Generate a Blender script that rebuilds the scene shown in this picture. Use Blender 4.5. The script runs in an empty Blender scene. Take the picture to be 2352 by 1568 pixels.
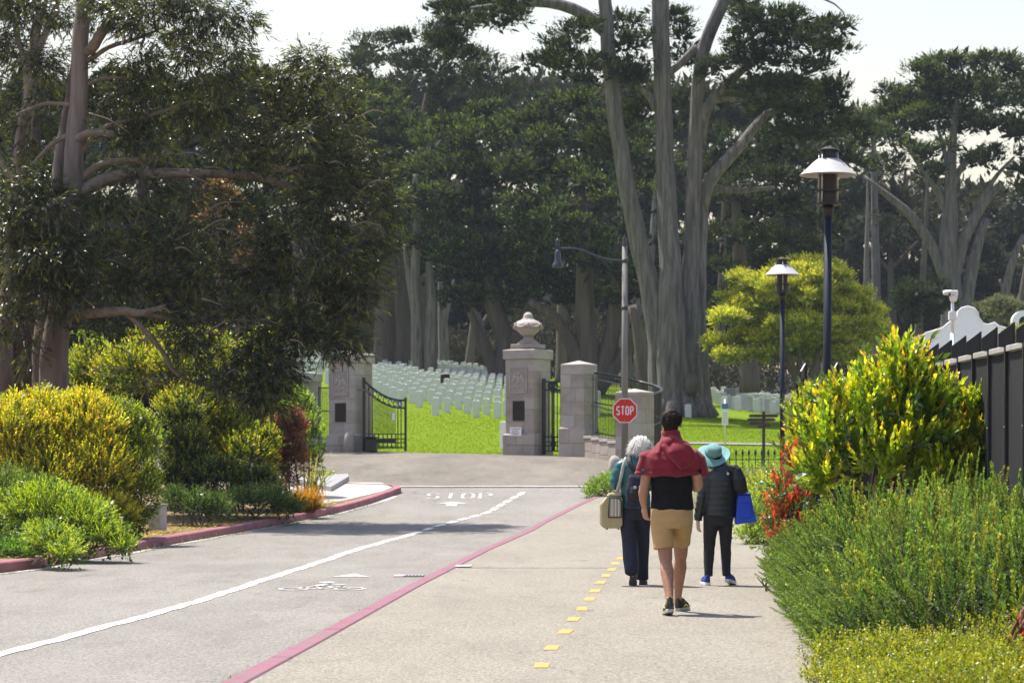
import bpy, bmesh, math, random
import numpy as np
from mathutils import Vector, Matrix, Euler

random.seed(7)
RNG = np.random.default_rng(11)
SC = bpy.context.scene
COL = SC.collection
R = math.radians

# ------------------------------------------------------------------ camera, sky, sun, exposure
CAM_H = 1.38
cam_d = bpy.data.cameras.new('camera')
cam = bpy.data.objects.new('camera', cam_d)
COL.objects.link(cam)
cam.location = (0, 0, CAM_H)
cam.rotation_euler = (R(90), 0, 0)
cam_d.sensor_width = 36.0
cam_d.lens = 90.0
cam_d.shift_y = 120.5 / 1024
cam_d.clip_start = 0.5
cam_d.clip_end = 3000
cam_d.dof.use_dof = True
cam_d.dof.focus_distance = 25.0
cam_d.dof.aperture_fstop = 6.3
SC.camera = cam

SUN_EL, SUN_AZ = 66.0, -50.0          # degrees; azimuth clockwise from +Y
w = bpy.data.worlds.new('World')
SC.world = w
w.use_nodes = True
nt = w.node_tree
nt.nodes.clear()
sky_n = nt.nodes.new('ShaderNodeTexSky')
sky_n.sky_type = 'NISHITA'
sky_n.sun_disc = False
sky_n.sun_elevation = R(SUN_EL)
sky_n.sun_rotation = R(SUN_AZ)
sky_n.air_density = 1.9
sky_n.dust_density = 1.5
sky_n.ozone_density = 1.3
bg = nt.nodes.new('ShaderNodeBackground')
bg.inputs['Strength'].default_value = 0.097
wo = nt.nodes.new('ShaderNodeOutputWorld')
wb = nt.nodes.new('ShaderNodeMix'); wb.data_type = 'RGBA'; wb.blend_type = 'MULTIPLY'      # neutral white balance for the whole sky
wb.inputs[0].default_value = 1.0; wb.inputs[7].default_value = (1.12, 1.0, 1.06, 1)
nt.links.new(sky_n.outputs[0], wb.inputs[6]); nt.links.new(wb.outputs[2], bg.inputs[0])
nt.links.new(bg.outputs[0], wo.inputs[0])

sd = bpy.data.lights.new('sun', 'SUN')
sd.energy = 5.0
sd.angle = R(0.53)
sd.color = (1.0, 0.95, 0.86)
sun = bpy.data.objects.new('sun', sd)
COL.objects.link(sun)
sun.location = (-20, 20, 60)
sv = Vector((math.sin(R(SUN_AZ)) * math.cos(R(SUN_EL)), math.cos(R(SUN_AZ)) * math.cos(R(SUN_EL)), math.sin(R(SUN_EL))))
sun.rotation_euler = sv.to_track_quat('Z', 'Y').to_euler()

SC.view_settings.view_transform = 'Standard'
SC.view_settings.look = 'None'
SC.view_settings.gamma = 1.0
SC.view_settings.exposure = 0.88
SC.view_settings.use_curve_mapping = False
HAZE = 0.00015                         # density of the air per metre
SC.render.engine = 'CYCLES'
SC.cycles.use_denoising = True
SC.cycles.max_bounces = 8
SC.cycles.transmission_bounces = 4
SC.cycles.volume_bounces = 0
SC.cycles.caustics_reflective = False
SC.cycles.caustics_refractive = False
SC.cycles.sample_clamp_indirect = 4.0
SC.cycles.sample_clamp_direct = 5.0

# ------------------------------------------------------------------ measuring helpers
F = 5880.0                              # focal length in the units the photo was measured in
def W(U, V, d):
    return np.array([(U - 1176) * d / F, d, CAM_H + (1060 - V) * d / F])

_py = np.array([-60, 0, 40, 50, 60, 66, 70, 74, 77, 80, 83, 87, 90, 100, 120, 126, 140, 168, 190, 230, 300, 420, 700])
_pz = np.array([-.12, -.12, -.12, -.05, .20, .50, .72, 1.05, 1.30, 1.48, 1.60, 1.66, 1.80, 2.35, 3.45, 4.0, 4.95, 6.6, 7.7, 9.6, 14, 20, 26])
_ty = np.arange(-60, 700, 0.25)
_tz = np.interp(_ty, _py, _pz)
_k = np.exp(-0.5 * (np.arange(-16, 17) / 5.0) ** 2); _k /= _k.sum()
_tz = np.convolve(np.pad(_tz, 16, mode='edge'), _k, mode='valid')
_tilt_y = np.array([-60, 80, 100, 120, 150, 180, 260, 700])
_tilt_v = np.array([0, 0, .02, .05, .085, .1, .1, .05])
def zroad(x, y):
    x = np.asarray(x, float); y = np.asarray(y, float)
    xx = np.clip(x, -60, 60)
    return np.interp(y, _ty, _tz) - np.interp(y, _tilt_y, _tilt_v) * xx
def sstep(a, b, t):
    u = np.clip((np.asarray(t, float) - a) / (b - a), 0, 1); return u * u * (3 - 2 * u)
def zwalk(x, y):
    return zroad(x, y) + 0.12 * (1 - sstep(61, 68, y))
def on_ground(U, V, off=0.0, walk=False):
    ys = np.arange(12, 100, 0.05)
    xs = (U - 1176) * ys / F
    zz = (zwalk if walk else zroad)(xs, ys) + off
    rz = CAM_H + (1060 - V) * ys / F
    i = np.argmax(rz < zz)
    return float(xs[i]), float(ys[i])
def xline(pts, walk=False):
    g = sorted((on_ground(u, v, walk=walk) for u, v in pts), key=lambda p: p[1])
    gy = np.array([p[1] for p in g]); gx = np.array([p[0] for p in g])
    def f(y):
        y = np.asarray(y, float)
        r = np.interp(y, gy, gx)
        r = np.where(y < gy[0], gx[0] + (y - gy[0]) * (gx[1] - gx[0]) / (gy[1] - gy[0]), r)
        return np.where(y > gy[-1], gx[-1] + (y - gy[-1]) * (gx[-1] - gx[-2]) / (gy[-1] - gy[-2]), r)
    return f

# ------------------------------------------------------------------ materials
def new_mat(name):
    m = bpy.data.materials.new(name); m.use_nodes = True
    t = m.node_tree; t.nodes.clear()
    o = t.nodes.new('ShaderNodeOutputMaterial')
    return m, t, o
def node(t, typ, **kw):
    n = t.nodes.new(typ)
    for k, v in kw.items():
        if k.startswith('_'): setattr(n, k[1:], v)
        else: n.inputs[k.replace('__', ' ')].default_value = v
    return n
def c4(c): return (c[0], c[1], c[2], 1.0)
def ramp(t, fac, stops):
    r = t.nodes.new('ShaderNodeValToRGB')
    while len(r.color_ramp.elements) < len(stops): r.color_ramp.elements.new(0.5)
    for e, (p, c) in zip(r.color_ramp.elements, stops):
        e.position = p; e.color = c4(c)
    t.links.new(fac, r.inputs[0]); return r.outputs[0]
def mat(name, a, b=None, scale=8.0, rough=0.7, bump=0.0, bscale=None, metal=0.0, detail=6.0, stretch=(1, 1, 1), spec=0.4, c=None, cscale=1.0, camt=0.5, sheen=0.0):
    m, t, o = new_mat(name)
    p = node(t, 'ShaderNodeBsdfPrincipled', Roughness=rough, Metallic=metal)
    p.inputs['Specular IOR Level'].default_value = spec
    if sheen: p.inputs['Sheen Weight'].default_value = sheen
    t.links.new(p.outputs[0], o.inputs[0])
    tc = t.nodes.new('ShaderNodeTexCoord')
    mp = t.nodes.new('ShaderNodeMapping'); mp.inputs['Scale'].default_value = stretch
    t.links.new(tc.outputs['Object'], mp.inputs[0])
    if b is None: p.inputs['Base Color'].default_value = c4(a)
    else:
        n = node(t, 'ShaderNodeTexNoise', Scale=scale, Detail=detail, Roughness=0.62)
        t.links.new(mp.outputs[0], n.inputs['Vector'])
        col = ramp(t, n.outputs[0], [(0.3, a), (0.7, b)])
        if c is not None:
            n2 = node(t, 'ShaderNodeTexNoise', Scale=cscale, Detail=5.0, Roughness=0.6)
            t.links.new(mp.outputs[0], n2.inputs['Vector'])
            f = ramp(t, n2.outputs[0], [(0.42, (0, 0, 0)), (0.68, (camt, camt, camt))])
            mx = t.nodes.new('ShaderNodeMix'); mx.data_type = 'RGBA'
            t.links.new(f, mx.inputs[0]); t.links.new(col, mx.inputs[6]); mx.inputs[7].default_value = c4(c)
            col = mx.outputs[2]
        t.links.new(col, p.inputs['Base Color'])
    if bump:
        nb = node(t, 'ShaderNodeTexNoise', Scale=bscale or scale * 3, Detail=8.0, Roughness=0.65)
        t.links.new(mp.outputs[0], nb.inputs['Vector'])
        bm_ = node(t, 'ShaderNodeBump', Strength=min(bump, 1.0), Distance=0.02 * max(bump, 1))
        t.links.new(nb.outputs[0], bm_.inputs['Height'])
        t.links.new(bm_.outputs[0], p.inputs['Normal'])
    return m
def leaf_mat(name, trans=0.45, gloss=0.07, rough=0.4, warm=(1.15, 1.1, 0.6), gain=1.0):
    m, t, o = new_mat(name)
    a = t.nodes.new('ShaderNodeAttribute'); a.attribute_name = 'tint'
    d = t.nodes.new('ShaderNodeBsdfDiffuse')
    tr = t.nodes.new('ShaderNodeBsdfTranslucent')
    mul = t.nodes.new('ShaderNodeMix'); mul.data_type = 'RGBA'; mul.blend_type = 'MULTIPLY'
    mul.inputs[0].default_value = 1.0; mul.inputs[7].default_value = c4(warm)
    gn = t.nodes.new('ShaderNodeMix'); gn.data_type = 'RGBA'; gn.blend_type = 'MULTIPLY'; gn.inputs[0].default_value = 1.0; gn.inputs[7].default_value = (gain, gain, gain, 1)
    t.links.new(a.outputs['Color'], gn.inputs[6])
    t.links.new(gn.outputs[2], mul.inputs[6])
    t.links.new(gn.outputs[2], d.inputs[0]); t.links.new(mul.outputs[2], tr.inputs[0])
    mx = t.nodes.new('ShaderNodeMixShader'); mx.inputs[0].default_value = trans
    t.links.new(d.outputs[0], mx.inputs[1]); t.links.new(tr.outputs[0], mx.inputs[2])
    g = t.nodes.new('ShaderNodeBsdfGlossy'); g.inputs['Roughness'].default_value = rough
    g.inputs[0].default_value = (.9, .93, 1, 1)
    m2 = t.nodes.new('ShaderNodeMixShader'); m2.inputs[0].default_value = gloss
    t.links.new(mx.outputs[0], m2.inputs[1]); t.links.new(g.outputs[0], m2.inputs[2])
    t.links.new(m2.outputs[0], o.inputs[0])
    return m

def asphalt(name, base, dark, light, joint=0.0):
    m, t, o = new_mat(name)
    p = node(t, 'ShaderNodeBsdfPrincipled', Roughness=0.85)
    p.inputs['Specular IOR Level'].default_value = 0.25
    t.links.new(p.outputs[0], o.inputs[0])
    tc = t.nodes.new('ShaderNodeTexCoord')
    big = node(t, 'ShaderNodeTexNoise', Scale=0.45, Detail=7.0, Roughness=0.62)
    mpb = t.nodes.new('ShaderNodeMapping'); mpb.inputs['Scale'].default_value = (1.4, .5, 1)
    t.links.new(tc.outputs['Object'], mpb.inputs[0]); t.links.new(mpb.outputs[0], big.inputs['Vector'])
    fine = node(t, 'ShaderNodeTexNoise', Scale=34.0, Detail=5.0, Roughness=0.8)
    mpf = t.nodes.new('ShaderNodeMapping'); mpf.inputs['Scale'].default_value = (1, .35, 1)
    t.links.new(tc.outputs['Object'], mpf.inputs[0]); t.links.new(mpf.outputs[0], fine.inputs['Vector'])
    vo = node(t, 'ShaderNodeTexVoronoi', Scale=75.0)
    t.links.new(mpf.outputs[0], vo.inputs['Vector'])
    c1 = ramp(t, big.outputs[0], [(0.3, base), (0.72, light)])
    c2 = ramp(t, fine.outputs[0], [(0.30, (.30, .30, .30)), (0.45, (.88, .88, .88)), (0.60, (1.1, 1.1, 1.09)), (0.75, (1.75, 1.72, 1.66))])
    mu = t.nodes.new('ShaderNodeMix'); mu.data_type = 'RGBA'; mu.blend_type = 'MULTIPLY'; mu.inputs[0].default_value = 0.8
    t.links.new(c1, mu.inputs[6]); t.links.new(c2, mu.inputs[7])
    sp_ = t.nodes.new('ShaderNodeSeparateColor'); t.links.new(vo.outputs['Color'], sp_.inputs[0])
    c3 = ramp(t, sp_.outputs[0], [(0.0, (.74, .74, .75)), (0.5, (1, 1, 1)), (1.0, (1.22, 1.21, 1.19))])
    mv = t.nodes.new('ShaderNodeMix'); mv.data_type = 'RGBA'; mv.blend_type = 'MULTIPLY'; mv.inputs[0].default_value = 1.0
    t.links.new(mu.outputs[2], mv.inputs[6]); t.links.new(c3, mv.inputs[7])
    # sparse dark stains, stretched along the traffic
    st = node(t, 'ShaderNodeTexNoise', Scale=2.2, Detail=6.0, Roughness=0.7)
    mps = t.nodes.new('ShaderNodeMapping'); mps.inputs['Scale'].default_value = (1.0, .22, 1)
    t.links.new(tc.outputs['Object'], mps.inputs[0]); t.links.new(mps.outputs[0], st.inputs['Vector'])
    sf = ramp(t, st.outputs[0], [(0.5, (0, 0, 0)), (0.78, (.45, .45, .45))])
    m3 = t.nodes.new('ShaderNodeMix'); m3.data_type = 'RGBA'
    t.links.new(sf, m3.inputs[0]); t.links.new(mv.outputs[2], m3.inputs[6]); m3.inputs[7].default_value = c4(dark)
    t.links.new(m3.outputs[2], p.inputs['Base Color'])
    # hairline cracks
    dn = node(t, 'ShaderNodeTexNoise', Scale=1.6, Detail=4.0)
    t.links.new(tc.outputs['Object'], dn.inputs['Vector'])
    va = node(t, 'ShaderNodeVectorMath', _operation='MULTIPLY_ADD'); va.inputs[1].default_value = (.9, .9, 0)
    t.links.new(dn.outputs['Color'], va.inputs[0]); t.links.new(tc.outputs['Object'], va.inputs[2])
    ck = t.nodes.new('ShaderNodeTexVoronoi'); ck.feature = 'DISTANCE_TO_EDGE'; ck.inputs['Scale'].default_value = 0.32
    t.links.new(va.outputs[0], ck.inputs['Vector'])
    cf = ramp(t, ck.outputs['Distance'], [(0.0, (.8, .8, .8)), (0.006, (0, 0, 0))])
    mk = node(t, 'ShaderNodeMath', _operation='MULTIPLY'); t.links.new(cf, mk.inputs[0])
    mf = ramp(t, st.outputs[0], [(0.45, (0, 0, 0)), (0.6, (1, 1, 1))]); t.links.new(mf, mk.inputs[1])
    m4 = t.nodes.new('ShaderNodeMix'); m4.data_type = 'RGBA'; m4.inputs[7].default_value = c4((dark[0] * .5, dark[1] * .5, dark[2] * .5))
    t.links.new(mk.outputs[0], m4.inputs[0]); t.links.new(m3.outputs[2], m4.inputs[6]); t.links.new(m4.outputs[2], p.inputs['Base Color'])
    b = node(t, 'ShaderNodeBump', Strength=0.7, Distance=0.012)
    t.links.new(fine.outputs[0], b.inputs['Height']); t.links.new(b.outputs[0], p.inputs['Normal'])
    return m

M = {}
M['road'] = asphalt('road asphalt', (.182, .169, .150), (.10, .092, .082), (.24, .225, .202))
M['apron'] = asphalt('worn apron asphalt', (.125, .110, .090), (.05, .043, .035), (.205, .184, .152))
M['walk'] = asphalt('path asphalt', (.210, .190, .156), (.13, .117, .096), (.258, .235, .194))
M['concrete'] = mat('concrete', (.36, .35, .33), (.46, .45, .42), scale=3, rough=.9, bump=.4, bscale=60, c=(.24, .22, .2), cscale=1.2)
M['kerb_red'] = mat('faded red kerb paint', (.26, .085, .105), (.36, .15, .17), scale=5, rough=.75, bump=.5, bscale=40, c=(.19, .075, .09), cscale=2.5, camt=.8)
M['kerb_pink'] = mat('magenta kerb paint', (.20, .07, .105), (.255, .105, .14), scale=3, rough=.75, bump=.5, bscale=60, c=(.17, .11, .115), cscale=1.5, camt=.8)
M['white_paint'] = mat('white road paint', (.62, .62, .6), (.8, .8, .78), scale=9, rough=.7, bump=.5, bscale=60, c=(.42, .41, .39), cscale=6, camt=.7)
M['worn_paint'] = mat('worn white road paint', (.40, .39, .37), (.52, .51, .49), scale=9, rough=.75, bump=.5, bscale=60, c=(.2, .19, .18), cscale=4.5, camt=1.0)
M['yellow_paint'] = mat('yellow marker paint', (.52, .25, .035), (.60, .31, .055), scale=12, rough=.7, bump=.3, bscale=60, c=(.3, .24, .14), cscale=22, camt=.8)
M['joint'] = mat('dark joint filler', (.08, .075, .068), (.14, .13, .12), scale=9, rough=.95)
M['soil'] = mat('dry mulch soil', (.10, .062, .035), (.22, .15, .09), scale=6, rough=1, bump=1, bscale=25, c=(.3, .22, .12), cscale=3)
M['grass'] = mat('mown lawn', (.10, .165, .006), (.135, .205, .009), scale=2.5, rough=.95, bump=.5, bscale=22, c=(.17, .19, .03), cscale=.35, camt=.35, spec=.03)
M['forest_floor'] = mat('forest floor', (.022, .019, .014), (.045, .038, .024), scale=.6, rough=1, bump=1, bscale=3)
M['stone'] = mat('weathered limestone', (.31, .265, .24), (.40, .355, .325), scale=2.4, rough=.88, bump=.5, bscale=45, c=(.19, .165, .155), cscale=1.3, camt=.7)
M['stone2'] = mat('warm limestone', (.33, .275, .245), (.42, .365, .325), scale=2.9, rough=.88, bump=.5, bscale=45, c=(.22, .185, .165), cscale=1.0, camt=.7)
M['stone3'] = mat('pale limestone', (.37, .335, .30), (.46, .42, .385), scale=2.1, rough=.88, bump=.5, bscale=45, c=(.25, .22, .2), cscale=1.1, camt=.6)
M['mortar'] = mat('mortar', (.24, .215, .2), (.30, .27, .25), scale=6, rough=.95)
M['plaque'] = mat('bronze plaque', (.018, .014, .013), (.035, .026, .022), scale=8, rough=.45, metal=.6)
M['iron'] = mat('black painted iron', (.008, .010, .016), (.016, .018, .026), scale=12, rough=.38, spec=.5)
M['marble'] = mat('white marble', (.56, .56, .61), (.66, .65, .69), scale=4, rough=.6, bump=.15, bscale=30, c=(.42, .42, .43), cscale=1.5)
M['granite'] = mat('grey granite', (.22, .215, .21), (.30, .295, .29), scale=9, rough=.6)
M['white_wall'] = mat('white stucco', (.70, .70, .76), (.78, .78, .82), scale=3, rough=.9, bump=.2)
M['white_metal'] = mat('white powder coat', (.72, .73, .74), (.78, .79, .8), scale=5, rough=.4)
M['roof_tile'] = mat('terracotta', (.3, .16, .1), (.4, .23, .15), scale=5, rough=.9)
M['navy_pole'] = mat('dark navy pole paint', (.008, .012, .024), (.014, .019, .034), scale=7, rough=.6, spec=.25)
M['lantern_black'] = mat('black lantern mesh', (.012, .011, .011), (.03, .027, .025), scale=40, rough=.5)
M['steel'] = mat('brushed steel', (.45, .46, .48), (.55, .56, .58), scale=9, rough=.3, metal=.9)
M['grey_pole'] = mat('weathered grey concrete pole', (.16, .15, .145), (.24, .225, .215), scale=3, rough=.8, bump=.3, stretch=(3, 3, .4))
M['blue_black'] = mat('blue black cast iron', (.014, .02, .034), (.025, .034, .055), scale=8, rough=.3, spec=.6)
M['red_sign'] = mat('red sign sheeting', (.58, .012, .014), (.64, .02, .02), scale=3, rough=.4)
M['white_sign'] = mat('white sign sheeting', (.78, .78, .78), (.84, .84, .84), scale=3, rough=.45)
M['grey_steel'] = mat('galvanised steel', (.26, .26, .27), (.36, .36, .37), scale=9, rough=.5, metal=.4)
M['wood_dark'] = mat('dark brown wood', (.05, .04, .036), (.085, .07, .064), scale=5, rough=.8, stretch=(3, 3, .6))
M['blue_sign'] = mat('blue sign', (.06, .16, .4), (.08, .19, .45), scale=3, rough=.5)
M['ink'] = mat('dark print', (.03, .03, .04))
M['screen'] = mat('black wind screen fabric', (.005, .005, .007), (.014, .014, .017), scale=3, rough=.85, bump=.8, bscale=160, stretch=(1, 1, .35), c=(.032, .032, .034), cscale=.8, camt=.5)
M['bark_grey'] = mat('cypress bark', (.12, .105, .106), (.25, .222, .22), scale=4.5, rough=.95, bump=4, bscale=7, stretch=(1.6, 1.6, .16), c=(.065, .055, .055), cscale=3.5, camt=.9)
M['bark_dark'] = mat('dark bark', (.065, .05, .045), (.15, .12, .105), scale=2.0, rough=.95, bump=2, bscale=5, stretch=(1.5, 1.5, .15))
M['bark_euc'] = mat('peeling eucalyptus bark', (.09, .068, .062), (.15, .118, .108), scale=3, rough=.8, bump=2, bscale=7, stretch=(1.4, 1.4, .22), c=(.34, .29, .27), cscale=1.1, camt=1.0)
M['bark_twig'] = mat('pale eucalyptus branch', (.13, .10, .08), (.27, .22, .18), scale=6, rough=.8, bump=.6)
M['twig_red'] = mat('reddish stems', (.12, .045, .02), (.2, .09, .04), scale=9, rough=.7)

M['leaf_euc'] = leaf_mat('eucalyptus leaf', .36, .04, .3, (1.3, 1.25, .45), 1.1)
M['leaf_cyp'] = leaf_mat('cypress foliage', .25, .01, .6, (1.2, 1.2, .5), 1.25)
M['leaf_bush'] = leaf_mat('shrub leaf', .50, .035, .4, (1.15, 1.1, .5), 1.95)
M['leaf_lawn'] = leaf_mat('lawn blade', .55, 0.0, .5, (1.15, 1.15, .5), 1.2)
M['leaf_low'] = leaf_mat('ground cover leaf', .45, .03, .4, (1.15, 1.1, .5), 1.05)
M['leaf_pho'] = leaf_mat('glossy shrub leaf', .52, .05, .35, (1.15, 1.1, .4), 2.0)
M['leaf_grass'] = leaf_mat('grass blade', .55, .01, .5, (1.15, 1.15, .5), 1.1)
M['needle'] = leaf_mat('needle leaf', .45, .02, .45, (1.1, 1.1, .6), 1.5)

# ------------------------------------------------------------------ mesh helpers
def mesh_np(name, v, polys, smooth=False, tint=None):
    """v (n,3); polys: list of int arrays (m,k)"""
    v = np.asarray(v, np.float32)
    me = bpy.data.meshes.new(name)
    loops = np.concatenate([p.ravel() for p in polys]).astype(np.int32)
    sizes = np.concatenate([np.full(len(p), p.shape[1], np.int32) for p in polys])
    starts = np.concatenate([[0], np.cumsum(sizes)[:-1]]).astype(np.int32)
    me.vertices.add(len(v)); me.vertices.foreach_set('co', v.ravel())
    me.loops.add(len(loops)); me.loops.foreach_set('vertex_index', loops)
    me.polygons.add(len(sizes)); me.polygons.foreach_set('loop_start', starts)
    try: me.polygons.foreach_set('loop_total', sizes)
    except Exception: pass
    if smooth: me.polygons.foreach_set('use_smooth', np.ones(len(sizes), bool))
    if tint is not None:
        a = me.attributes.new('tint', 'FLOAT_COLOR', 'POINT')
        c = np.ones((len(v), 4), np.float32); c[:, :3] = tint
        a.data.foreach_set('color', c.ravel())
    me.update(calc_edges=True)
    return me
def top_of(o):
    while o.parent: o = o.parent
    return o
def put(name, me, m=None, parent=None, world=True, kind=None):
    """Link a mesh as ONE object; verts given in world coordinates are moved into the parent's frame."""
    if m is not None and not me.materials:
        me.materials.append(M[m] if isinstance(m, str) else m)
    o = bpy.data.objects.new(name, me); COL.objects.link(o)
    if parent is not None:
        o.parent = parent
        if world: me.transform(Matrix.Translation(-top_of(parent).location))
    if kind: o['kind'] = kind
    return o
def tag(o, label, cat, group=None):
    o['label'] = label; o['category'] = cat
    if group: o['group'] = group
    return o
def thing(name, loc, label, cat, group=None, rz=0.0):
    o = bpy.data.objects.new(name, None); COL.objects.link(o)
    o.location = Vector([float(a) for a in loc]); o.rotation_euler = (0, 0, rz)
    o.empty_display_size = 0.2
    return tag(o, label, cat, group)
def kids(o, table={}):
    return [c for c in bpy.data.objects if c.parent == o]
def copy_tree(o, parent=None):
    c = o.copy(); COL.objects.link(c)
    if parent is not None: c.parent = parent
    for ch in kids(o): copy_tree(ch, c)
    return c

class MB:
    """collects quads/tris/ngons, then builds one mesh"""
    def __init__(s): s.v = []; s.f = []
    def add(s, v, f):
        n = len(s.v); s.v += [tuple(map(float, p)) for p in v]; s.f += [tuple(i + n for i in q) for q in f]; return s
    def box(s, x0, x1, y0, y1, z0, z1, rot=None, org=(0, 0, 0)):
        v = [(x, y, z) for z in (z0, z1) for y in (y0, y1) for x in (x0, x1)]
        if rot is not None: v = [tuple(rot @ Vector(p) + Vector(org)) for p in v]
        elif org != (0, 0, 0): v = [(a + org[0], b + org[1], c + org[2]) for a, b, c in v]
        return s.add(v, [(0, 2, 3, 1), (4, 5, 7, 6), (0, 1, 5, 4), (2, 6, 7, 3), (0, 4, 6, 2), (1, 3, 7, 5)])
    def prism(s, pts2, a, b, plane='xz'):
        """extrude a 2D outline between a and b along the missing axis"""
        n = len(pts2)
        if plane == 'xz': v = [(p, a, q) for p, q in pts2] + [(p, b, q) for p, q in pts2]
        elif plane == 'xy': v = [(p, q, a) for p, q in pts2] + [(p, q, b) for p, q in pts2]
        else: v = [(a, p, q) for p, q in pts2] + [(b, p, q) for p, q in pts2]
        f = [tuple(range(n)), tuple(range(2 * n - 1, n - 1, -1))] + [(i, i + n, (i + 1) % n + n, (i + 1) % n) for i in range(n)]
        return s.add(v, f)
    def lathe(s, prof, n=24, org=(0, 0, 0), lob=0, lam=0.0):
        v = []; f = []; k = len(prof)
        for j in range(n):
            a = 2 * math.pi * j / n
            g = 1 + lam * math.cos(lob * a)
            for r, z in prof: v.append((org[0] + r * g * math.cos(a), org[1] + r * g * math.sin(a), org[2] + z))
        for j in range(n):
            for i in range(k - 1):
                a, b = j * k + i, ((j + 1) % n) * k + i
                f.append((a, b, b + 1, a + 1))
        return s.add(v, f)
    def tube(s, pts, rad, n=10, flat=1.0, closed=True, xref=None):
        v, f = tube_np(pts, rad, n, flat, xref=xref); return s.add(v, f)
    def mesh(s, name, smooth=False, bevel=0.0):
        me = bpy.data.meshes.new(name)
        me.from_pydata(s.v, [], s.f); me.update()
        bm = bmesh.new(); bm.from_mesh(me)
        bmesh.ops.recalc_face_normals(bm, faces=bm.faces)
        if bevel:
            es = [e for e in bm.edges if len(e.link_faces) == 2 and e.calc_face_angle(0) > 0.6]
            bmesh.ops.bevel(bm, geom=es, offset=bevel, segments=1, affect='EDGES')
        bm.to_mesh(me); bm.free()
        if smooth: me.polygons.foreach_set('use_smooth', np.ones(len(me.polygons), bool))
        return me

def tube_np(pts, rad, n=10, flat=1.0, lob=None, xref=None):
    """closed tapered tube along pts; rad scalars or (rx, ry) pairs"""
    P = [Vector([float(a) for a in p]) for p in pts]
    k = len(P)
    if not hasattr(rad, '__len__'): rad = [rad] * k
    v = []; prev = None
    for i in range(k):
        t = (P[min(i + 1, k - 1)] - P[max(i - 1, 0)])
        if t.length < 1e-9: t = Vector((0, 0, 1))
        t.normalize()
        if prev is None:
            x = Vector(xref) if xref else (Vector((1, 0, 0)) if abs(t.x) < .85 else Vector((0, 1, 0)))
        else: x = prev
        x = x - t * x.dot(t); x.normalize(); prev = x
        y = t.cross(x)
        r = rad[i]
        rx, ry = (r if hasattr(r, '__len__') else (r, r * flat))
        for j in range(n):
            a = 2 * math.pi * j / n
            g = 1.0 if lob is None else lob(i, a)
            q = P[i] + x * (rx * g * math.cos(a)) + y * (ry * g * math.sin(a))
            v.append(tuple(q))
    f = []
    for i in range(k - 1):
        for j in range(n):
            a = i * n + j; b = i * n + (j + 1) % n
            f.append((a, b, b + n, a + n))
    f.append(tuple(range(n - 1, -1, -1))); f.append(tuple(range((k - 1) * n, k * n)))
    return v, f
def resample(pts, k):
    P = np.array(pts, float); d = np.r_[0, np.cumsum(np.linalg.norm(np.diff(P, axis=0), axis=1))]
    # Catmull-Rom like smoothing through cubic interpolation of the parameter
    s = np.linspace(0, d[-1], k)
    Q = np.stack([np.interp(s, d, P[:, i]) for i in range(3)], 1)
    for _ in range(max(1, k // (2 * len(P)))):
        Q[1:-1] = (Q[:-2] + 2 * Q[1:-1] + Q[2:]) / 4
    return Q
def limb_mesh(name, specs, n=14, lobes=0.1, wob=0.05, seed=1, per_m=1.2):
    """specs: list of (points, r0.. radii list).  Bark-lobed tapered limbs in one mesh"""
    rs = np.random.default_rng(seed); mb = MB()
    for pts, radii in specs:
        pts = np.array(pts, float)
        L = np.linalg.norm(np.diff(pts, axis=0), axis=1).sum()
        k = int(max(6, min(60, L * per_m + 4)))
        d0 = np.linspace(0, 1, len(radii)); rr = np.interp(np.linspace(0, 1, k), d0, radii)
        Q = resample(pts, k)
        ph = rs.uniform(0, 6.3, 4); q = rs.uniform(-1, 1, (k, 2)).cumsum(0) * .08
        Q[1:-1, 0] += wob * rr[1:-1] * np.sin(np.arange(k)[1:-1] * .9 + ph[0])
        lf = lambda i, a: 1 + lobes * (math.sin(3 * a + ph[1] + .15 * i) + .6 * math.sin(7 * a + ph[2] - .1 * i) + .5 * math.sin(5 * a + ph[3] + .25 * i)) / 1.6
        mb.add(*tube_np(Q, list(rr), n, lob=lf))
    return mb.mesh(name, smooth=True)

def nrm(a):
    return a / np.maximum(np.linalg.norm(a, axis=-1, keepdims=True), 1e-9)
def leaves_np(P, D, N, L, Wd, C, shape='rhomb', curve=0.0):
    """one leaf per row. returns verts, tris(list), tint"""
    D = nrm(D); S = nrm(np.cross(D, N)); N = np.cross(S, D)
    L = L[:, None]; Wd = Wd[:, None]
    if shape == 'rhomb':
        a = P; b = P + D * L * .45 + S * Wd * .5 + N * L * curve * .3; c = P + D * L + N * L * curve * -.2; d = P + D * L * .45 - S * Wd * .5 + N * L * curve * .3
        v = np.stack([a, b, c, d], 1).reshape(-1, 3); k = 4; q = np.array([[0, 1, 2, 3]])
        polys = [(np.arange(len(P))[:, None, None] * k + q).reshape(-1, 4)]
    elif shape == 'tri':
        v = np.stack([P - S * Wd * .5, P + S * Wd * .5, P + D * L], 1).reshape(-1, 3); k = 3
        polys = [(np.arange(len(P))[:, None, None] * k + np.array([[0, 1, 2]])).reshape(-1, 3)]
    else:   # 'sickle' / 'blade': folded, curved leaf of four triangles + two quads
        def at(t, w_): return P + D * L * t + N * (L * curve * (t * t)) + S * Wd * w_
        base = at(0, 0); tip = at(1, 0)
        l1, r1 = at(.33, .45), at(.33, -.45); l2, r2 = at(.68, .36), at(.68, -.36)
        v = np.stack([base, l1, r1, l2, r2, tip], 1).reshape(-1, 3); k = 6
        I = np.arange(len(P))[:, None, None] * k
        polys = [(I + np.array([[0, 1, 2], [3, 5, 4]])).reshape(-1, 3), (I + np.array([[1, 3, 4, 2]])).reshape(-1, 4)]
    return v, polys, np.repeat(C, k, axis=0)
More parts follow.
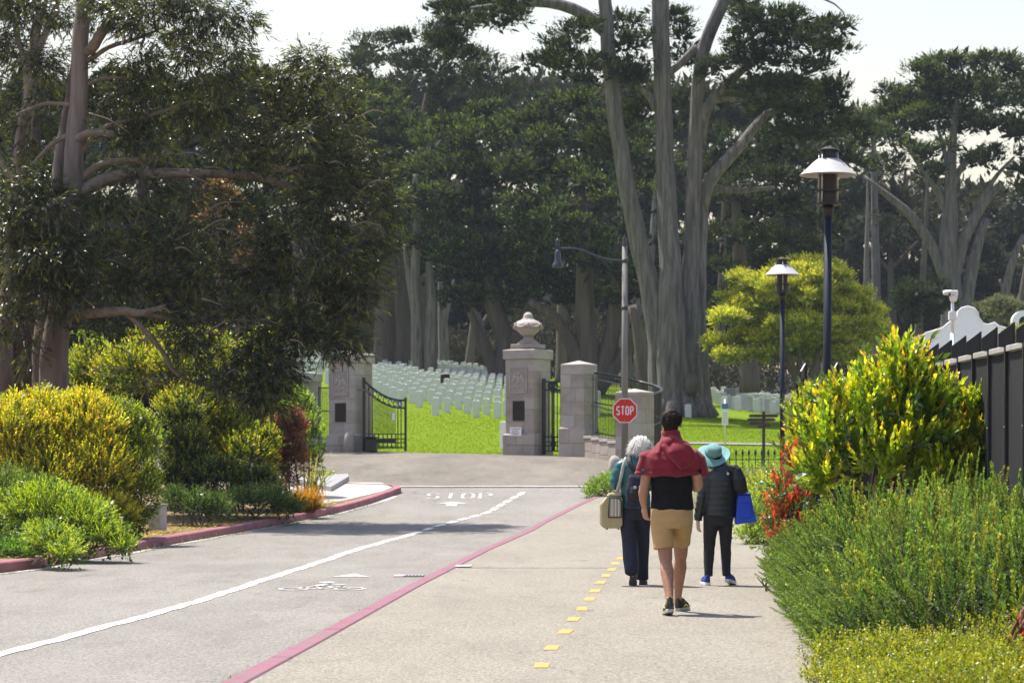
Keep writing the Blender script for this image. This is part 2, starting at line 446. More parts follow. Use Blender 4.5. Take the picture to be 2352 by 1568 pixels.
def foliage(name, S, D, LEN, n, leaf, lw, ang, base_c, tip_c, tip_pow=2.0, var=.25, droop=0.0, shape='rhomb', curve=0.0, rng=RNG, taper=.4, jit=.35, shoot_var=.15, tstart=0.0):
    """S shoots (k,3) with direction and length, n leaves each"""
    k = len(S); D = nrm(D)
    e = np.where(np.abs(D[:, 2:3]) < .9, np.array([[0, 0, 1.0]]), np.array([[1.0, 0, 0]]))
    e1 = nrm(np.cross(D, e)); e2 = np.cross(D, e1)
    j = np.arange(n)[None, :]
    t = tstart + (1 - tstart) * (j + rng.uniform(0, 1, (k, n))) / n
    ph = j * 2.3999 + rng.uniform(0, 6.28, (k, 1)) + rng.normal(0, .3, (k, n))
    rad = np.cos(ph)[..., None] * e1[:, None] + np.sin(ph)[..., None] * e2[:, None]
    A = (ang + rng.normal(0, .2, (k, n))) * (1 - .45 * t)
    LD = D[:, None] * np.cos(A)[..., None] + rad * np.sin(A)[..., None] + rng.normal(0, jit, (k, n, 3)) * .5
    LD[..., 2] -= droop
    P = S[:, None] + D[:, None] * (LEN[:, None] * t)[..., None]
    N = D[:, None] - rad * .3 + np.zeros((k, n, 1)) + rng.normal(0, .3, (k, n, 3))
    N[..., 2] += .4
    ll = leaf * (1 - taper * t) * rng.uniform(.7, 1.25, (k, n)); ww = lw * (1 - taper * .5 * t) * rng.uniform(.75, 1.2, (k, n))
    b = np.asarray(base_c, float); tc = np.asarray(tip_c, float)
    bsel = b[rng.integers(0, len(b), k)]; tsel = tc[rng.integers(0, len(tc), k)]
    f = (t ** tip_pow)[..., None]
    C = bsel[:, None] * (1 - f) + tsel[:, None] * f
    C = C * (1 + rng.normal(0, var, (k, n, 1))) * (1 + rng.normal(0, shoot_var, (k, 1, 1)))
    C = np.clip(C, .004, .9)
    v, p, c = leaves_np(P.reshape(-1, 3), LD.reshape(-1, 3), N.reshape(-1, 3), ll.ravel(), ww.ravel(), C.reshape(-1, 3), shape, curve)
    return mesh_np(name, v, p, smooth=False, tint=c)
def in_ellipsoid(n, c, r, rng=RNG, shell=.5, top=None):
    d = nrm(rng.normal(0, 1, (n, 3)))
    if top is not None: d[:, 2] = np.where(rng.uniform(0, 1, n) < top, np.abs(d[:, 2]), d[:, 2])
    q = 1 - shell * rng.uniform(0, 1, n) ** 1.5
    return np.asarray(c) + d * q[:, None] * np.asarray(r), d
M['bark_red'] = mat('reddish fluted bark', (.075, .042, .036), (.15, .095, .085), scale=2.5, rough=.95, bump=2, bscale=6, stretch=(1.8, 1.8, .15))
M['steel_rail'] = mat('weathered aluminium rail', (.30, .28, .26), (.42, .40, .37), scale=6, rough=.6)
# ================================================================== THE SETTING
def sheet(name, ys, x0, x1, zf, nx, m, off=0.0, kind='structure', parent=None):
    """ground strip between x0(y) and x1(y)"""
    ys = np.asarray(ys); t = np.linspace(0, 1, nx)
    a = np.array([float(x0(y)) for y in ys]); b = np.array([float(x1(y)) for y in ys])
    X = a[:, None] * (1 - t) + b[:, None] * t; Y = np.repeat(ys[:, None], nx, 1)
    Z = zf(X, Y) + off
    v = np.stack([X, Y, Z], -1).reshape(-1, 3)
    i = np.arange(len(ys) - 1)[:, None] * nx + np.arange(nx - 1)[None, :]
    q = np.stack([i, i + 1, i + nx + 1, i + nx], -1).reshape(-1, 4)
    return put(name, mesh_np(name, v, [q], smooth=True), m, parent, kind=kind)
const = lambda c: (lambda y: c)

xk_right = xline([(505, 1568), (700, 1467), (930, 1345), (1100, 1262), (1235, 1200), (1300, 1168), (1345, 1147)], walk=True)
xk_left = xline([(0, 1315), (100, 1303), (185, 1287), (250, 1275), (320, 1263), (400, 1248), (500, 1230), (600, 1212), (700, 1193), (780, 1175), (850, 1156), (890, 1142)])
xp_right = xline([(1818, 1500), (1800, 1440), (1757, 1330), (1730, 1265), (1690, 1200), (1640, 1150)], walk=True)
x_line = xline([(0, 1503), (200, 1450), (400, 1396), (500, 1366), (600, 1333), (700, 1301), (800, 1267), (900, 1238), (1000, 1208), (1080, 1187), (1120, 1176), (1160, 1153), (1195, 1134)])

# base ground, far larger than the view
sheet('ground', np.r_[np.arange(-40, 76, 4), np.arange(76, 300, 4), np.arange(300, 641, 20)], const(-260), const(260), zroad, 66, 'forest_floor', off=-.35)
# cemetery lawn
def lawn_front(y): return -45.0
sheet('lawn', np.arange(76, 236, 1.0), const(-60), const(60), zroad, 121, 'grass', off=0.0)
sheet('forest_floor', np.arange(222, 330, 3.0), const(-120), const(120), zroad, 81, 'forest_floor', off=.06)
# road: two lanes up to the cross street, then the worn apron before the gate
road = sheet('road', np.r_[np.arange(8, 74, 1.0), 74.0], lambda y: float(xk_left(y)) - .02 if y < 66 else float(xk_left(66)) - (y - 66) * 3.0, lambda y: float(xk_right(min(y, 66.0))) + .02 + max(0, y - 66) * .3, zroad, 12, 'road', off=0.0)
# apron polygon: cut the grid along the gate line
def gate_y(x):   # far edge of the apron: runs through the feet of the gate pillars
    return np.interp(x, [-60, -10.4, -7.1, -5.56, .52, 2.0, 3.7, 6, 60], [100, 92, 88.6, 87.9, 83.6, 82.3, 77.6, 76.5, 75.5])
ax = np.linspace(-45, 4.6, 80); at_ = np.linspace(0, 1, 16)
AX = np.repeat(ax[:, None], 16, 1); AY0 = np.where(ax < -4.5, 69.0 - 0.0 * ax, 69.5)[:, None]
AY = AY0 * (1 - at_) + gate_y(ax)[:, None] * at_
AZ = zroad(AX, AY) + .02
vi = np.arange(79)[:, None] * 16 + np.arange(15)[None, :]
put('apron', mesh_np('apron', np.stack([AX, AY, AZ], -1).reshape(-1, 3), [np.stack([vi, vi + 16, vi + 17, vi + 1], -1).reshape(-1, 4)], smooth=True), 'apron', kind='structure')
# pale concrete gutter where the road meets the cross street
gv = []; 
for x in np.linspace(-6, 3.2, 24):
    for yy in (69.3, 69.62): gv.append((x, yy, float(zroad(x, yy)) + .026))
gi = np.arange(23)[:, None] * 2
put('cross_gutter', mesh_np('cross_gutter', np.array(gv), [(gi + np.array([[0, 2, 3, 1]]))]), 'concrete', kind='structure')

# path on the right, a step above the road
walk = sheet('path', np.arange(8, 68.5, 1.0), lambda y: float(xk_right(y)) + .17, lambda y: float(xp_right(y)) + .25, zwalk, 10, 'walk')
# planting beds
sheet('planting_bed', np.arange(8, 78, 1.5), lambda y: float(xp_right(y)) + .15, const(34), zwalk, 20, 'soil', off=-.02)
sheet('mulch_bed', np.arange(8, 69, 1.5), const(-40), lambda y: float(xk_left(min(y, 67))) - .10, lambda x, y: zroad(x, y) + .13 + .012 * np.clip(-x - 6, 0, 20), 30, 'soil')

# kerbs as separate cast lengths -----------------------------------------------------------
def kerb(name, xf, ys, wid, z_lo, z_hi, m, zf, side, group_root=None):
    root = bpy.data.objects.new(name, None); COL.objects.link(root); root['kind'] = 'structure'
    for a, b in zip(ys[:-1], ys[1:]):
        a2, b2 = a + .012, b - .012; v = []; k = 4
        for y in np.linspace(a2, b2, k):
            x = float(xf(y)); z = float(zf(x, y)); x1 = x + side * wid
            v += [(x, y, z + z_lo), (x, y, z + z_hi - .02), (x + side * .025, y, z + z_hi), (x1 - side * .01, y, z + z_hi), (x1, y, z + z_hi - .01), (x1, y, z + z_lo)]
        f = [(i * 6 + j, i * 6 + (j + 1) % 6, (i + 1) * 6 + (j + 1) % 6, (i + 1) * 6 + j) for i in range(k - 1) for j in range(6)]
        f += [tuple(range(6)), tuple(range((k - 1) * 6 + 5, (k - 1) * 6 - 1, -1))]
        mb = MB().add(v, f)
        put('kerb_stone', mb.mesh('kerb_stone'), m, root)
    return root
kerb('left_kerb', xk_left, np.r_[np.arange(28, 66, 2.6), 66.4], .19, -.05, .15, 'kerb_red', zroad, -1)
kerb('path_kerb', xk_right, np.r_[np.arange(9, 66, 3.0), 66.5], .17, -.30, .012, 'kerb_pink', zwalk, 1)
# concrete gutter strips beside the kerbs
sheet('gutter_strip', np.arange(8, 67, 1.0), lambda y: float(xk_right(y)) - .07 - .02 * math.sin(y * 1.3), lambda y: float(xk_right(y)) - .005, zroad, 2, 'concrete', off=.008)
sheet('gutter_strip', np.arange(28, 67, 1.0), lambda y: float(xk_left(y)) + .005, lambda y: float(xk_left(y)) + .16 + .05 * math.sin(y * 1.1), zroad, 2, 'concrete', off=.006)
# returning kerb, corner pavement and ramp on the far left
cor = thing('corner_pavement', (-6.0, 67, float(zroad(-6, 67))), 'pale concrete corner pavement with a ramp edge behind the left kerb', 'pavement')
cor['kind'] = 'structure'; del cor['category']
mb = MB(); pts = [on_ground(735, 1172), on_ground(800, 1160), on_ground(880, 1140), on_ground(905, 1130), on_ground(880, 1119), on_ground(790, 1118), on_ground(700, 1121), on_ground(640, 1140)]
pts = [(x, y) for x, y in pts]
mb.add([(x - .05, y, float(zroad(x, y)) + .14) for x, y in pts] + [(x - .05, y, float(zroad(x, y)) - .2) for x, y in pts], [tuple(range(8))] + [(i, i + 8, (i + 1) % 8 + 8, (i + 1) % 8) for i in range(8)])
put('paving_slab', mb.mesh('paving_slab'), 'concrete', cor)
mb = MB(); a = on_ground(695, 1128); b = on_ground(795, 1112)
e0 = on_ground(760, 1140)
p3 = [(a[0], a[1]), (e0[0], e0[1]), (b[0] + .1, b[1] - .3), (b[0], b[1] + .6), (a[0] - 1, a[1] + 2)]
mb.add([(x, y, float(zroad(x, y)) + .26) for x, y in p3] + [(x, y, float(zroad(x, y)) - .1) for x, y in p3], [tuple(range(5))] + [(i, i + 5, (i + 1) % 5 + 5, (i + 1) % 5) for i in range(5)])
put('ramp_slab', mb.mesh('ramp_slab'), 'granite', cor)
# curved end of the red kerb turning into the cross street
xe, ye = float(xk_left(66.4)), 66.4
cp = [(xe, ye), (xe + .12, ye + .9), (xe + .02, ye + 1.7), (xe - .5, ye + 2.3), (xe - 1.4, ye + 2.6)]
mb = MB(); v = []
for i, (x, y) in enumerate(cp):
    z = float(zroad(x, y)); t = Vector((cp[min(i + 1, 4)][0] - cp[max(i - 1, 0)][0], cp[min(i + 1, 4)][1] - cp[max(i - 1, 0)][1])).normalized()
    nx, ny = -t.y * .19, t.x * .19
    v += [(x, y, z - .05), (x, y, z + .15), (x + nx, y + ny, z + .15), (x + nx, y + ny, z - .05)]
mb.add(v, [(i * 4 + j, i * 4 + (j + 1) % 4, i * 4 + 4 + (j + 1) % 4, i * 4 + 4 + j) for i in range(4) for j in range(4)] + [(0, 1, 2, 3), (19, 18, 17, 16)])
put('kerb_return', mb.mesh('kerb_return'), 'kerb_red', kind='structure')

# painted markings ------------------------------------------------------------------------
def ribbon(name, ys, xc, hw, zf, m, parent, off=.006, wob=.012):
    v = []
    for i, y in enumerate(ys):
        o_ = wob * math.sin(y * 2.1) + wob * .7 * math.sin(y * 5.3); h = hw * (1 + .12 * math.sin(y * 7.7))
        for s in (-1, 1): v.append((float(xc(y)) + o_ + s * h, y, float(zf(xc(y), y)) + off))
    i = np.arange(len(ys) - 1)[:, None] * 2
    return put(name, mesh_np(name, np.array(v), [i + np.array([[0, 1, 3, 2]])]), m, parent, world=False)
ribbon('lane_line', np.arange(14, 51.5, .25), x_line, .075, zroad, 'white_paint', road)
for y0 in np.arange(51.9, 66.5, 1.45):
    ribbon('lane_dash', np.linspace(y0, y0 + 1.0, 4), x_line, .07, zroad, 'white_paint', road, wob=.005)
for (U, V) in [(1245, 1527), (1269, 1487), (1299, 1450), (1317, 1421), (1337, 1397), (1355, 1375), (1367, 1356), (1380, 1336), (1392, 1321), (1405, 1307), (1413, 1293), (1424, 1281)]:
    x, y = on_ground(U, V, walk=True); h, l = .052 + random.uniform(-.004, .004), .0125 * y + .0
    sk = .07 * l + random.uniform(-.01, .01)
    v = [(x - h - sk, y - l, 0), (x + h - sk, y - l, 0), (x + h + sk, y + l, 0), (x - h + sk, y + l, 0)]
    v = [(a + random.uniform(-.006, .006), b, float(zwalk(a, b)) + .004) for a, b, c in v]
    put('path_marker', MB().add(v, [(0, 1, 2, 3)]).mesh('path_marker'), 'yellow_paint', walk, world=False)
# one worn pale patch on the magenta kerb
x, y = on_ground(1055, 1300, walk=True)
put('kerb_patch', MB().box(x - .05, x + .16, y - .28, y + .28, float(zwalk(x, y)) + .0125, float(zwalk(x, y)) + .0145).mesh('kerb_patch'), 'concrete', walk, world=False)
def flat_poly(name, polys, cx, cy, zf, m, parent, sx=1, sy=1, off=.006):
    mb = MB()
    for p in polys:
        v = [(cx + a * sx, cy + b * sy) for a, b in p]
        mb.add([(x, y, float(zf(x, y)) + off) for x, y in v], [tuple(range(len(v)))])
    return put(name, mb.mesh(name), m, parent, world=False)
def stroke(a, b, wd):
    d = Vector((b[0] - a[0], b[1] - a[1])); n = Vector((-d.y, d.x)).normalized() * wd / 2
    return [(a[0] - n.x, a[1] - n.y), (b[0] - n.x, b[1] - n.y), (b[0] + n.x, b[1] + n.y), (a[0] + n.x, a[1] + n.y)]
def ring(c, r, wd, n=18):
    return [[(c[0] + (r - wd) * math.cos(t), c[1] + (r - wd) * math.sin(t)), (c[0] + r * math.cos(t), c[1] + r * math.sin(t)), (c[0] + r * math.cos(u), c[1] + r * math.sin(u)), (c[0] + (r - wd) * math.cos(u), c[1] + (r - wd) * math.sin(u))]
            for t, u in [(2 * math.pi * i / n, 2 * math.pi * (i + 1) / n) for i in range(n)]]
bx_, by_ = on_ground(748, 1346)
bike = ring((-.31, -.28), .19, .05) + ring((.31, -.28), .19, .05) + [stroke(*s) for s in [((-.31, -.28), (-.12, .02), .05), ((-.12, .02), (.2, .02), .05), ((.2, .02), (.31, -.28), .05), ((-.12, .02), (0, -.28), .05), ((0, -.28), (.2, .02), .05), ((-.31, -.28), (0, -.28), .05), ((-.12, .06), (-.02, .34), .11), ((-.02, .34), (.2, .2), .07), ((-.1, .08), (.1, -.1), .07)]] + [[(-.06 + .1 * math.cos(t), .52 + .1 * math.sin(t)) for t in np.linspace(0, 5.6, 9)]]
flat_poly('bicycle_symbol', bike, bx_, by_, zroad, 'worn_paint', road, 1.05, 2.0)
ax_, ay_ = on_ground(808, 1322)
flat_poly('arrow_symbol', [[(-.3, -.2), (0, .32), (.3, -.2), (.1, -.1), (-.1, -.1)]], ax_, ay_, zroad, 'worn_paint', road, .95, 2.2)
ax_, ay_ = on_ground(1038, 1157)
flat_poly('arrow_symbol', [[(-.5, .05), (0, .5), (.5, .05), (.14, .12), (.14, -.4), (-.14, -.4), (-.14, .12)]], ax_, ay_, zroad, 'worn_paint', road, .95, 1.9)
# STOP on the carriageway: strokes of each letter
def letters(word, wd, gap, th, sy):
    G = {'S': [((1, .86), (.75, 1)), ((.75, 1), (.25, 1)), ((.25, 1), (0, .86)), ((0, .86), (0, .64)), ((0, .64), (.25, .52)), ((.25, .52), (.75, .48)), ((.75, .48), (1, .36)), ((1, .36), (1, .14)), ((1, .14), (.75, 0)), ((.75, 0), (.25, 0)), ((.25, 0), (0, .14))],
         'T': [((0, 1), (1, 1)), ((.5, 1), (.5, 0))],
         'O': [((.25, 0), (.75, 0)), ((.75, 0), (1, .16)), ((1, .16), (1, .84)), ((1, .84), (.75, 1)), ((.75, 1), (.25, 1)), ((.25, 1), (0, .84)), ((0, .84), (0, .16)), ((0, .16), (.25, 0))],
         'P': [((0, 0), (0, 1)), ((0, 1), (.75, 1)), ((.75, 1), (1, .88)), ((1, .88), (1, .6)), ((1, .6), (.75, .47)), ((.75, .47), (0, .47))]}
    out = []; tot = len(word) * wd + (len(word) - 1) * gap
    for i, ch in enumerate(word):
        x0 = -tot / 2 + i * (wd + gap); ps = []
        for a, b in G[ch]:
            ps.append(stroke((x0 + th / 2 + a[0] * (wd - th), (a[1] - .5) * sy), (x0 + th / 2 + b[0] * (wd - th), (b[1] - .5) * sy), th))
        out.append((ch, ps))
    return out
lx, ly = on_ground(1055, 1138)
for i, (ch, ps) in enumerate(letters('STOP', .36, .09, .085, 2.0)):
    for k, p in enumerate(ps): pass
    flat_poly('painted_letter', ps, lx, ly, zroad, 'worn_paint', road, 1, 1, off=.007 + .0004 * i)
# transverse joints across the path, drain by the kerb
for Vj in (1303, 1182):
    y = on_ground(1300, Vj, walk=True)[1]
    v = []; xs = np.linspace(float(xk_right(y)) + .2, float(xp_right(y)), 14)
    for x in xs:
        o_ = .02 * math.sin(x * 9)
        v += [(x, y + o_ - .03, float(zwalk(x, y)) + .004), (x, y + o_ + .03, float(zwalk(x, y)) + .004)]
    i = np.arange(13)[:, None] * 2
    put('path_joint', mesh_np('path_joint', np.array(v), [i + np.array([[0, 2, 3, 1]])]), 'joint', walk, world=False)
x0, y0 = on_ground(905, 1322); x1, _ = on_ground(985, 1322)
dr = thing('storm_drain', ((x0 + x1) / 2, y0, float(zroad(x0, y0))), 'small storm drain grating in a concrete surround against the magenta kerb', 'drain')
put('surround', MB().box(x0, x0 + .13, y0 - .25, y0 + .25, float(zroad(x0, y0)) - .05, float(zroad(x0, y0)) + .012).mesh('surround'), 'concrete', dr)
put('drain_pit', MB().box(x0 + .13, x1 - .06, y0 - .24, y0 + .24, float(zroad(x0, y0)) - .05, float(zroad(x0, y0)) + .005).mesh('drain_pit'), 'joint', dr)
gb = MB().box(-.012, .012, -.24, .24, 0, .012).mesh('grate_bar')
for x in np.arange(x0 + .15, x1 - .07, .045):
    g = put('grate_bar', gb, 'grey_steel', dr, world=False); g.location = (x - dr.location.x, 0, .006)

# straw, chips and weeds lying on the mulch bed
n = 5000; yy = RNG.uniform(36, 62, n); xx = np.array([float(xk_left(y)) for y in yy]) - .25 - RNG.gamma(1.2, .9, n)
zz = zroad(xx, yy) + .13 + .012 * np.clip(-xx - 6, 0, 20) + .01
a = RNG.uniform(0, 6.28, n); Dd = np.stack([np.cos(a), np.sin(a), RNG.uniform(-.05, .3, n)], 1)
pal = np.array([(.34, .24, .12), (.20, .12, .07), (.12, .075, .05), (.42, .33, .18), (.2, .2, .06)])
v, p, c = leaves_np(np.stack([xx, yy, zz], 1), Dd, np.tile([[0, .3, 1.0]], (n, 1)), RNG.uniform(.05, .16, n), RNG.uniform(.012, .05, n), pal[RNG.integers(0, 5, n)])
put('mulch_litter', mesh_np('mulch_litter', v, p, tint=c), 'leaf_grass', kind='stuff')
# weeds in the crack beside the magenta kerb and the left gutter
S = []
for y in RNG.uniform(15, 60, 150): 
    if math.sin(y * 1.9) + math.sin(y * .83) > .35: S.append((float(xk_right(y)) - .05 + RNG.normal(0, .02), y, float(zroad(0, y)) + .01))
for y in RNG.uniform(34, 62, 60): S.append((float(xk_left(y)) + .08 + RNG.normal(0, .04), y, float(zroad(0, y)) + .01))
S = np.array(S); k = len(S)
me = foliage('weeds', S, np.c_[RNG.normal(0, .6, (k, 2)), np.ones(k)], RNG.uniform(.02, .08, k), 9, .055, .014, .9, [(.09, .13, .02), (.14, .15, .03), (.16, .11, .05)], [(.2, .24, .03)], shape='rhomb')
put('weeds', me, 'leaf_grass', kind='stuff')
# crumbs, leaves and grit collected along the kerbs
n = 2600; yy = np.r_[RNG.uniform(29, 64, n), RNG.uniform(14.5, 60, n // 2)]
xx = np.r_[[float(xk_left(y)) for y in yy[:n]] + np.abs(RNG.normal(0, .16, n)) + .02, [float(xk_right(y)) for y in yy[n:]] - np.abs(RNG.normal(0, .07, n // 2)) - .02]
k = len(xx); zz = zroad(xx, yy) + .014
pal = np.array([(.10, .07, .045), (.05, .04, .03), (.16, .12, .08), (.07, .06, .05), (.2, .16, .09)])
a = RNG.uniform(0, 6.28, k)
v, p, c = leaves_np(np.stack([xx, yy, zz], 1), np.stack([np.cos(a), np.sin(a), RNG.uniform(0, .25, k)], 1), np.tile([[0, .2, 1.0]], (k, 1)), RNG.uniform(.015, .06, k), RNG.uniform(.008, .025, k), pal[RNG.integers(0, 5, k)])
put('kerb_litter', mesh_np('kerb_litter', v, p, tint=c), 'leaf_grass', kind='stuff')
# short grass blades on the lawn
n = 110000
yy = RNG.uniform(77.5, 132, n); xx = RNG.uniform(-11, 15, n)
ok = (yy > gate_y(xx) + .15) | (xx > 4.8)
xx, yy = xx[ok], yy[ok]; n = len(xx)
tintg = .5 + .5 * np.sin(xx * .9 + 1.7 * np.sin(yy * .31)) * np.sin(yy * .7)
cg = np.array([.105, .165, .006])[None] * (1 - .35 * tintg[:, None]) + np.array([.14, .17, .02])[None] * .35 * tintg[:, None]
cg *= RNG.uniform(.9, 1.1, (n, 1))
v, p, c = leaves_np(np.stack([xx, yy, zroad(xx, yy)], 1), np.c_[RNG.normal(0, .35, (n, 2)), np.ones(n)], RNG.normal(0, 1, (n, 3)) * [1, 1, .1], RNG.uniform(.03, .065, n), RNG.uniform(.010, .022, n), cg, 'tri')
put('lawn_grass', mesh_np('lawn_grass', v, p, tint=c), 'leaf_lawn', kind='stuff')
sheet('neutral_bounce_sheet', np.arange(112, 139.5, 1.5), const(19), const(50), zroad, 20, 'concrete', off=.03)  # unseen grey sheet added to bounce neutral light onto the white gable
# pale cemetery path crossing behind the lawn on the right
v = []
for x in np.linspace(4.5, 45, 40):
    for yy in (96.5, 98.6): v.append((x, yy, float(zroad(x, yy)) + .03))
i = np.arange(39)[:, None] * 2
put('cemetery_path', mesh_np('cemetery_path', np.array(v), [i + np.array([[0, 2, 3, 1]])]), 'apron', kind='structure')
v = []
for x in np.linspace(4.5, 45, 40):
    for yy in (96.2, 96.5): v.append((x, yy, float(zroad(x, yy)) + .06))
put('path_edging', mesh_np('path_edging', np.array(v), [i + np.array([[0, 2, 3, 1]])]), 'concrete', kind='structure')
# ================================================================== THE GATE
GATE_ROT = R(-32)
def stone_pillar(name, loc, Wd, H, base_h, label, base_out=.07, cap_h=.3, cap_out=.07, seed=0, peak=.1):
    rs = random.Random(seed)
    root = thing(name, loc, label, 'gate pillar', rz=GATE_ROT)
    h = Wd / 2
    put('core', MB().box(-h + .012, h - .012, -h + .012, h - .012, -.3, H - cap_h).mesh('core'), 'mortar', root, world=False)
    def course(z0, z1, hw, alt):
        g = .004
        ms = ['stone', 'stone2', 'stone3']
        cut = (-.12 if alt else .18) * hw + rs.uniform(-.12, .12) * hw
        # four corner blocks whose joints swap from course to course
        c2 = (.15 if alt else -.2) * hw + rs.uniform(-.1, .1) * hw
        t = hw * .55
        for (xa, xb, ya, yb) in [(-hw, cut - g, -hw, c2 - g), (cut + g, hw, -hw, c2 - g), (-hw, cut - g, c2 + g, hw), (cut + g, hw, c2 + g, hw)]:
            j = rs.uniform(0, .004)
            o = put('stone_block', MB().box(xa - j, xb + j, ya - j, yb + j, z0 + g, z1 - g).mesh('stone_block', bevel=.006), rs.choice(ms), root, world=False)
    zs = [-.3, base_h * .5, base_h]
    for i in range(2): course(zs[i], zs[i + 1], h + base_out, i % 2)
    z = base_h; i = 0; nC = max(3, round((H - cap_h - base_h) / .4)); dz = (H - cap_h - base_h) / nC
    for i in range(nC): course(z, z + dz, h, i % 2); z += dz
    # chamfered top of the plinth
    q = h + base_out
    mb = MB(); mb.add([(-q, -q, base_h), (q, -q, base_h), (q, q, base_h), (-q, q, base_h), (-h, -h, base_h + .05), (h, -h, base_h + .05), (h, h, base_h + .05), (-h, h, base_h + .05)], [(0, 1, 5, 4), (1, 2, 6, 5), (2, 3, 7, 6), (3, 0, 4, 7)])
    put('plinth_chamfer', mb.mesh('plinth_chamfer'), 'stone2', root, world=False)
    c = h + cap_out
    mb = MB().box(-c, c, -c, c, H - cap_h, H)
    put('cap', mb.mesh('cap', bevel=.015), 'stone3', root, world=False)
    mb = MB(); c2 = c - .03
    mb.add([(-c2, -c2, H), (c2, -c2, H), (c2, c2, H), (-c2, c2, H), (0, 0, H + peak)], [(0, 1, 4), (1, 2, 4), (2, 3, 4), (3, 0, 4)])
    put('cap_slope', mb.mesh('cap_slope'), 'stone3', root, world=False)
    return root
def eagle_panel(root, Wd, z0, z1):
    h = Wd / 2; y = -h
    put('relief_panel', MB().box(-.36, .30, y - .028, y + .01, z0, z1).mesh('relief_panel', bevel=.01), 'stone', root, world=False)
    cx, cz = -.03, (z0 + z1) / 2; fy = y - .028; mb = MB()
    fr = .035
    for (a, b, c, d) in [(-.36, .30, z0, z0 + fr), (-.36, .30, z1 - fr, z1), (-.36, -.36 + fr, z0 + fr, z1 - fr), (.30 - fr, .30, z0 + fr, z1 - fr)]:
        mb.box(a, b, fy - .02, fy, c, d)
    put('panel_moulding', mb.mesh('panel_moulding', bevel=.006), 'stone3', root, world=False)
    mb = MB()
    def blob(x, z, rx, rz, dy=.03, rot=0):
        v = []; n = 10
        for i in range(n):
            t = 2 * math.pi * i / n; a, b = rx * math.cos(t), rz * math.sin(t)
            v.append((cx + x + a * math.cos(rot) - b * math.sin(rot), fy, cz + z + a * math.sin(rot) + b * math.cos(rot)))
        m_ = [(cx + x + (p[0] - cx - x) * .55, fy - dy, cz + z + (p[2] - cz - z) * .55) for p in v]
        mb.add(v + m_, [(i, (i + 1) % n, (i + 1) % n + n, i + n) for i in range(n)] + [tuple(range(n, 2 * n))])
    blob(0, .0, .07, .13, .045); blob(0, .21, .05, .06, .045); blob(.05, .2, .03, .018, .03)      # body, head turned, beak
    blob(0, -.03, .05, .08, .06)                                                                     # shield on the breast
    for s in (-1, 1):
        blob(s * .12, .1, .08, .06, .035, s * .5)
        for k in range(5): blob(s * (.13 + .03 * k), .06 - .03 * k + (.0 if k < 3 else .02), .022, .15 - .012 * k, .028, s * (.25 + .08 * k))   # wing feathers
        blob(s * .1, -.19, .045, .05, .03, s * .6); blob(s * .17, -.21, .07, .02, .025, s * .3)      # claws, branch
    for k in (-1, 0, 1): blob(k * .04, -.23, .022, .08, .028, -k * .3)                               # tail
    put('eagle_relief', mb.mesh('eagle_relief', smooth=False), 'stone3', root, world=False)
def plaque(root, Wd, x0, x1, z0, z1):
    y = -Wd / 2
    o = put('plaque', MB().box(x0, x1, y - .03, y + .01, z0, z1).mesh('plaque', bevel=.006), 'plaque', root, world=False)
    mb = MB()
    for k in range(9):
        zz = z1 - .07 - k * (z1 - z0 - .12) / 9; wv = (x1 - x0) * (.36 + .08 * math.sin(k * 2.3))
        mb.box((x0 + x1) / 2 - wv, (x0 + x1) / 2 + wv, y - .034, y - .03, zz - .012, zz)
    put('raised_lines', mb.mesh('raised_lines'), 'stone', o, world=False) if False else None
ZL = float(zroad(-5.56, 87)); ZRt = float(zroad(.52, 83.2))
pl = stone_pillar('gate_pillar', ((805 - 1176) * 87.2 / F, 87.2, 1.62), 1.06, 3.42, .66, 'tall stone gate pillar half under the eucalyptus branches, with flat cap', seed=1)
pr = stone_pillar('gate_pillar', ((1213 - 1176) * 83.4 / F, 83.4, 1.60), 1.06, 3.42, .66, 'tall stone gate pillar carrying a carved urn and a white notice', seed=2)
for p_ in (pl, pr):
    eagle_panel(p_, 1.06, 2.0, 2.86)
    plaque(p_, 1.06, -.25, .19, 1.12, 1.76)
ps_ = stone_pillar('gate_pillar', ((1330 - 1176) * 81.8 / F, 81.8, 1.50), .86, 3.0, .95, 'shorter stone pillar between the footway gate and the curved iron railing', base_out=.05, cap_h=.34, cap_out=.0, seed=3, peak=.12)
pt_ = stone_pillar('gate_pillar', ((1458 - 1176) * 77.5 / F, 77.5, 1.15), .86, 2.35, .6, 'low stone pillar directly behind the red stop sign', base_out=.0, cap_h=.12, cap_out=.0, seed=4, peak=.1)
pq_ = stone_pillar('gate_pillar', ((695 - 1176) * 90.5 / F, 90.5, 1.66), .95, 2.85, .6, 'shorter stone pillar peeping out left of the tall left pillar', base_out=.04, cap_h=.3, cap_out=.04, seed=5)
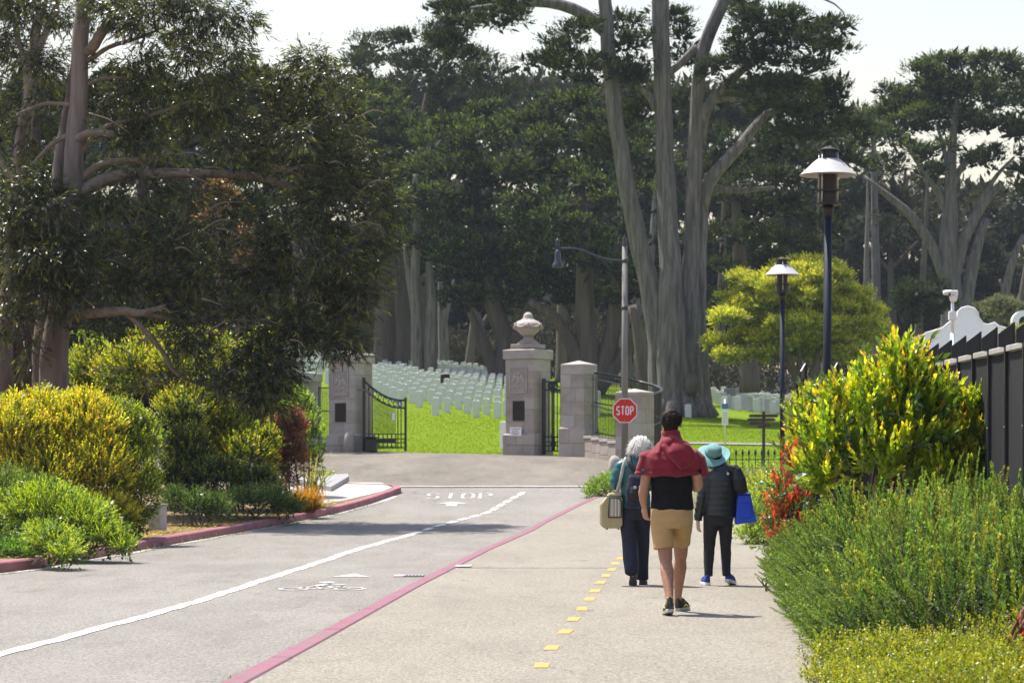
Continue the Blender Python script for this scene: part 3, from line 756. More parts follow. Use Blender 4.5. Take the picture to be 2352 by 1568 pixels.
# carved urn with its stepped foot
urn = thing('stone_urn', (pr.location.x, pr.location.y, pr.location.z + 3.42), 'carved pale stone urn with lid and swags on top of the gate pillar', 'urn', rz=GATE_ROT)
mb = MB().box(-.42, .42, -.42, .42, .05, .19)
put('foot_slab', mb.mesh('foot_slab', bevel=.015), 'stone2', urn, world=False)
mb = MB().lathe([(0, .19), (.36, .19), (.34, .24), (.24, .32), (.16, .38), (.15, .42), (.18, .45)], 28)
put('urn_foot', mb.mesh('urn_foot', smooth=True), 'stone', urn, world=False)
mb = MB().lathe([(.12, .44), (.2, .48), (.33, .6), (.43, .74), (.455, .82), (.42, .87), (.34, .94), (.22, .99), (.19, 1.01), (0, 1.01)], 32, lob=8, lam=.025)
bowl = put('urn_bowl', mb.mesh('urn_bowl', smooth=True), 'stone3', urn, world=False)
mb = MB().lathe([(0, 1.0), (.2, 1.0), (.19, 1.03), (.15, 1.06), (.155, 1.1), (.13, 1.17), (.07, 1.225), (0, 1.24)], 24, lob=10, lam=.05)
put('urn_lid', mb.mesh('urn_lid', smooth=True), 'stone3', urn, world=False)
mb = MB()
for k in range(6):
    a0 = k * math.pi / 3
    pts = [(.455 * math.cos(a0 + t * 1.05), .455 * math.sin(a0 + t * 1.05), .84 - .11 * math.sin(math.pi * t)) for t in np.linspace(0, 1, 8)]
    mb.tube(pts, [.025, .035, .045, .05, .05, .045, .035, .025], 8)
    mb.tube([(.46 * math.cos(a0), .46 * math.sin(a0), .88), (.47 * math.cos(a0), .47 * math.sin(a0), .66)], [.05, .025], 8)
put('swag', mb.mesh('swag', smooth=True), 'stone2', urn, world=False)
# paper-white notice screwed low on the right pillar
def local(root, p):
    return root.location + Matrix.Rotation(GATE_ROT, 3, 'Z') @ Vector(p)
nt_ = thing('notice', local(pr, (-.09, -.62, .63)), 'white printed notice low on the front of the urn pillar', 'notice', rz=GATE_ROT)
put('notice_board', MB().box(-.22, .22, -.012, .012, 0, .28).mesh('notice_board'), 'white_sign', nt_, world=False)
mb = MB(); rs = random.Random(3)
for k, wl in enumerate((.36, .22, .3, .24)):
    x = -wl / 2; zz = .225 - k * .057
    while x < wl / 2 - .01:
        l = rs.uniform(.015, .035); mb.box(x, x + l, -.0145, -.0125, zz - rs.uniform(.012, .018), zz + rs.uniform(.006, .012)); x += l + .012
put('printed_lines', mb.mesh('printed_lines'), 'ink', nt_, world=False)
# iron gate leaves ------------------------------------------------------------------------------
def rod(name, a, b, r, root, m='iron', n=6):
    return put(name, MB().tube([a, b], r, n).mesh(name, smooth=True), m, root, world=False)
def iron_leaf(name, loc, rz, width, h_hinge, h_free, label, nb=17, cat='gate'):
    g = thing(name, loc, label, cat, rz=rz)
    top = lambda x: h_free + (h_hinge - h_free) * (1 - math.sin(min(1, x / width) * math.pi / 2)) ** 1.25
    put('hinge_stile', MB().box(-.05, .05, -.05, .05, 0, h_hinge + .1).mesh('hinge_stile'), 'iron', g, world=False)
    put('lock_stile', MB().box(width - .05, width + .03, -.04, .04, 0, h_free + .1).mesh('lock_stile'), 'iron', g, world=False)
    for dx in (.17, .3): rod('stile_bar', (dx, 0, .1), (dx, 0, top(dx)), .018, g)
    for dx in (width - .16, width - .27): rod('stile_bar', (dx, 0, .1), (dx, 0, top(dx)), .018, g)
    pts = [(x, 0, top(x)) for x in np.linspace(.02, width - .03, 14)]
    put('top_rail', MB().tube(pts, .035, 6).mesh('top_rail', smooth=True), 'iron', g, world=False)
    pts = [(x, 0, top(x) - .26) for x in np.linspace(.02, width - .03, 14)]
    put('top_rail', MB().tube(pts, .03, 6).mesh('top_rail', smooth=True), 'iron', g, world=False)
    for z in (.1, .27, .40, .56): put('cross_rail', MB().box(.04, width - .04, -.02, .02, z, z + .035).mesh('cross_rail'), 'iron', g, world=False)
    for i in range(nb):
        x = .36 + (width - .72) * i / (nb - 1); rod('bar', (x, 0, .58), (x, 0, top(x) - .27), .011, g, n=5)
    for i in range(6):
        x = .36 + (width - .7) * i / 5
        put('lattice_post', MB().box(x - .02, x + .02, -.014, .014, .12, .57).mesh('lattice_post'), 'iron', g, world=False)
        if i < 5: put('rosette', MB().lathe([(.0, -.02), (.06, -.015), (.075, 0), (.06, .015), (0, .02)], 8).mesh('rosette'), 'iron', g, world=False).matrix_basis = Matrix.Translation((x + (width - .7) / 10, 0, .35)) @ Matrix.Rotation(R(90), 4, 'X')
    for i in range(7):   # scroll links between the two top rails
        x = .2 + (width - .4) * i / 6
        put('scroll', MB().tube([(x + .06 * math.cos(t), 0, top(x) - .13 + .09 * math.sin(t)) for t in np.linspace(0, 5.4, 10)], .016, 5).mesh('scroll', smooth=True), 'iron', g, world=False)
    return g
hp = local(pl, (.62, -.28, 0))
gl = iron_leaf('iron_gate', (hp.x + .12, hp.y - .1, float(zroad(hp.x, hp.y)) + .05), R(8), 1.42, 2.38, 1.72, 'open black wrought iron gate leaf with sweeping top rail beside the left pillar')
put('gate_tag', MB().box(.95, 1.05, -.04, -.03, 1.05, 1.3).mesh('gate_tag'), 'white_sign', gl, world=False)
cb = thing('gate_operator', (hp.x + .38, hp.y - .35, float(zroad(hp.x, hp.y))), 'squat black gate motor housing at the foot of the left gate leaf', 'gate motor', rz=R(-10))
put('housing', MB().box(-.2, .2, -.16, .16, 0, .5).mesh('housing', bevel=.05), 'iron', cb, world=False)
put('lid', MB().box(-.22, .22, -.18, .18, .5, .54).mesh('lid', bevel=.02), 'iron', cb, world=False)
hb = local(pl, (.64, -.6, 0))
bo = thing('bollard', (hb.x - .22, hb.y - .1, 1.6), 'rounded grey stone guard post at the foot of the left gate pillar', 'bollard')
put('shaft', MB().lathe([(0, -.2), (.19, -.2), (.185, .5), (.15, .68), (.08, .78), (0, .81)], 18).mesh('shaft', smooth=True), 'stone', bo, world=False)
# footway gate leaf standing ajar between urn pillar and short pillar
h2 = local(pr, (.66, -.1, 0))
iron_leaf('footway_gate', (h2.x, h2.y - .1, 1.62), R(18), .62, 2.36, 2.36, 'narrow black iron footway gate ajar right of the urn pillar', nb=5)
h3 = local(pl, (-.72, -.05, 0))
fg = thing('footway_gate', (h3.x - .5, h3.y + .5, 1.66), 'narrow black iron footway gate left of the left gate pillar', 'gate', rz=R(-32))
for i in range(8): rod('bar', (i * .085, 0, .05), (i * .085, 0, 2.3), .012 if 0 < i < 7 else .028, fg)
for z in (.12, .5, 1.45, 2.25): put('cross_rail', MB().box(0, .6, -.015, .015, z, z + .035).mesh('cross_rail'), 'iron', fg, world=False)
put('door_step', MB().box(-.1, .62, -.5, .3, -.1, .1).mesh('door_step', bevel=.01), 'stone', thing('gate_step', (h2.x + .02, h2.y - .05, 1.5), 'low stone step under the footway gate beside the urn pillar', 'step', rz=R(-32)), world=False)
# low curved wall with the iron railing on it
cw = thing('low_wall', (ps_.location.x + .9, ps_.location.y - 2.4, 1.3), 'low limestone wall between the short pillar and the pillar behind the stop sign', 'wall')
a = np.array([(1356 - 1176) * 81.2 / F, 81.2]); b = np.array([(1432 - 1176) * 78.0 / F, 78.0])
prev = None
for k in range(4):
    t0, t1 = k / 4, (k + 1) / 4; p0, p1 = a + (b - a) * t0, a + (b - a) * t1; d = (p1 - p0) / np.linalg.norm(p1 - p0); nn = np.array([-d[1], d[0]]) * .22
    for z0, z1 in ((-.4, .32), (.33, .72)):
        zb = 1.42 - .24 * (t0 + t1) / 2
        q = [p0 + d * .006 - nn, p1 - d * .006 - nn, p1 - d * .006 + nn, p0 + d * .006 + nn]
        mb = MB().add([(x, y, zb + z0) for x, y in q] + [(x, y, zb + z1) for x, y in q], [(3, 2, 1, 0), (4, 5, 6, 7)] + [(i, (i + 1) % 4, (i + 1) % 4 + 4, i + 4) for i in range(4)])
        put('stone_block', mb.mesh('stone_block', bevel=.008), random.choice(['stone', 'stone2']), cw)
    q = [p0 - nn * 1.15, p1 - nn * 1.15, p1 + nn * 1.15, p0 + nn * 1.15]
    mb = MB().add([(x, y, zb + .73) for x, y in q] + [(x, y, zb + .82) for x, y in q], [(3, 2, 1, 0), (4, 5, 6, 7)] + [(i, (i + 1) % 4, (i + 1) % 4 + 4, i + 4) for i in range(4)])
    put('coping', mb.mesh('coping', bevel=.01), 'stone3', cw)
rl = thing('iron_railing', (3.4, 80, 1.4), 'black iron railing sweeping in a curve behind the pillar at the stop sign', 'railing')
path = resample([(*W(1366, 1, 81.3)[:2], 4.22), (*W(1420, 1, 81.9)[:2], 4.10), (*W(1470, 1, 82.0)[:2], 3.95), (*W(1505, 1, 81.3)[:2], 3.80), (*W(1521, 1, 80.0)[:2], 3.66), (*W(1516, 1, 78.9)[:2], 3.55), (*W(1494, 1, 78.0)[:2], 3.42)], 60)
put('top_rail', MB().tube(path, .045, 6).mesh('top_rail', smooth=True), 'iron', rl)
for dz in (.95, 1.9): put('lower_rail', MB().tube(path - np.array([0, 0, dz]), .022, 6).mesh('lower_rail', smooth=True), 'iron', rl)
bar_me = MB().tube([(0, 0, -2.1), (0, 0, 0)], .012, 5).mesh('bar')
bar_me.materials.append(M['iron'])
dl = np.r_[0, np.cumsum(np.linalg.norm(np.diff(path, axis=0), axis=1))]
for s in np.arange(.12, dl[-1], .13):
    p = [np.interp(s, dl, path[:, i]) for i in range(3)]
    o = put('bar', bar_me, None, rl, world=False); o.location = (p[0] - 3.4, p[1] - 80, p[2] - 1.4)
fr2 = thing('iron_railing', (*(a + .0), 1.9), 'straight black iron railing on the low wall left of the stop sign', 'railing')
fr2.location.z = 2.18
for k in range(10):
    p = a + (b - a) * (.08 + .86 * k / 9) - a
    o = put('bar', MB().tube([(p[0], p[1], -.12 * k / 9), (p[0], p[1], 1.95 - .5 * k / 9)], .013, 5).mesh('bar'), 'iron', fr2, world=False)
for z0 in (.06, 1.0, 1.85):
    p0, p1 = (b - a) * .04, (b - a) * .97
    put('cross_rail', MB().tube([(p0[0], p0[1], z0), (p1[0], p1[1], z0 - .3)], .022, 6).mesh('cross_rail'), 'iron', fr2, world=False)
# white board leaning on the back of the urn pillar
wb = thing('notice_board', (*W(1155, 1, 84.6)[:2], 1.62), 'blank white board on a leg just left of the urn pillar', 'board', rz=R(-20))
put('board', MB().box(-.1, .1, -.015, .015, .2, 1.1).mesh('board', bevel=.005), 'white_sign', wb, world=False)
put('leg', MB().box(-.02, .02, .016, .05, 0, .9).mesh('leg'), 'steel', wb, world=False)

# ================================================================== HEADSTONES
def stone_mesh(wd, th, h):
    pts = [(-wd / 2, -.25), (wd / 2, -.25), (wd / 2, h - .07)] + [(wd / 2 * math.cos(t), h - .07 + .07 * math.sin(t)) for t in np.linspace(0, math.pi, 9)][1:-1] + [(-wd / 2, h - .07)]
    me = MB().prism(pts, -th / 2, th / 2).mesh('headstone', bevel=.008); return me
hs_me = [stone_mesh(.34, .11, .78), stone_mesh(.34, .11, .82), stone_mesh(.33, .10, .72)]
for m_ in hs_me: m_.materials.append(M['marble'])
def headstone(x, y, label, group, me=None, mat_=None, sc=1.0):
    o = bpy.data.objects.new('headstone', me or random.choice(hs_me)); COL.objects.link(o)
    o.location = (x, y, float(zroad(x, y)) - .01); o.rotation_euler = (R(random.uniform(-2, 2)), R(random.uniform(-1.5, 1.5)), R(-22 + random.uniform(-5, 5))); o.scale = (sc, sc, sc * random.uniform(.94, 1.05))
    tag(o, label, 'headstone', group); return o
LC = 'white marble headstone in the long rows seen between the two tall gate pillars'
row = 0
for y in np.arange(118.5, 188, 2.6):
    cols = np.arange(-12, 1.5, .94) + (.47 if row % 2 else 0)
    row += 1
    for x in cols:
        U = 1176 + F * x / y
        if y < 122.5 and U < 985: continue
        if not (862 < U < 1172 or 1256 < U < 1300 or 1372 < U < 1425): continue
        if y < 125 and (random.random() < .1): continue
        if U > 1200 and y > 170: continue
        headstone(x + random.uniform(-.04, .04), y + random.uniform(-.05, .05), LC, 'headstones in rows beyond the gate')
# the rows go on to either side, where the pillars, shrubs and trees cover them
mbf = []; row = 0
for y in np.arange(118.5, 188, 2.6):
    cols = np.arange(-26, 8, .94) + (.47 if row % 2 else 0); row += 1
    for x in cols:
        U = 1176 + F * x / y
        if U < 660 or (752 < U <= 862 and x < -9) or 752 < U <= 862 or 1172 <= U <= 1256 or 1300 <= U <= 1372:
            if y < 122.5 or U < 300: continue
            z = float(zroad(x, y)); mbf.append((x, y, z))
me0 = hs_me[0]; k0 = len(me0.vertices); v0 = np.array([v.co for v in me0.vertices]); a0 = R(-22)
v0 = v0 @ np.array([[math.cos(a0), math.sin(a0), 0], [-math.sin(a0), math.cos(a0), 0], [0, 0, 1]])
tri = [tuple(p.vertices) for p in me0.polygons]
mv = MB(); mv.v = [tuple(q) for p in mbf for q in (v0 + np.array(p))]; mv.f = [tuple(i + k0 * n_ for i in f_) for n_ in range(len(mbf)) for f_ in tri]
put('further_headstones', mv.mesh('further_headstones'), 'marble', kind='stuff')
LL = 'pale headstone crowded on the slope left of the left gate pillar'
for y in np.arange(146, 200, 3.4):
    for x in np.arange(-19, -9, .95):
        U = 1176 + F * x / y
        if 660 < U < 752: headstone(x + random.uniform(-.1, .1), y + random.uniform(-.3, .3), LL, 'headstones left of the gate', sc=1.12)
LR = 'white headstone on the lawn to the right of the great cypress trunk'
for y in np.arange(147, 186, 3.6):
    for x in np.arange(11, 24, 1.0):
        U = 1176 + F * x / y
        if 1628 < U < 1832 and U > 1628 + (160 - y) * 2: headstone(x + random.uniform(-.15, .15), y + random.uniform(-.4, .4), LR, 'headstones on the right lawn', sc=1.1)
for U, d, lb in ((1581, 128, 'white headstone standing alone in the shade before the great cypress'), (1527, 129, 'white headstone half hidden behind the man with the maroon hood, taller of two'), (1548, 131, 'small white headstone tucked against the cypress foot beside a taller one')):
    p = W(U, 1, d); headstone(p[0], d, lb, None) 
tall = stone_mesh(.75, .2, 1.15); tall.materials.append(M['granite'])
headstone(*W(1678, 1, 158)[:2], 'wide grey granite headstone, left of the two on the right lawn', None, tall)
headstone(*W(1703, 1, 163)[:2], 'wide grey granite headstone, right of the two on the right lawn', None, tall)
headstone(*W(905, 1, 178)[:2], 'broad grey headstone among white ones below the far trunks', None, tall)
dk = stone_mesh(.5, .16, .95); dk.materials.append(M['plaque'])
headstone(*W(1023, 1, 141)[:2], 'single dark headstone amid the white rows', None, dk)

# ================================================================== SIGNS, LAMPS, CAMERA, FENCES
# stop sign on a lamp standard with a swan neck lantern
sx, sy = (1435 - 1176) * 74.4 / F, 74.4
sz = float(zroad(sx, sy))
lp = thing('street_lamp', (sx, sy, sz), 'weathered grey street light pole with a curved arm and hanging bell lantern', 'street lamp')
top = CAM_H + (1060 - 565) * sy / F - sz
put('pole', MB().tube([(0, 0, -.2), (0, 0, top * .5), (0, 0, top)], [.105, .09, .075], 12).mesh('pole', smooth=True), 'grey_pole', lp, world=False)
put('finial', MB().lathe([(0, 0), (.075, 0), (.08, .05), (.05, .09), (.07, .14), (.045, .2), (.05, .24), (.02, .32), (0, .36)], 14, org=(0, 0, top)).mesh('finial', smooth=True), 'blue_black', lp, world=False)
za = top - .42
for dz in (-.06, -1.42): put('band', MB().lathe([(.075, -.06), (.098, -.06), (.098, .06), (.075, .06)], 14, org=(0, 0, za + dz + .05)).mesh('band', smooth=True), 'blue_black', lp, world=False)
arm = resample([(-.05, 0, za), (-.45, 0, za + .03), (-.8, 0, za + .12), (-1.2, 0, za + .3), (-1.5, 0, za + .37), (-1.9, 0, za + .36)], 26)
put('arm', MB().tube(arm, .029, 8).mesh('arm', smooth=True), 'blue_black', lp, world=False)
br = resample([(-.75, 0, za + .1), (-.55, 0, za - .05), (-.38, 0, za - .4), (-.1, 0, za - 1.0)], 14)
put('brace', MB().tube(br, .012, 6).mesh('brace', smooth=True), 'blue_black', lp, world=False)
lt = put('lantern', MB().lathe([(0, .42), (.045, .41), (.055, .35), (.04, .28), (.03, .24), (.04, .21), (.07, .19), (.09, .12), (.085, -.06), (.10, -.13), (.145, -.2), (.165, -.27), (.155, -.29), (0, -.25)], 20, org=(-1.95, 0, za + .1)).mesh('lantern', smooth=True), 'blue_black', lp, world=False)
put('lantern_knob', MB().lathe([(0, .1), (.05, .08), (.06, .0), (.04, -.06), (0, -.06)], 12, org=(-1.95, 0, za + .55)).mesh('lantern_knob', smooth=True), 'blue_black', lt, world=False)
st = thing('stop_sign', (sx, sy - .13, CAM_H + (1060 - 942) * sy / F), 'red octagonal stop sign with white border and lettering fixed to the grey pole', 'stop sign')
oc = lambda r: [(r / math.cos(math.pi / 8) * math.cos(math.pi / 8 + i * math.pi / 4), r / math.cos(math.pi / 8) * math.sin(math.pi / 8 + i * math.pi / 4)) for i in range(8)]
put('border', MB().prism(oc(.354), -.002, .002).mesh('border'), 'white_sign', st, world=False)
put('face', MB().prism(oc(.331), -.006, -.003).mesh('face'), 'red_sign', st, world=False)
mb = MB()
for ch, psx in letters('STOP', .108, .024, .032, .235):
    for j, p in enumerate(psx): mb.prism([(x, z) for x, z in p], -.0095 - .0002 * j, -.0065)
put('sign_lettering', mb.mesh('sign_lettering'), 'white_sign', st, world=False)
for dz in (-.27, .27): put('bolt', MB().lathe([(0, 0), (.014, 0), (.012, .008), (0, .01)], 8).mesh('bolt'), 'grey_steel', st, world=False).matrix_basis = Matrix.Translation((0, -.0065, dz)) @ Matrix.Rotation(R(90), 4, 'X')
rk = thing('guard_stone', (*W(1411, 1, 73)[:2], float(zroad(2.9, 73)) - .05), 'rough pale stone post beside the foot of the stop sign pole', 'guard stone')
me = MB().lathe([(0, -.2), (.2, -.2), (.19, .3), (.17, .5), (.1, .62), (0, .66)], 12, lob=3, lam=.12).mesh('rock', smooth=True)
put('rock', me, 'stone3', rk, world=False)
# path lamps
def path_lamp(loc, label):
    L = thing('path_lamp', loc, label, 'lamp post', 'lamp posts along the path')
    T = 5.0
    put('pole', MB().tube([(0, 0, -.1), (0, 0, T)], .062, 16).mesh('pole', smooth=True), 'navy_pole', L, world=False)
    put('base_cover', MB().lathe([(0, 0), (.14, 0), (.14, .08), (.09, .14), (.062, .15)], 18).mesh('base_cover', smooth=True), 'navy_pole', L, world=False)
    put('neck', MB().lathe([(.0, T), (.075, T), (.085, T + .17), (0, T + .17)], 18).mesh('neck', smooth=True), 'lantern_black', L, world=False)
    z = T + .17
    put('base_ring', MB().lathe([(0, 0), (.19, 0), (.19, .03), (0, .03)], 22, org=(0, 0, z)).mesh('base_ring'), 'lantern_black', L, world=False)
    put('lantern_body', MB().lathe([(0, .03), (.13, .03), (.13, .47), (.0, .47)], 22, org=(0, 0, z)).mesh('lantern_body', smooth=False), 'lantern_black', L, world=False)
    put('mid_ring', MB().lathe([(.125, .2), (.2, .2), (.2, .225), (.125, .225)], 22, org=(0, 0, z)).mesh('mid_ring'), 'lantern_black', L, world=False)
    for k in range(4):
        a = R(38 + 90 * k)
        put('cage_rod', MB().tube([(.17 * math.cos(a), .17 * math.sin(a), z + .02), (.17 * math.cos(a), .17 * math.sin(a), z + .80)], .011, 8).mesh('cage_rod', smooth=True), 'steel', L, world=False)
    sh = [(.135, z + .705), (.17, z + .70), (.23, z + .655), (.305, z + .58), (.375, z + .515), (.432, z + .462), (.44, z + .455), (.43, z + .457), (.37, z + .505), (.30, z + .568), (.225, z + .642), (.165, z + .685), (.135, z + .69)]
    put('lamp_shade', MB().lathe(sh + [sh[0]], 40).mesh('lamp_shade', smooth=True), 'shade', L, world=False)
    put('top_drum', MB().lathe([(0, .68), (.13, .68), (.13, .82), (.16, .825), (.16, .845), (.11, .86), (.05, .885), (0, .89)], 22, org=(0, 0, z)).mesh('top_drum', smooth=False), 'lantern_black', L, world=False)
    for k in range(4):
        a = R(38 + 90 * k)
        put('rod_cap', MB().box(-.03, .03, -.022, .022, 0, .022).mesh('rod_cap'), 'lantern_black', L, world=False).matrix_basis = Matrix.Translation((.17 * math.cos(a), .17 * math.sin(a), z + .80)) @ Matrix.Rotation(a, 4, 'Z')
    return L
M['shade'] = mat('enamel lamp shade', (.40, .41, .42), (.47, .47, .47), scale=4, rough=.6, c=(.46, .42, .34), cscale=3, camt=.35)
L1 = path_lamp(((1897 - 1176) * 39.0 / F, 39.0, .12), 'nearer tall navy lamp post with a wide white metal shade')
L1.rotation_euler = (0, R(.4), R(12))
L2 = copy_tree(L1); L2.location = ((1797 - 1176) * 63.2 / F, 63.2, float(zwalk(6, 63)) - .08); L2.rotation_euler = (0, 0, R(50))
L2['label'] = 'farther navy lamp post with white shade in front of the yellow leaved tree'
# white security camera
cx, cy = (2188 - 1176) * 58 / F, 58.0
sc_ = thing('security_camera', (cx, cy, .1), 'white security camera on a white pole in front of the white gable', 'camera')
zt = CAM_H + (1060 - 692) * cy / F - .1
put('mast', MB().tube([(0, 0, 0), (0, 0, zt - .72)], .055, 12).mesh('mast', smooth=True), 'white_metal', sc_, world=False)
put('mast_head', MB().tube([(0, 0, zt - .72), (0, 0, zt)], .036, 12).mesh('mast_head', smooth=True), 'white_metal', sc_, world=False)
put('junction_box', MB().box(-.09, .08, -.08, .08, zt - .42, zt - .22).mesh('junction_box', bevel=.012), 'white_metal', sc_, world=False)
hd = put('camera_housing', MB().prism([(-.04, 0), (.08, 0), (.115, .16), (.11, .255), (-.07, .255), (-.07, .12)], -.08, .08).mesh('camera_housing', bevel=.015), 'white_metal', sc_, world=False)
hd.location = (0, 0, zt)
vz = put('visor', MB().tube([(-.2, -.03, .2), (-.04, 0, .21)], [(.075, .055), (.08, .06)], 12).mesh('visor', smooth=True), 'white_metal', hd, world=False)
ln = put('lens', MB().tube([(-.1, -.075, .165), (-.06, -.085, .165)], .045, 12).mesh('lens', smooth=True), 'lantern_black', hd, world=False)
put('logo_mark', MB().box(-.02, .03, -.0835, -.081, .14, .155).mesh('logo_mark'), 'ink', hd, world=False)
# black screened fence on the right ------------------------------------------------------------
fx = 5.27; fz = 2.62
fn = thing('screened_fence', (fx, 28, 0), 'tall black steel fence with dark screen panels and slanted blade posts behind the shrubs', 'fence')
fy = list(np.arange(21.4, 38, .97))
post_me = MB().prism([(0, 0), (.075, 0), (.075, fz + .33), (0, fz + .20)], -.012, .012, 'yz').mesh('post', bevel=.003)
post_me.materials.append(M['iron'])
def post_blade(x, y, rz=0.0):
    o = put('post', MB().box(-.035, .035, -.03, .03, -.2, fz + .02).mesh('post', bevel=.005), 'iron', fn, world=False); o.location = (x - fx, y - 28, 0); o.rotation_euler.z = rz
    b_ = put('post_blade', MB().prism([(-.10, fz - .02), (.06, fz - .02), (.06, fz + .24), (-.10, fz + .12)], -.012, .012, 'xz').mesh('post_blade'), 'iron', o, world=False)
    e_ = put('blade_edge', MB().box(.06, .074, -.03, .03, fz - .02, fz + .245).mesh('blade_edge'), 'iron', o, world=False)
    put('bolt', MB().lathe([(0, 0), (.012, 0), (.01, .01), (0, .012)], 8).mesh('bolt'), 'steel', o, world=False).matrix_basis = Matrix.Translation((-.035, 0, 1.75)) @ Matrix.Rotation(R(-90), 4, 'Y')
for i, y in enumerate(fy):
    post_blade(fx, y)
    if i + 1 < len(fy):
        y1 = fy[i + 1]
        put('rail', MB().box(-.03, .03, y + .035 - 28, y1 - .035 - 28, fz - .07, fz - .005).mesh('rail', bevel=.008), 'steel_rail', fn, world=False) if 'steel_rail' in M else None
        mb = MB(); nseg = 7; v = []
        for k in range(nseg + 1):
            yy = y + .035 + (y1 - y - .07) * k / nseg; bow = .025 * math.sin(math.pi * k / nseg)
            for z in (.05, .9, 1.7, fz - .075): v.append((bow * (1 if z in (.9, 1.7) else .2), yy - 28, z))
        f = [(k * 4 + j, k * 4 + j + 1, k * 4 + 5 + j, k * 4 + 4 + j) for k in range(nseg) for j in range(3)]
        o = put('screen_panel', mb.add(v, f).mesh('screen_panel', smooth=True), 'screen', fn, world=False)
ey = fy[-1]
for k in range(1, 3): post_blade(fx - .45 * k, ey + .25 * k, R(60))
put('rail', MB().tube([(0, ey - 28, fz - .05), (-1.0, ey + .55 - 28, fz - .05)], .03, 6).mesh('rail'), 'iron', fn, world=False)
put('screen_panel', MB().add([(0, ey - 28, .05), (-1.0, ey + .55 - 28, .05), (-1.0, ey + .55 - 28, fz - .08), (0, ey - 28, fz - .08)], [(0, 1, 2, 3)]).mesh('screen_panel'), 'screen', fn, world=False)
# small spear-top fence across the lawn
sf = thing('spear_fence', (6.2, 63.5, float(zwalk(6, 63))), 'short black spear topped fence in front of the bright lawn', 'fence')
pk = MB().tube([(0, 0, 0), (0, 0, 1.12)], .012, 6).lathe([(0, 1.1), (.03, 1.13), (.035, 1.17), (.02, 1.22), (0, 1.27)], 8).mesh('picket')
pk.materials.append(M['iron'])
zf0 = .0
for k in range(34):
    o = put('picket', pk, None, sf, world=False); o.location = (-2.9 + k * .165, .25 * k * .165, zf0)
for z in (.25, 1.0): put('rail', MB().tube([(-2.95, -.02, z), (2.75, 1.42, z)], .014, 6).mesh('rail'), 'iron', sf, world=False)
# white information sign on a thin post, wooden finger post
wsn = thing('information_sign', (*W(1665, 1, 95.5)[:2], float(zroad(8, 95.5))), 'thin white pole carrying a white and blue information sign on the lawn edge', 'sign')
put('pole', MB().tube([(0, 0, 0), (0, 0, 1.75)], .03, 8).mesh('pole', smooth=True), 'white_metal', wsn, world=False)
put('panel', MB().box(-.12, .12, -.045, -.03, .78, 1.58).mesh('panel'), 'white_sign', wsn, world=False)
put('blue_band', MB().box(-.12, .12, -.049, -.046, 1.38, 1.58).mesh('blue_band'), 'blue_sign', wsn, world=False)
mb = MB()
for k in range(5): mb.box(-.08, .08, -.0488, -.0462, .86 + k * .09, .88 + k * .09)
put('print', mb.mesh('print'), 'grey_steel', wsn, world=False)
fp = thing('finger_post', (*W(1754, 1, 68)[:2], float(zwalk(6.6, 68)) - .02), 'dark wooden finger post with weathered arrow boards pointing both ways', 'signpost')
zz = CAM_H + (1060 - 943) * 68 / F - fp.location.z
put('post', MB().box(-.04, .04, -.04, .04, -.1, zz).mesh('post', bevel=.01), 'wood_dark', fp, world=False)
for (x0_, x1_, z0_, h_) in ((-.42, -.03, zz - .17, .085), (-.45, -.03, zz - .27, .085), (-.40, -.03, zz - .37, .085), (.03, .40, zz - .17, .085), (.03, .32, zz - .27, .085), (.02, .2, zz - .42, .08), (-.18, -.02, zz - .46, .08)):
    s_ = -1 if x0_ < 0 else 1; tipx = x0_ if s_ < 0 else x1_; bk = x1_ if s_ < 0 else x0_
    put('arrow_board', MB().prism([(bk, z0_), (tipx - s_ * .06, z0_), (tipx, z0_ + h_ / 2), (tipx - s_ * .06, z0_ + h_), (bk, z0_ + h_)], -.075, -.055).mesh('arrow_board'), 'wood_dark', fp, world=False)
# grey utility box in the left bed
ub = thing('utility_box', (*W(362, 1, 47.5)[:2], .12), 'small grey utility cabinet half hidden between the golden and dark shrubs', 'utility box', rz=R(-25))
put('cabinet', MB().box(-.13, .13, -.12, .12, 0, .46).mesh('cabinet', bevel=.012), 'concrete', ub, world=False)
put('cabinet_lid', MB().box(-.15, .15, -.14, .14, .46, .49).mesh('cabinet_lid', bevel=.01), 'granite', ub, world=False)
put('cabinet_door', MB().box(-.1, .1, -.128, -.122, .05, .42).mesh('cabinet_door'), 'grey_steel', ub, world=False)
# white mission style building and bell arch -----------------------------------------------
d = 140.0
bw = thing('mission_building', (*W(2215, 1, d)[:2], float(zroad(25, d)) - 1), 'white stucco building with a curved mission gable behind the black fence', 'building')
def gx(U): return (U - 2215) * d / F
def gz(V): return CAM_H + (1060 - V) * d / F - bw.location.z
gab = [(2122, 870), (2310, 870), (2310, 760), (2308, 752), (2292, 748), (2282, 740), (2268, 745), (2256, 742), (2246, 728), (2243, 715), (2236, 707), (2222, 703), (2208, 706), (2199, 714), (2196, 732), (2180, 738), (2164, 752), (2146, 758), (2124, 764)]
put('gable_wall', MB().prism([(gx(u), gz(v)) for u, v in gab], -.2, .2).mesh('gable_wall', bevel=.02), 'white_wall', bw, world=False)
mb = MB(); tp = [(gx(u), -.24, gz(v) - .02) for u, v in gab[2:]]
mb.tube(tp, .05, 6); put('coping_moulding', mb.mesh('coping_moulding', smooth=True), 'white_wall', bw, world=False)
put('side_wall', MB().box(gx(2122), gx(2300), .2, 9, -1, gz(772)).mesh('side_wall'), 'white_wall', bw, world=False)
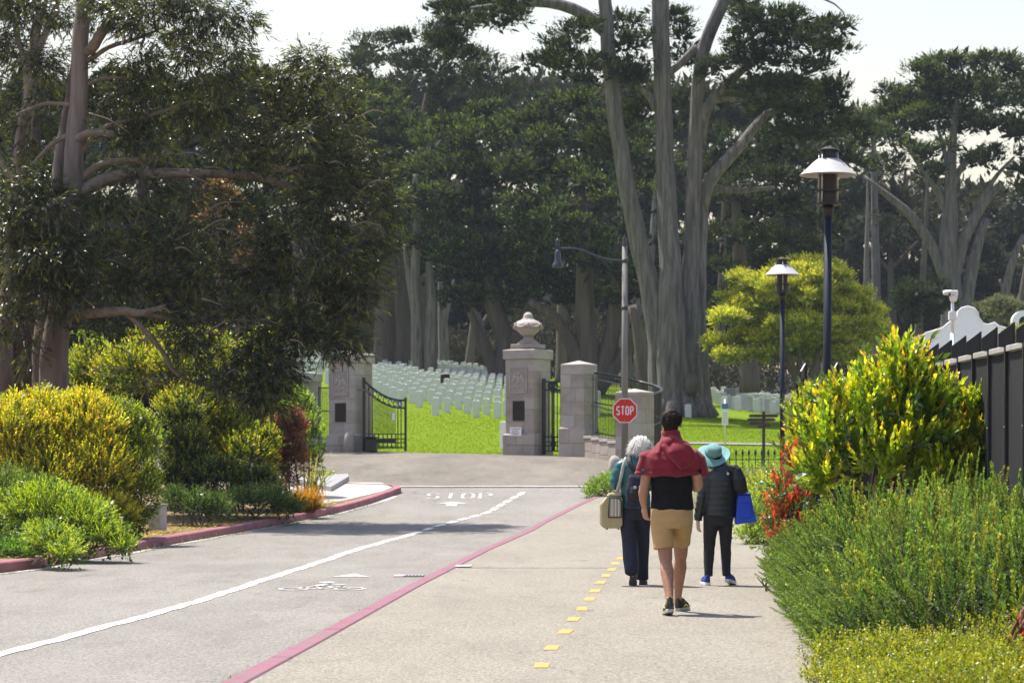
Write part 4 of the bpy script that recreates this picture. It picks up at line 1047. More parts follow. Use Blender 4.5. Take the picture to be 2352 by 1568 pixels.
put('roof', MB().add([(gx(2122), .2, gz(768)), (gx(2212), .2, gz(735)), (gx(2300), .2, gz(768)), (gx(2122), 9, gz(768)), (gx(2212), 9, gz(735)), (gx(2300), 9, gz(768))], [(0, 1, 4, 3), (1, 2, 5, 4), (0, 2, 1), (3, 4, 5)]).mesh('roof'), 'roof_tile', bw, world=False)
put('wing_wall', MB().box(gx(2300), gx(2352), .3, 4, -1, gz(762)).mesh('wing_wall'), 'white_wall', bw, world=False)
ba = thing('bell_arch', (*W(2352, 1, 120)[:2], float(zroad(24, 120))), 'white arched bell wall at the right edge above the fence', 'arch')
zt = CAM_H + (1060 - 712) * 120 / F - ba.location.z
outer = [(-.6, 0), (-.6, zt - .5)] + [(.6 * math.cos(t), zt - .5 + .5 * math.sin(t)) for t in np.linspace(math.pi, 0, 12)][1:] + [(.6, 0)]
inner = [(.28, zt - 1.0), (.28, zt - .55)] + [(.28 * math.cos(t), zt - .55 + .3 * math.sin(t)) for t in np.linspace(0, math.pi, 10)] + [(-.28, zt - .55), (-.28, zt - 1.0)]
mb = MB(); 
mb.box(-.6, .6, -.2, .2, 0, zt - 1.0); mb.box(-.6, -.28, -.199, .199, zt - 1.0, zt - .55); mb.box(.28, .6, -.199, .199, zt - 1.0, zt - .55)
th = np.linspace(0, math.pi, 14)
for t, u in zip(th[:-1], th[1:]):
    mb.prism([(.28 * math.cos(t), zt - .55 + .28 * math.sin(t)), (.6 * math.cos(t), zt - .55 + .55 * math.sin(t)), (.6 * math.cos(u), zt - .55 + .55 * math.sin(u)), (.28 * math.cos(u), zt - .55 + .28 * math.sin(u))], -.2, .2)
put('arch_wall', mb.mesh('arch_wall'), 'white_wall', ba, world=False)
# ================================================================== TREES
CYP_B = [(.016, .023, .013), (.022, .028, .015), (.015, .020, .014), (.032, .032, .018)]  # shaded tone of the sprays, darkened in the colour itself
CYP_T = [(.11, .18, .026), (.15, .21, .03), (.19, .21, .045), (.06, .10, .022)]  # top-lit tone: sunlit tips are put into the leaf colour
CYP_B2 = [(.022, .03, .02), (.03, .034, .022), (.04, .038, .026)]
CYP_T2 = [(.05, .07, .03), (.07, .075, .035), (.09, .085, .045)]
def join_me(name, mes):
    bm = bmesh.new()
    vs = []; ps = []; ts = []; off = 0
    for me in mes:
        n = len(me.vertices); v = np.empty(n * 3, np.float32); me.vertices.foreach_get('co', v); vs.append(v.reshape(-1, 3))
        c = np.empty(n * 4, np.float32); me.attributes['tint'].data.foreach_get('color', c); ts.append(c.reshape(-1, 4)[:, :3])
        l = np.empty(len(me.loops), np.int32); me.loops.foreach_get('vertex_index', l); ps.append(l.reshape(-1, 4) + off); off += n
        bpy.data.meshes.remove(me)
    bm.free()
    return mesh_np(name, np.concatenate(vs), [np.concatenate(ps)], tint=np.concatenate(ts))
def pads_foliage(name, d, pads, dens=1.0, base=CYP_B, tip=CYP_T, clump=.95, spray=.42, dj=4.0, seed=0, droop=0.0, nsp=46, per=1.0, up=.6, flat=.34, fill=.16):
    """crown built from flat branch pads, each pad from small clumps of foliage sprays"""
    rs = np.random.default_rng(seed)
    S = []; D = []
    for p in pads:
        U, V, ru, rv = p[:4]; dd = d + (p[4] if len(p) > 4 else rs.uniform(-dj, dj))
        c = W(U, V, dd); rx = ru * dd / F; rz = rv * dd / F; ry = max(rx * .75, 1.2)
        n = int(max(4, dens * 1.15 * (rx * ry + rx * rz) / (clump ** 2) * per))
        cc, dirs = in_ellipsoid(n, c, (rx, ry, rz), rs, shell=.75, top=.8)
        for q, dr in zip(cc, dirs):
            r = clump * rs.uniform(.55, 1.25)
            k = int(nsp * rs.uniform(.6, 1.3))
            pp, pd = in_ellipsoid(k, q, (r, r, r * flat), rs, shell=.75, top=.7)
            S.append(pp)
            o_ = nrm(pd * [1, 1, .6] + .55 * dr * [1, 1, .2] + np.array([0, 0, up]) + rs.normal(0, .25, pd.shape))
            D.append(o_)
    S = np.concatenate(S); D = np.concatenate(D)
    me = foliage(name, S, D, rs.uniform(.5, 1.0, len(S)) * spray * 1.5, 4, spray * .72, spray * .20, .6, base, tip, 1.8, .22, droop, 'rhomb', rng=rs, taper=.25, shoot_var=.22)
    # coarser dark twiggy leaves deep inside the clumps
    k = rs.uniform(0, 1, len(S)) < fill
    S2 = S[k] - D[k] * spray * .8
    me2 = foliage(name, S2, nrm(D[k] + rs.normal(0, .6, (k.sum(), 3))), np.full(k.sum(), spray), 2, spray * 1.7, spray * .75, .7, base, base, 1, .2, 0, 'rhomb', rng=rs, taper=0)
    return join_me(name, [me, me2])
def tree(name, base, label, cat='tree', group=None):
    return thing(name, base, label, cat, group)

# --- the great cypress (four stems), 130 m away
d = 130.0
t = tree('cypress_tree', (*W(1560, 1, d)[:2], float(zroad(8.5, d))), 'huge cypress with four grey stems rising from one flared base, right of centre')
bz = lambda U, V, dd=0: W(U, V, d + dd)
trunk = [
    ([bz(1525, 960), bz(1518, 860), bz(1508, 740), bz(1483, 620), bz(1448, 470), bz(1412, 260), bz(1396, 120), bz(1384, -60)], [.76, .56, .49, .45, .41, .37, .34, .31]),
    ([bz(1545, 960, -.6), bz(1545, 850, -.6), bz(1543, 640, -.5), bz(1530, 420), bz(1522, 250), bz(1517, 100), bz(1514, -80)], [.9, .70, .56, .48, .45, .43, .40]),
    ([bz(1580, 960, -.2), bz(1582, 840, -.2), bz(1588, 600), bz(1596, 380), bz(1600, 230), bz(1612, 110), bz(1650, 30), bz(1690, -60)], [.85, .62, .46, .39, .36, .34, .32, .28]),
    ([bz(1604, 960, .3), bz(1602, 800, .3), bz(1604, 620, .4), bz(1612, 470, .5)], [.68, .50, .40, .34]),
]
put('trunk', limb_mesh('trunk', trunk, n=26, lobes=.13, seed=3, per_m=2.0), 'bark_grey', t)
flare = [([bz(u, 962, o_), bz(u * .55 + 1558 * .45, 905, o_ * .6), bz(u * .25 + 1558 * .75, 800, o_ * .2)], [.42, .36, .2]) for u, o_ in ((1488, 0), (1510, -1.3), (1545, -1.7), (1585, -1.5), (1612, -1.0), (1636, 0))]
put('root_flare', limb_mesh('root_flare', flare, n=12, lobes=.1, seed=4), 'bark_grey', t)
put('burl', limb_mesh('burl', [([bz(1588, 905, -1.2), bz(1588, 885, -1.4), bz(1588, 860, -1.2)], [.25, .42, .2])], n=10, lobes=.2, seed=9), 'bark_dark', t)
limbs = [
    ([bz(1612, 480, .5), bz(1625, 415, .2), bz(1665, 372), bz(1710, 325), bz(1745, 275), bz(1775, 243), bz(1815, 258)], [.36, .34, .32, .29, .26, .20, .06]),
    ([bz(1604, 330, .5), bz(1612, 250), bz(1650, 215), bz(1700, 160), bz(1780, 110)], [.4, .34, .28, .2, .1]),
    ([bz(1620, 235), bz(1670, 222), bz(1715, 232)], [.22, .16, .06]),
    ([bz(1390, 70), bz(1365, 45), bz(1320, 18), bz(1250, 2), bz(1170, 10), bz(1080, 18)], [.36, .32, .28, .22, .15, .06]),
    ([bz(1512, 250), bz(1495, 220), bz(1460, 195)], [.30, .22, .12]),
    ([bz(1600, 110), bz(1560, 150), bz(1528, 175)], [.25, .2, .18]),
    ([bz(1670, 0), bz(1760, -20), bz(1880, -10), bz(1940, 20), bz(1945, 50)], [.25, .16, .08, .05, .02]),
    ([bz(1690, 110), bz(1760, 60), bz(1820, 20)], [.16, .1, .05]),
    ([bz(1420, 180, 2), bz(1380, 150, 2), bz(1330, 140, 2)], [.2, .14, .06]),
    ([bz(1600, 420, 2), bz(1680, 440, 2), bz(1780, 430, 2)], [.25, .18, .08]),
]
put('limb', limb_mesh('limb', limbs, n=12, lobes=.1, seed=5), 'bark_grey', t)
pads = [(1105, 28, 110, 30), (1060, 60, 60, 26), (1180, 8, 70, 24), (1040, 20, 45, 14), (1150, 55, 60, 20), (1200, 40, 40, 16), (1030, 112, 58, 34), (1060, 140, 40, 26),
        (1280, 110, 62, 26), (1310, 160, 100, 40), (1350, 75, 60, 30), (1420, 190, 95, 60), (1440, 110, 60, 40), (1250, 150, 60, 26), (1560, 80, 40, 24, 3), (1560, 150, 50, 40, 3), (1450, 60, 50, 26, 3), (1550, 40, 40, 20, 3),
        (1720, 60, 60, 34), (1790, 50, 90, 34), (1860, 80, 80, 34), (1800, 110, 130, 44), (1900, 120, 50, 24), (1740, 150, 80, 40), (1840, 165, 70, 26), (1700, 20, 40, 24), (1920, 60, 36, 12),
        (1760, 205, 110, 26), (1870, 215, 70, 22), (1930, 200, 50, 14), (1700, 235, 60, 34), (1790, 265, 110, 44), (1890, 270, 80, 36), (1940, 300, 60, 30), (1840, 320, 90, 40), (1660, 170, 50, 30),
        (1480, 260, 70, 60, 3), (1400, 330, 60, 60, 4), (1560, 260, 40, 60, 4)]
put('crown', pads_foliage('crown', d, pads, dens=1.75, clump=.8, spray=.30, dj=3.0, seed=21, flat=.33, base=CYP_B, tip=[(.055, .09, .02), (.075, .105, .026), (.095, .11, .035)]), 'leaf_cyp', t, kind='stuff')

# --- dense dark cypress group behind, on both sides of the great one
def cyp(d, bu, label, trunks, pads, seed, limbs=(), barkm='bark_dark', dens=1.0, **kw):
    b = W(bu, 1, d); t = tree('cypress_tree', (b[0], b[1], float(zroad(b[0], d)) - .3), label)
    put('trunk', limb_mesh('trunk', [([W(u, v, d + o_) for u, v, o_ in pts], rr) for pts, rr in trunks], n=16, lobes=.12, seed=seed), barkm, t)
    if limbs: put('limb', limb_mesh('limb', [([W(u, v, d + o_) for u, v, o_ in pts], rr) for pts, rr in limbs], n=10, lobes=.1, seed=seed + 1), barkm, t)
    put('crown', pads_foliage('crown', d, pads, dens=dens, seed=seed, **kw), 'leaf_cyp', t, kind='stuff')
    return t
T = lambda *p: [(a, b, 0) for a, b in p]
cyp(162, 1150, 'broad layered cypress whose lit green tiers hang left of the swan neck lamp', [(T((1150, 880), (1165, 780), (1130, 700), (1110, 560), (1090, 400), (1080, 320)), [.7, .6, .5, .4, .3, .2]), (T((1155, 880), (1190, 760), (1230, 690), (1240, 560)), [.6, .5, .4, .25]), (T((1148, 880), (1110, 780), (1080, 715)), [.45, .38, .2])],
    [(1090, 265, 60, 24), (1030, 290, 50, 20), (1000, 330, 70, 30), (1085, 340, 120, 40), (1150, 300, 60, 34), (1010, 380, 70, 36), (1070, 410, 120, 44), (980, 455, 50, 26), (1150, 430, 80, 50), (1040, 480, 90, 34), (1090, 520, 140, 40), (990, 540, 60, 32), (1180, 520, 80, 50), (1050, 580, 120, 44), (1150, 600, 110, 50), (1000, 625, 60, 34), (1090, 650, 110, 44), (1200, 650, 100, 50), (1060, 690, 70, 24), (1160, 705, 90, 30), (1245, 690, 70, 30)], 31, dens=1.15, limbs=[(T((1110, 560), (1060, 520), (1000, 500)), [.25, .18, .08]), (T((1130, 690), (1060, 630), (1010, 620)), [.28, .2, .08])])
cyp(158, 1345, 'dark spreading cypress directly behind the swan neck lamp and the tall pole', [(T((1350, 900), (1352, 800), (1345, 700), (1340, 560), (1330, 400)), [.75, .62, .55, .45, .3]), (T((1345, 900), (1320, 800), (1275, 725), (1215, 690)), [.5, .45, .36, .2]), (T((1360, 900), (1400, 800), (1415, 700), (1420, 560)), [.6, .5, .4, .3]), (T((1370, 900), (1440, 800), (1470, 740), (1510, 690)), [.5, .4, .32, .2])],
    [(1330, 250, 90, 40), (1250, 290, 80, 34), (1400, 290, 80, 44), (1220, 340, 80, 36), (1310, 340, 110, 50), (1400, 380, 90, 50), (1250, 400, 100, 44), (1180, 400, 50, 30), (1340, 440, 110, 54), (1430, 470, 70, 50), (1240, 480, 90, 50), (1320, 530, 120, 54), (1420, 560, 80, 60), (1240, 570, 80, 50), (1300, 610, 110, 50), (1390, 640, 90, 54), (1260, 660, 90, 40), (1340, 690, 100, 40), (1440, 680, 60, 44), (1480, 600, 40, 50), (1500, 420, 60, 80), (1470, 330, 60, 60)], 37, dens=1.1)
cyp(178, 965, 'tall far cypress with a domed crown against the sky, left of centre', [(T((960, 880), (962, 700), (955, 520), (965, 380), (975, 270), (990, 190)), [1.0, .8, .6, .5, .42, .25]), (T((962, 700), (930, 560), (945, 420)), [.4, .35, .2])],
    [(860, 115, 60, 28), (900, 95, 60, 26), (960, 85, 70, 26), (1030, 105, 80, 30), (1090, 140, 60, 30), (840, 160, 54, 30), (900, 160, 80, 44), (980, 160, 90, 44), (1070, 190, 80, 40), (1140, 175, 30, 20), (870, 210, 60, 40), (1000, 225, 70, 36), (1090, 235, 60, 30), (920, 240, 50, 30), (820, 140, 30, 12), (1130, 250, 60, 40), (1150, 210, 40, 24)], 41, limbs=[(T((965, 300), (940, 250), (915, 220)), [.3, .22, .1]), (T((970, 310), (1010, 255), (1040, 225)), [.3, .22, .1]), (T((975, 340), (1025, 290), (1060, 250)), [.25, .2, .1])], base=CYP_B2, tip=[(.04, .06, .02), (.05, .07, .022)])
cyp(168, 905, 'rounded cypress with lit green top edge beside the eucalyptus', [(T((890, 890), (885, 740), (895, 600), (880, 480), (860, 380)), [1.0, .85, .7, .5, .3]), (T((908, 890), (925, 760), (915, 640), (905, 540)), [.85, .7, .55, .4])],
    [(850, 225, 60, 26), (890, 255, 60, 24), (800, 240, 70, 30), (840, 280, 90, 40), (920, 295, 44, 24), (760, 290, 80, 50), (880, 330, 80, 40), (930, 350, 50, 22), (820, 360, 90, 50), (900, 400, 60, 34), (930, 430, 40, 20), (860, 450, 80, 50), (780, 460, 80, 60), (910, 490, 44, 30), (940, 320, 40, 20), (960, 300, 40, 16), (950, 520, 30, 20), (800, 560, 80, 60), (890, 560, 50, 40), (700, 280, 60, 60), (660, 220, 50, 30), (700, 420, 80, 80)], 43, dens=1.1)
b = W(960, 1, 160)
t = tree('pale_trunk_tree', (b[0], b[1], float(zroad(b[0], 160)) - .3), 'pale straight twin stemmed trunk standing left of the gate pillar urn, catching the light')
tk = [([W(960, 880, 160), W(958, 760, 160), W(952, 640, 160), W(958, 520, 160), W(955, 400, 160)], [.42, .36, .30, .26, .2]), ([W(985, 880, 160), W(990, 760, 160), W(992, 680, 160), W(985, 600, 160)], [.46, .4, .3, .2]), ([W(950, 700, 160), W(935, 620, 160), W(930, 560, 160)], [.2, .16, .1])]
put('trunk', limb_mesh('trunk', tk, n=14, lobes=.12, seed=8), 'bark_grey', t)
put('crown', pads_foliage('crown', 160, [(950, 400, 60, 24), (985, 450, 50, 20), (930, 470, 50, 20), (960, 560, 50, 24)], seed=9), 'leaf_cyp', t, kind='stuff')
# --- dark mass to the right of the great trunk
cyp(150, 1700, 'dark low cypress filling the space right of the great trunk', [(T((1720, 900), (1715, 760), (1700, 600), (1690, 450)), [.6, .5, .4, .25]), (T((1480, 900), (1470, 780), (1450, 700)), [.5, .4, .25])],
    [(1660, 330, 60, 40), (1740, 350, 80, 40), (1830, 370, 80, 34), (1680, 400, 80, 44), (1770, 420, 90, 40), (1860, 430, 60, 30), (1660, 470, 60, 44), (1740, 490, 100, 50), (1840, 490, 70, 40), (1680, 550, 80, 50), (1780, 560, 90, 44), (1870, 550, 60, 36), (1660, 620, 50, 50), (1740, 620, 90, 44), (1840, 600, 60, 40), (1890, 510, 40, 24), (1900, 580, 36, 28), (1690, 690, 60, 44), (1650, 740, 40, 50), (1920, 380, 50, 40), (1960, 320, 50, 34)], 51, dens=1.1, tip=[(.045, .07, .022), (.06, .085, .024)])
# --- flat topped cypress at the right edge
t = cyp(172, 2190, 'flat topped umbrella shaped cypress at the right edge, limbs forking below its crown', [(T((2195, 830), (2192, 730), (2182, 620), (2180, 540), (2182, 430), (2186, 330), (2195, 250), (2205, 180)), [1.0, .82, .68, .62, .42, .34, .2, .06]), (T((2170, 640), (2140, 560), (2090, 490), (2040, 450), (1985, 405)), [.42, .36, .3, .24, .1]), (T((2188, 640), (2215, 540), (2255, 470), (2300, 420)), [.48, .42, .32, .2]), (T((2215, 720), (2235, 600), (2265, 500)), [.5, .4, .25])],
    [(2100, 170, 60, 18), (2180, 150, 110, 22), (2280, 150, 90, 24), (2350, 190, 60, 40), (2140, 195, 110, 32), (2240, 200, 120, 40), (2060, 225, 50, 20), (2110, 245, 90, 30), (2200, 250, 100, 30), (2300, 250, 90, 40), (2030, 265, 50, 24), (2080, 300, 80, 30), (2160, 300, 70, 24), (2340, 320, 60, 50), (2260, 300, 70, 30), (2030, 330, 50, 30), (2100, 350, 50, 22), (2290, 370, 60, 40), (2020, 390, 50, 30), (2130, 400, 40, 20), (2340, 420, 60, 50), (2240, 380, 50, 24), (2180, 350, 60, 24), (2120, 270, 90, 30), (2260, 280, 90, 34), (2330, 220, 70, 34), (2180, 215, 120, 34), (2070, 260, 70, 30), (2400, 250, 80, 60)], 61, barkm='bark_grey', dens=1.0,
    limbs=[(T((2182, 500), (2140, 410), (2100, 360), (2070, 310)), [.3, .26, .2, .1]), (T((2184, 430), (2215, 370), (2260, 330)), [.26, .2, .1]), (T((2182, 400), (2165, 330), (2150, 280)), [.2, .16, .08]), (T((2240, 480), (2290, 400), (2330, 360)), [.22, .16, .08]), (T((2260, 850), (2300, 700), (2330, 580), (2352, 540)), [.4, .34, .28, .2])])
# --- loose brownish woodland behind, each crown its own tree up to the hill
WL = ['%s hazy brown green woodland tree on the right, %s' % (a_, b_) for a_, b_ in (('tall', 'crown against the sky'), ('broad', 'just below the sky'), ('ragged', 'under the umbrella crown'), ('dense', 'beside the nearer lamp head'), ('bare stemmed', 'left of the umbrella trunk'), ('low', 'behind the yellow leaved tree'), ('leaning', 'right of the umbrella trunk'), ('scrubby', 'above the white gable'), ('small', 'above the bell arch'), ('short', 'behind the clipped dark bush'), ('thin', 'against the umbrella trunk'), ('squat', 'behind the security camera'))]
ORD = ['leftmost', 'second from left', 'third from left', 'fourth from left', 'fifth from left', 'sixth from left', 'seventh from left', 'eighth from left', 'seventh from right', 'sixth from right', 'fifth from right', 'fourth from right', 'third from right', 'second from right', 'rightmost']
far = [(2010, 262, 80, 60), (1950, 330, 90, 70), (2080, 420, 90, 80), (1960, 470, 90, 90), (2050, 560, 100, 90), (1960, 640, 80, 70), (2300, 500, 90, 80), (2260, 600, 90, 80), (2330, 640, 70, 60), (2120, 640, 80, 60), (2100, 520, 60, 60), (2200, 660, 70, 60)]
for i, (U, V, ru, rv) in enumerate(far):
    dd = 205 + (i * 7) % 25; b = W(U, 1, dd)
    t = tree('woodland_tree', (b[0], b[1], float(zroad(b[0], dd)) - .3), WL[i], group='woodland trees behind the right cypress')
    put('trunk', limb_mesh('trunk', [([W(U + 6, 900, dd), W(U - 5, V + rv * .5, dd), W(U, V - rv * .4, dd)], [.45, .35, .12]), ([W(U, V + rv * .6, dd), W(U + ru * .6, V - rv * .1, dd)], [.2, .08]), ([W(U + 2, V + rv * .8, dd), W(U - ru * .6, V, dd)], [.2, .08])], n=8, seed=70 + i), 'bark_grey' if i % 3 == 0 else 'bark_dark', t)
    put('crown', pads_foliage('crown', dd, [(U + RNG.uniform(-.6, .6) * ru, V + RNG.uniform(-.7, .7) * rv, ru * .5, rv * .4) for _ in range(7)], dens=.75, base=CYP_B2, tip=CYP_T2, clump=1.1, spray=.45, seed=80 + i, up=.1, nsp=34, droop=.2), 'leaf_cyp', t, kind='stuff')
# woodland that reads as one mass between and behind the trunks
mass = [(u + RNG.uniform(-30, 30), v + RNG.uniform(-25, 25), 85, 62, RNG.uniform(-12, 18)) for u in range(-60, 2420, 100) for v in range(250, 870, 78) if not (u > 1900 and v < 430)] + [(u + RNG.uniform(-15, 15), v + RNG.uniform(-12, 12), 70, 42, RNG.uniform(-6, 18)) for u in range(600, 2400, 62) for v in (680, 740, 800)]
put('far_woodland', pads_foliage('far_woodland', 222, mass, dens=1.7, fill=.4, base=CYP_B2, tip=[(.022, .028, .015), (.032, .036, .02)], clump=1.7, spray=.8, nsp=34, seed=99, up=.2), 'leaf_cyp', kind='stuff')
# undergrowth on the forest edge (tan and grey green brush)
n = 9500; U = RNG.uniform(600, 2360, n); dd = RNG.uniform(192, 214, n)
S = np.stack([(U - 1176) * dd / F, dd, np.zeros(n)], 1); S[:, 2] = zroad(S[:, 0], S[:, 1]) + RNG.uniform(0, 5.5, n) * (.35 + .65 * (np.sin(S[:, 0] * .35) * .5 + .5))
put('undergrowth', foliage('undergrowth', S, np.c_[RNG.normal(0, .6, (n, 2)), np.ones(n)], RNG.uniform(.8, 1.8, n), 8, .45, .14, .7, [(.022, .02, .014), (.032, .028, .018), (.02, .024, .013)], [(.04, .034, .022), (.035, .038, .022), (.06, .05, .032)], var=.3), 'leaf_cyp', kind='stuff')
# dark trunks standing in the wood
TU = (1020, 1075, 1120, 1250, 1290, 1440, 1462, 1650, 1900, 1985, 2100, 2310, 745, 690)
for i, (U, r, lean) in enumerate(((1020, .35, -6), (1075, .28, 22), (1120, .4, -40), (1250, .45, 5), (1290, .36, 0), (1440, .4, -10), (1462, .42, 26), (1650, .4, 8), (1900, .34, -12), (1985, .3, 5), (2100, .34, 18), (2310, .3, 40), (745, .35, 4), (690, .4, -6))):
    dd = 186 + (i * 5) % 19; b = W(U, 1, dd); z0 = float(zroad(b[0], dd))
    t = tree('bare_trunk', (b[0], b[1], z0 - .3), 'dim bare trunk in the shadowed wood behind the graves, ' + ORD[sorted(TU).index(U)], group='dim trunks in the wood')
    put('trunk', limb_mesh('trunk', [([(b[0], b[1], z0 - .3), W(U + lean * .4, 780, dd), W(U + lean, 660, dd), W(U + lean * 1.5, 520, dd), W(U + lean * 1.8, 360, dd)], [r * 1.3, r, r * .8, r * .5, r * .12]), ([W(U + lean * .5, 760, dd), W(U - lean * .8 + 18, 640, dd)], [r * .6, r * .3])], n=10, seed=120 + i), 'bark_dark' if i % 3 else 'bark_grey', t)
# --- yellow flowered umbrella tree on the lawn
d = 125.0; b = W(1850, 1, d); z0 = float(zroad(b[0], d))
t = tree('yellow_leaved_tree', (b[0], b[1], z0 - .1), 'rounded tree with bright yellow green foliage behind the farther lamp post')
y_ = lambda u, v, o_=0: W(u, v, d + o_)
put('trunk', limb_mesh('trunk', [([y_(1852, 960), y_(1856, 900), y_(1872, 840), y_(1890, 780), y_(1900, 720)], [.4, .3, .22, .16, .1]), ([y_(1850, 915), y_(1828, 860), y_(1800, 800), y_(1770, 740)], [.26, .2, .15, .08]), ([y_(1858, 900), y_(1905, 840), y_(1950, 780)], [.18, .14, .07]), ([y_(1838, 880), y_(1835, 800), y_(1840, 720)], [.16, .12, .06]), ([y_(1822, 850), y_(1760, 800), y_(1700, 770)], [.12, .09, .05])], n=10, seed=15), 'bark_twig_dark', t) if False else put('trunk', limb_mesh('trunk', [([y_(1852, 960), y_(1856, 900), y_(1872, 840), y_(1890, 780), y_(1900, 720)], [.4, .3, .22, .16, .1]), ([y_(1850, 915), y_(1828, 860), y_(1800, 800), y_(1770, 740)], [.26, .2, .15, .08]), ([y_(1858, 900), y_(1905, 840), y_(1950, 780)], [.18, .14, .07]), ([y_(1838, 880), y_(1835, 800), y_(1840, 720)], [.16, .12, .06]), ([y_(1822, 850), y_(1760, 800), y_(1700, 770)], [.12, .09, .05])], n=10, seed=15), 'bark_dark', t)
yp = [(1880, 620, 60, 22), (1810, 622, 40, 20), (1850, 640, 70, 30), (1790, 645, 60, 26), (1905, 645, 50, 24), (1730, 668, 50, 26), (1690, 640, 26, 14), (1830, 670, 90, 36), (1940, 685, 60, 30), (1700, 705, 60, 30), (1780, 710, 80, 36), (1880, 715, 90, 36), (1980, 720, 50, 28), (1665, 735, 40, 22), (1740, 745, 70, 34), (1840, 755, 80, 30), (1930, 750, 80, 32), (2010, 755, 30, 22), (1640, 790, 34, 20), (1700, 790, 50, 26), (1780, 790, 60, 24), (1890, 790, 70, 26), (1975, 785, 60, 24), (1670, 822, 30, 14), (1740, 822, 40, 14), (1830, 815, 50, 16), (1940, 820, 50, 16)]
put('crown', pads_foliage('crown', d, yp, dens=2.2, base=[(.12, .15, .015), (.17, .18, .02), (.09, .12, .02)], tip=[(.48, .46, .03), (.54, .48, .04), (.34, .37, .03)], clump=.42, spray=.20, dj=2.0, nsp=54, seed=16, up=.75, flat=.6), 'leaf_bush', t, kind='stuff')
# --- clipped dark bush and grey green olive-like bush near the building
def round_bush(name, label, U, V, ru, rv, d, base, tip, seed, spray=.3, clump=.7, cat='bush', dens=1.2):
    b = W(U, 1, d); t = thing(name, (b[0], b[1], float(zroad(b[0], d))), label, cat)
    put('trunk', limb_mesh('trunk', [([(b[0], b[1], float(zroad(b[0], d)) - .2), W(U, V + rv * .4, d), W(U - 3, V - rv * .2, d)], [.16, .12, .05])], n=8, seed=seed), 'bark_dark', t)
    rs = np.random.default_rng(seed)
    put('crown', pads_foliage('crown', d, [(U, V, ru, rv, 0)] + [(U + rs.uniform(-.55, .55) * ru, V + rs.uniform(-.5, .5) * rv, ru * .5, rv * .5, rs.uniform(-.5, .5)) for _ in range(6)], dens=dens, base=base, tip=tip, clump=clump, spray=spray, seed=seed), 'leaf_cyp', t, kind='stuff')
    return t
round_bush('dark_bush', 'rounded dark green bush left of the security camera', 2118, 705, 64, 62, 165, CYP_B, [(.035, .06, .02), (.045, .07, .02)], 201)
round_bush('grey_green_bush', 'sunlit grey green bush behind the white building gable', 2300, 722, 62, 42, 152, [(.08, .09, .05), (.1, .11, .06)], [(.26, .26, .15), (.2, .22, .12)], 202, .25, .55)
round_bush('yellow_bush', 'small bright yellow bush at the right edge under the bell arch', 2340, 775, 26, 26, 100, [(.14, .15, .02)], [(.42, .38, .03)], 203, .16, .35)

# ================================================================== THE BIG EUCALYPTUS ON THE LEFT
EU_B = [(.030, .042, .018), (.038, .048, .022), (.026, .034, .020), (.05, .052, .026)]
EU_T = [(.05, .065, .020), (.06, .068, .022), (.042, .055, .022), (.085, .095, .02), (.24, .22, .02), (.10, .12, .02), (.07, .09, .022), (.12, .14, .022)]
def euc_leaves(name, d, blobs, seed, tw=1.0, ly=1.5, new=0.0):
    rs = np.random.default_rng(seed); S = []; D = []
    for bl in blobs:
        U, V, ru, rv = bl[:4]; o_ = bl[4] if len(bl) > 4 else rs.uniform(-1.0, 1.0); dn = bl[5] if len(bl) > 5 else 1.0
        c = W(U, V, d + o_); rx, rz = ru * d / F, rv * d / F
        n = int(dn * tw * 15 * rx * rz + 3)
        q, dr = in_ellipsoid(n, c, (rx, min(ly, rx * .9 + .3), rz), rs, shell=.85, top=.5)
        for qq, dd in zip(q, dr):          # one leafy bough end: shoots fan out and sag
            k = int(rs.uniform(16, 34)); r = rs.uniform(.22, .42)
            pp, pd = in_ellipsoid(k, qq, (r, r, r * .8), rs, shell=.8, top=.6)
            S.append(pp); D.append(nrm(pd + .5 * dd + np.array([0, 0, -.6]) + rs.normal(0, .35, pd.shape)))
    S = np.concatenate(S); D = np.concatenate(D); k = len(S)
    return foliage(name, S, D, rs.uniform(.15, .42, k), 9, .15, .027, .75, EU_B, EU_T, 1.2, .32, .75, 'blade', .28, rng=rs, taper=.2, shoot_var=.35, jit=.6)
d = 55.0
E = lambda u, v, o_=0: W(u, v, d + o_)
b = W(130, 1, d)
t = thing('eucalyptus_tree', (b[0], b[1], float(zroad(b[0], d)) + .1), 'big eucalyptus with peeling pale bark and a long limb arching out to the right', 'tree')
put('trunk', limb_mesh('trunk', [([E(112, 1120), E(120, 900), E(140, 680), E(158, 530), E(168, 430), E(178, 250), E(186, 90), E(196, -60), E(205, -260)], [.40, .34, .28, .24, .22, .19, .175, .15, .1]),
                                 ([E(90, 1120, .6), E(100, 800, .6), E(118, 500, .8), E(135, 400, .9), E(160, 230, 1.0), E(190, 60, 1.2), E(215, -120, 1.2)], [.28, .24, .19, .17, .14, .10, .05])], n=18, lobes=.05, wob=.12, seed=301, per_m=3), 'bark_euc', t)
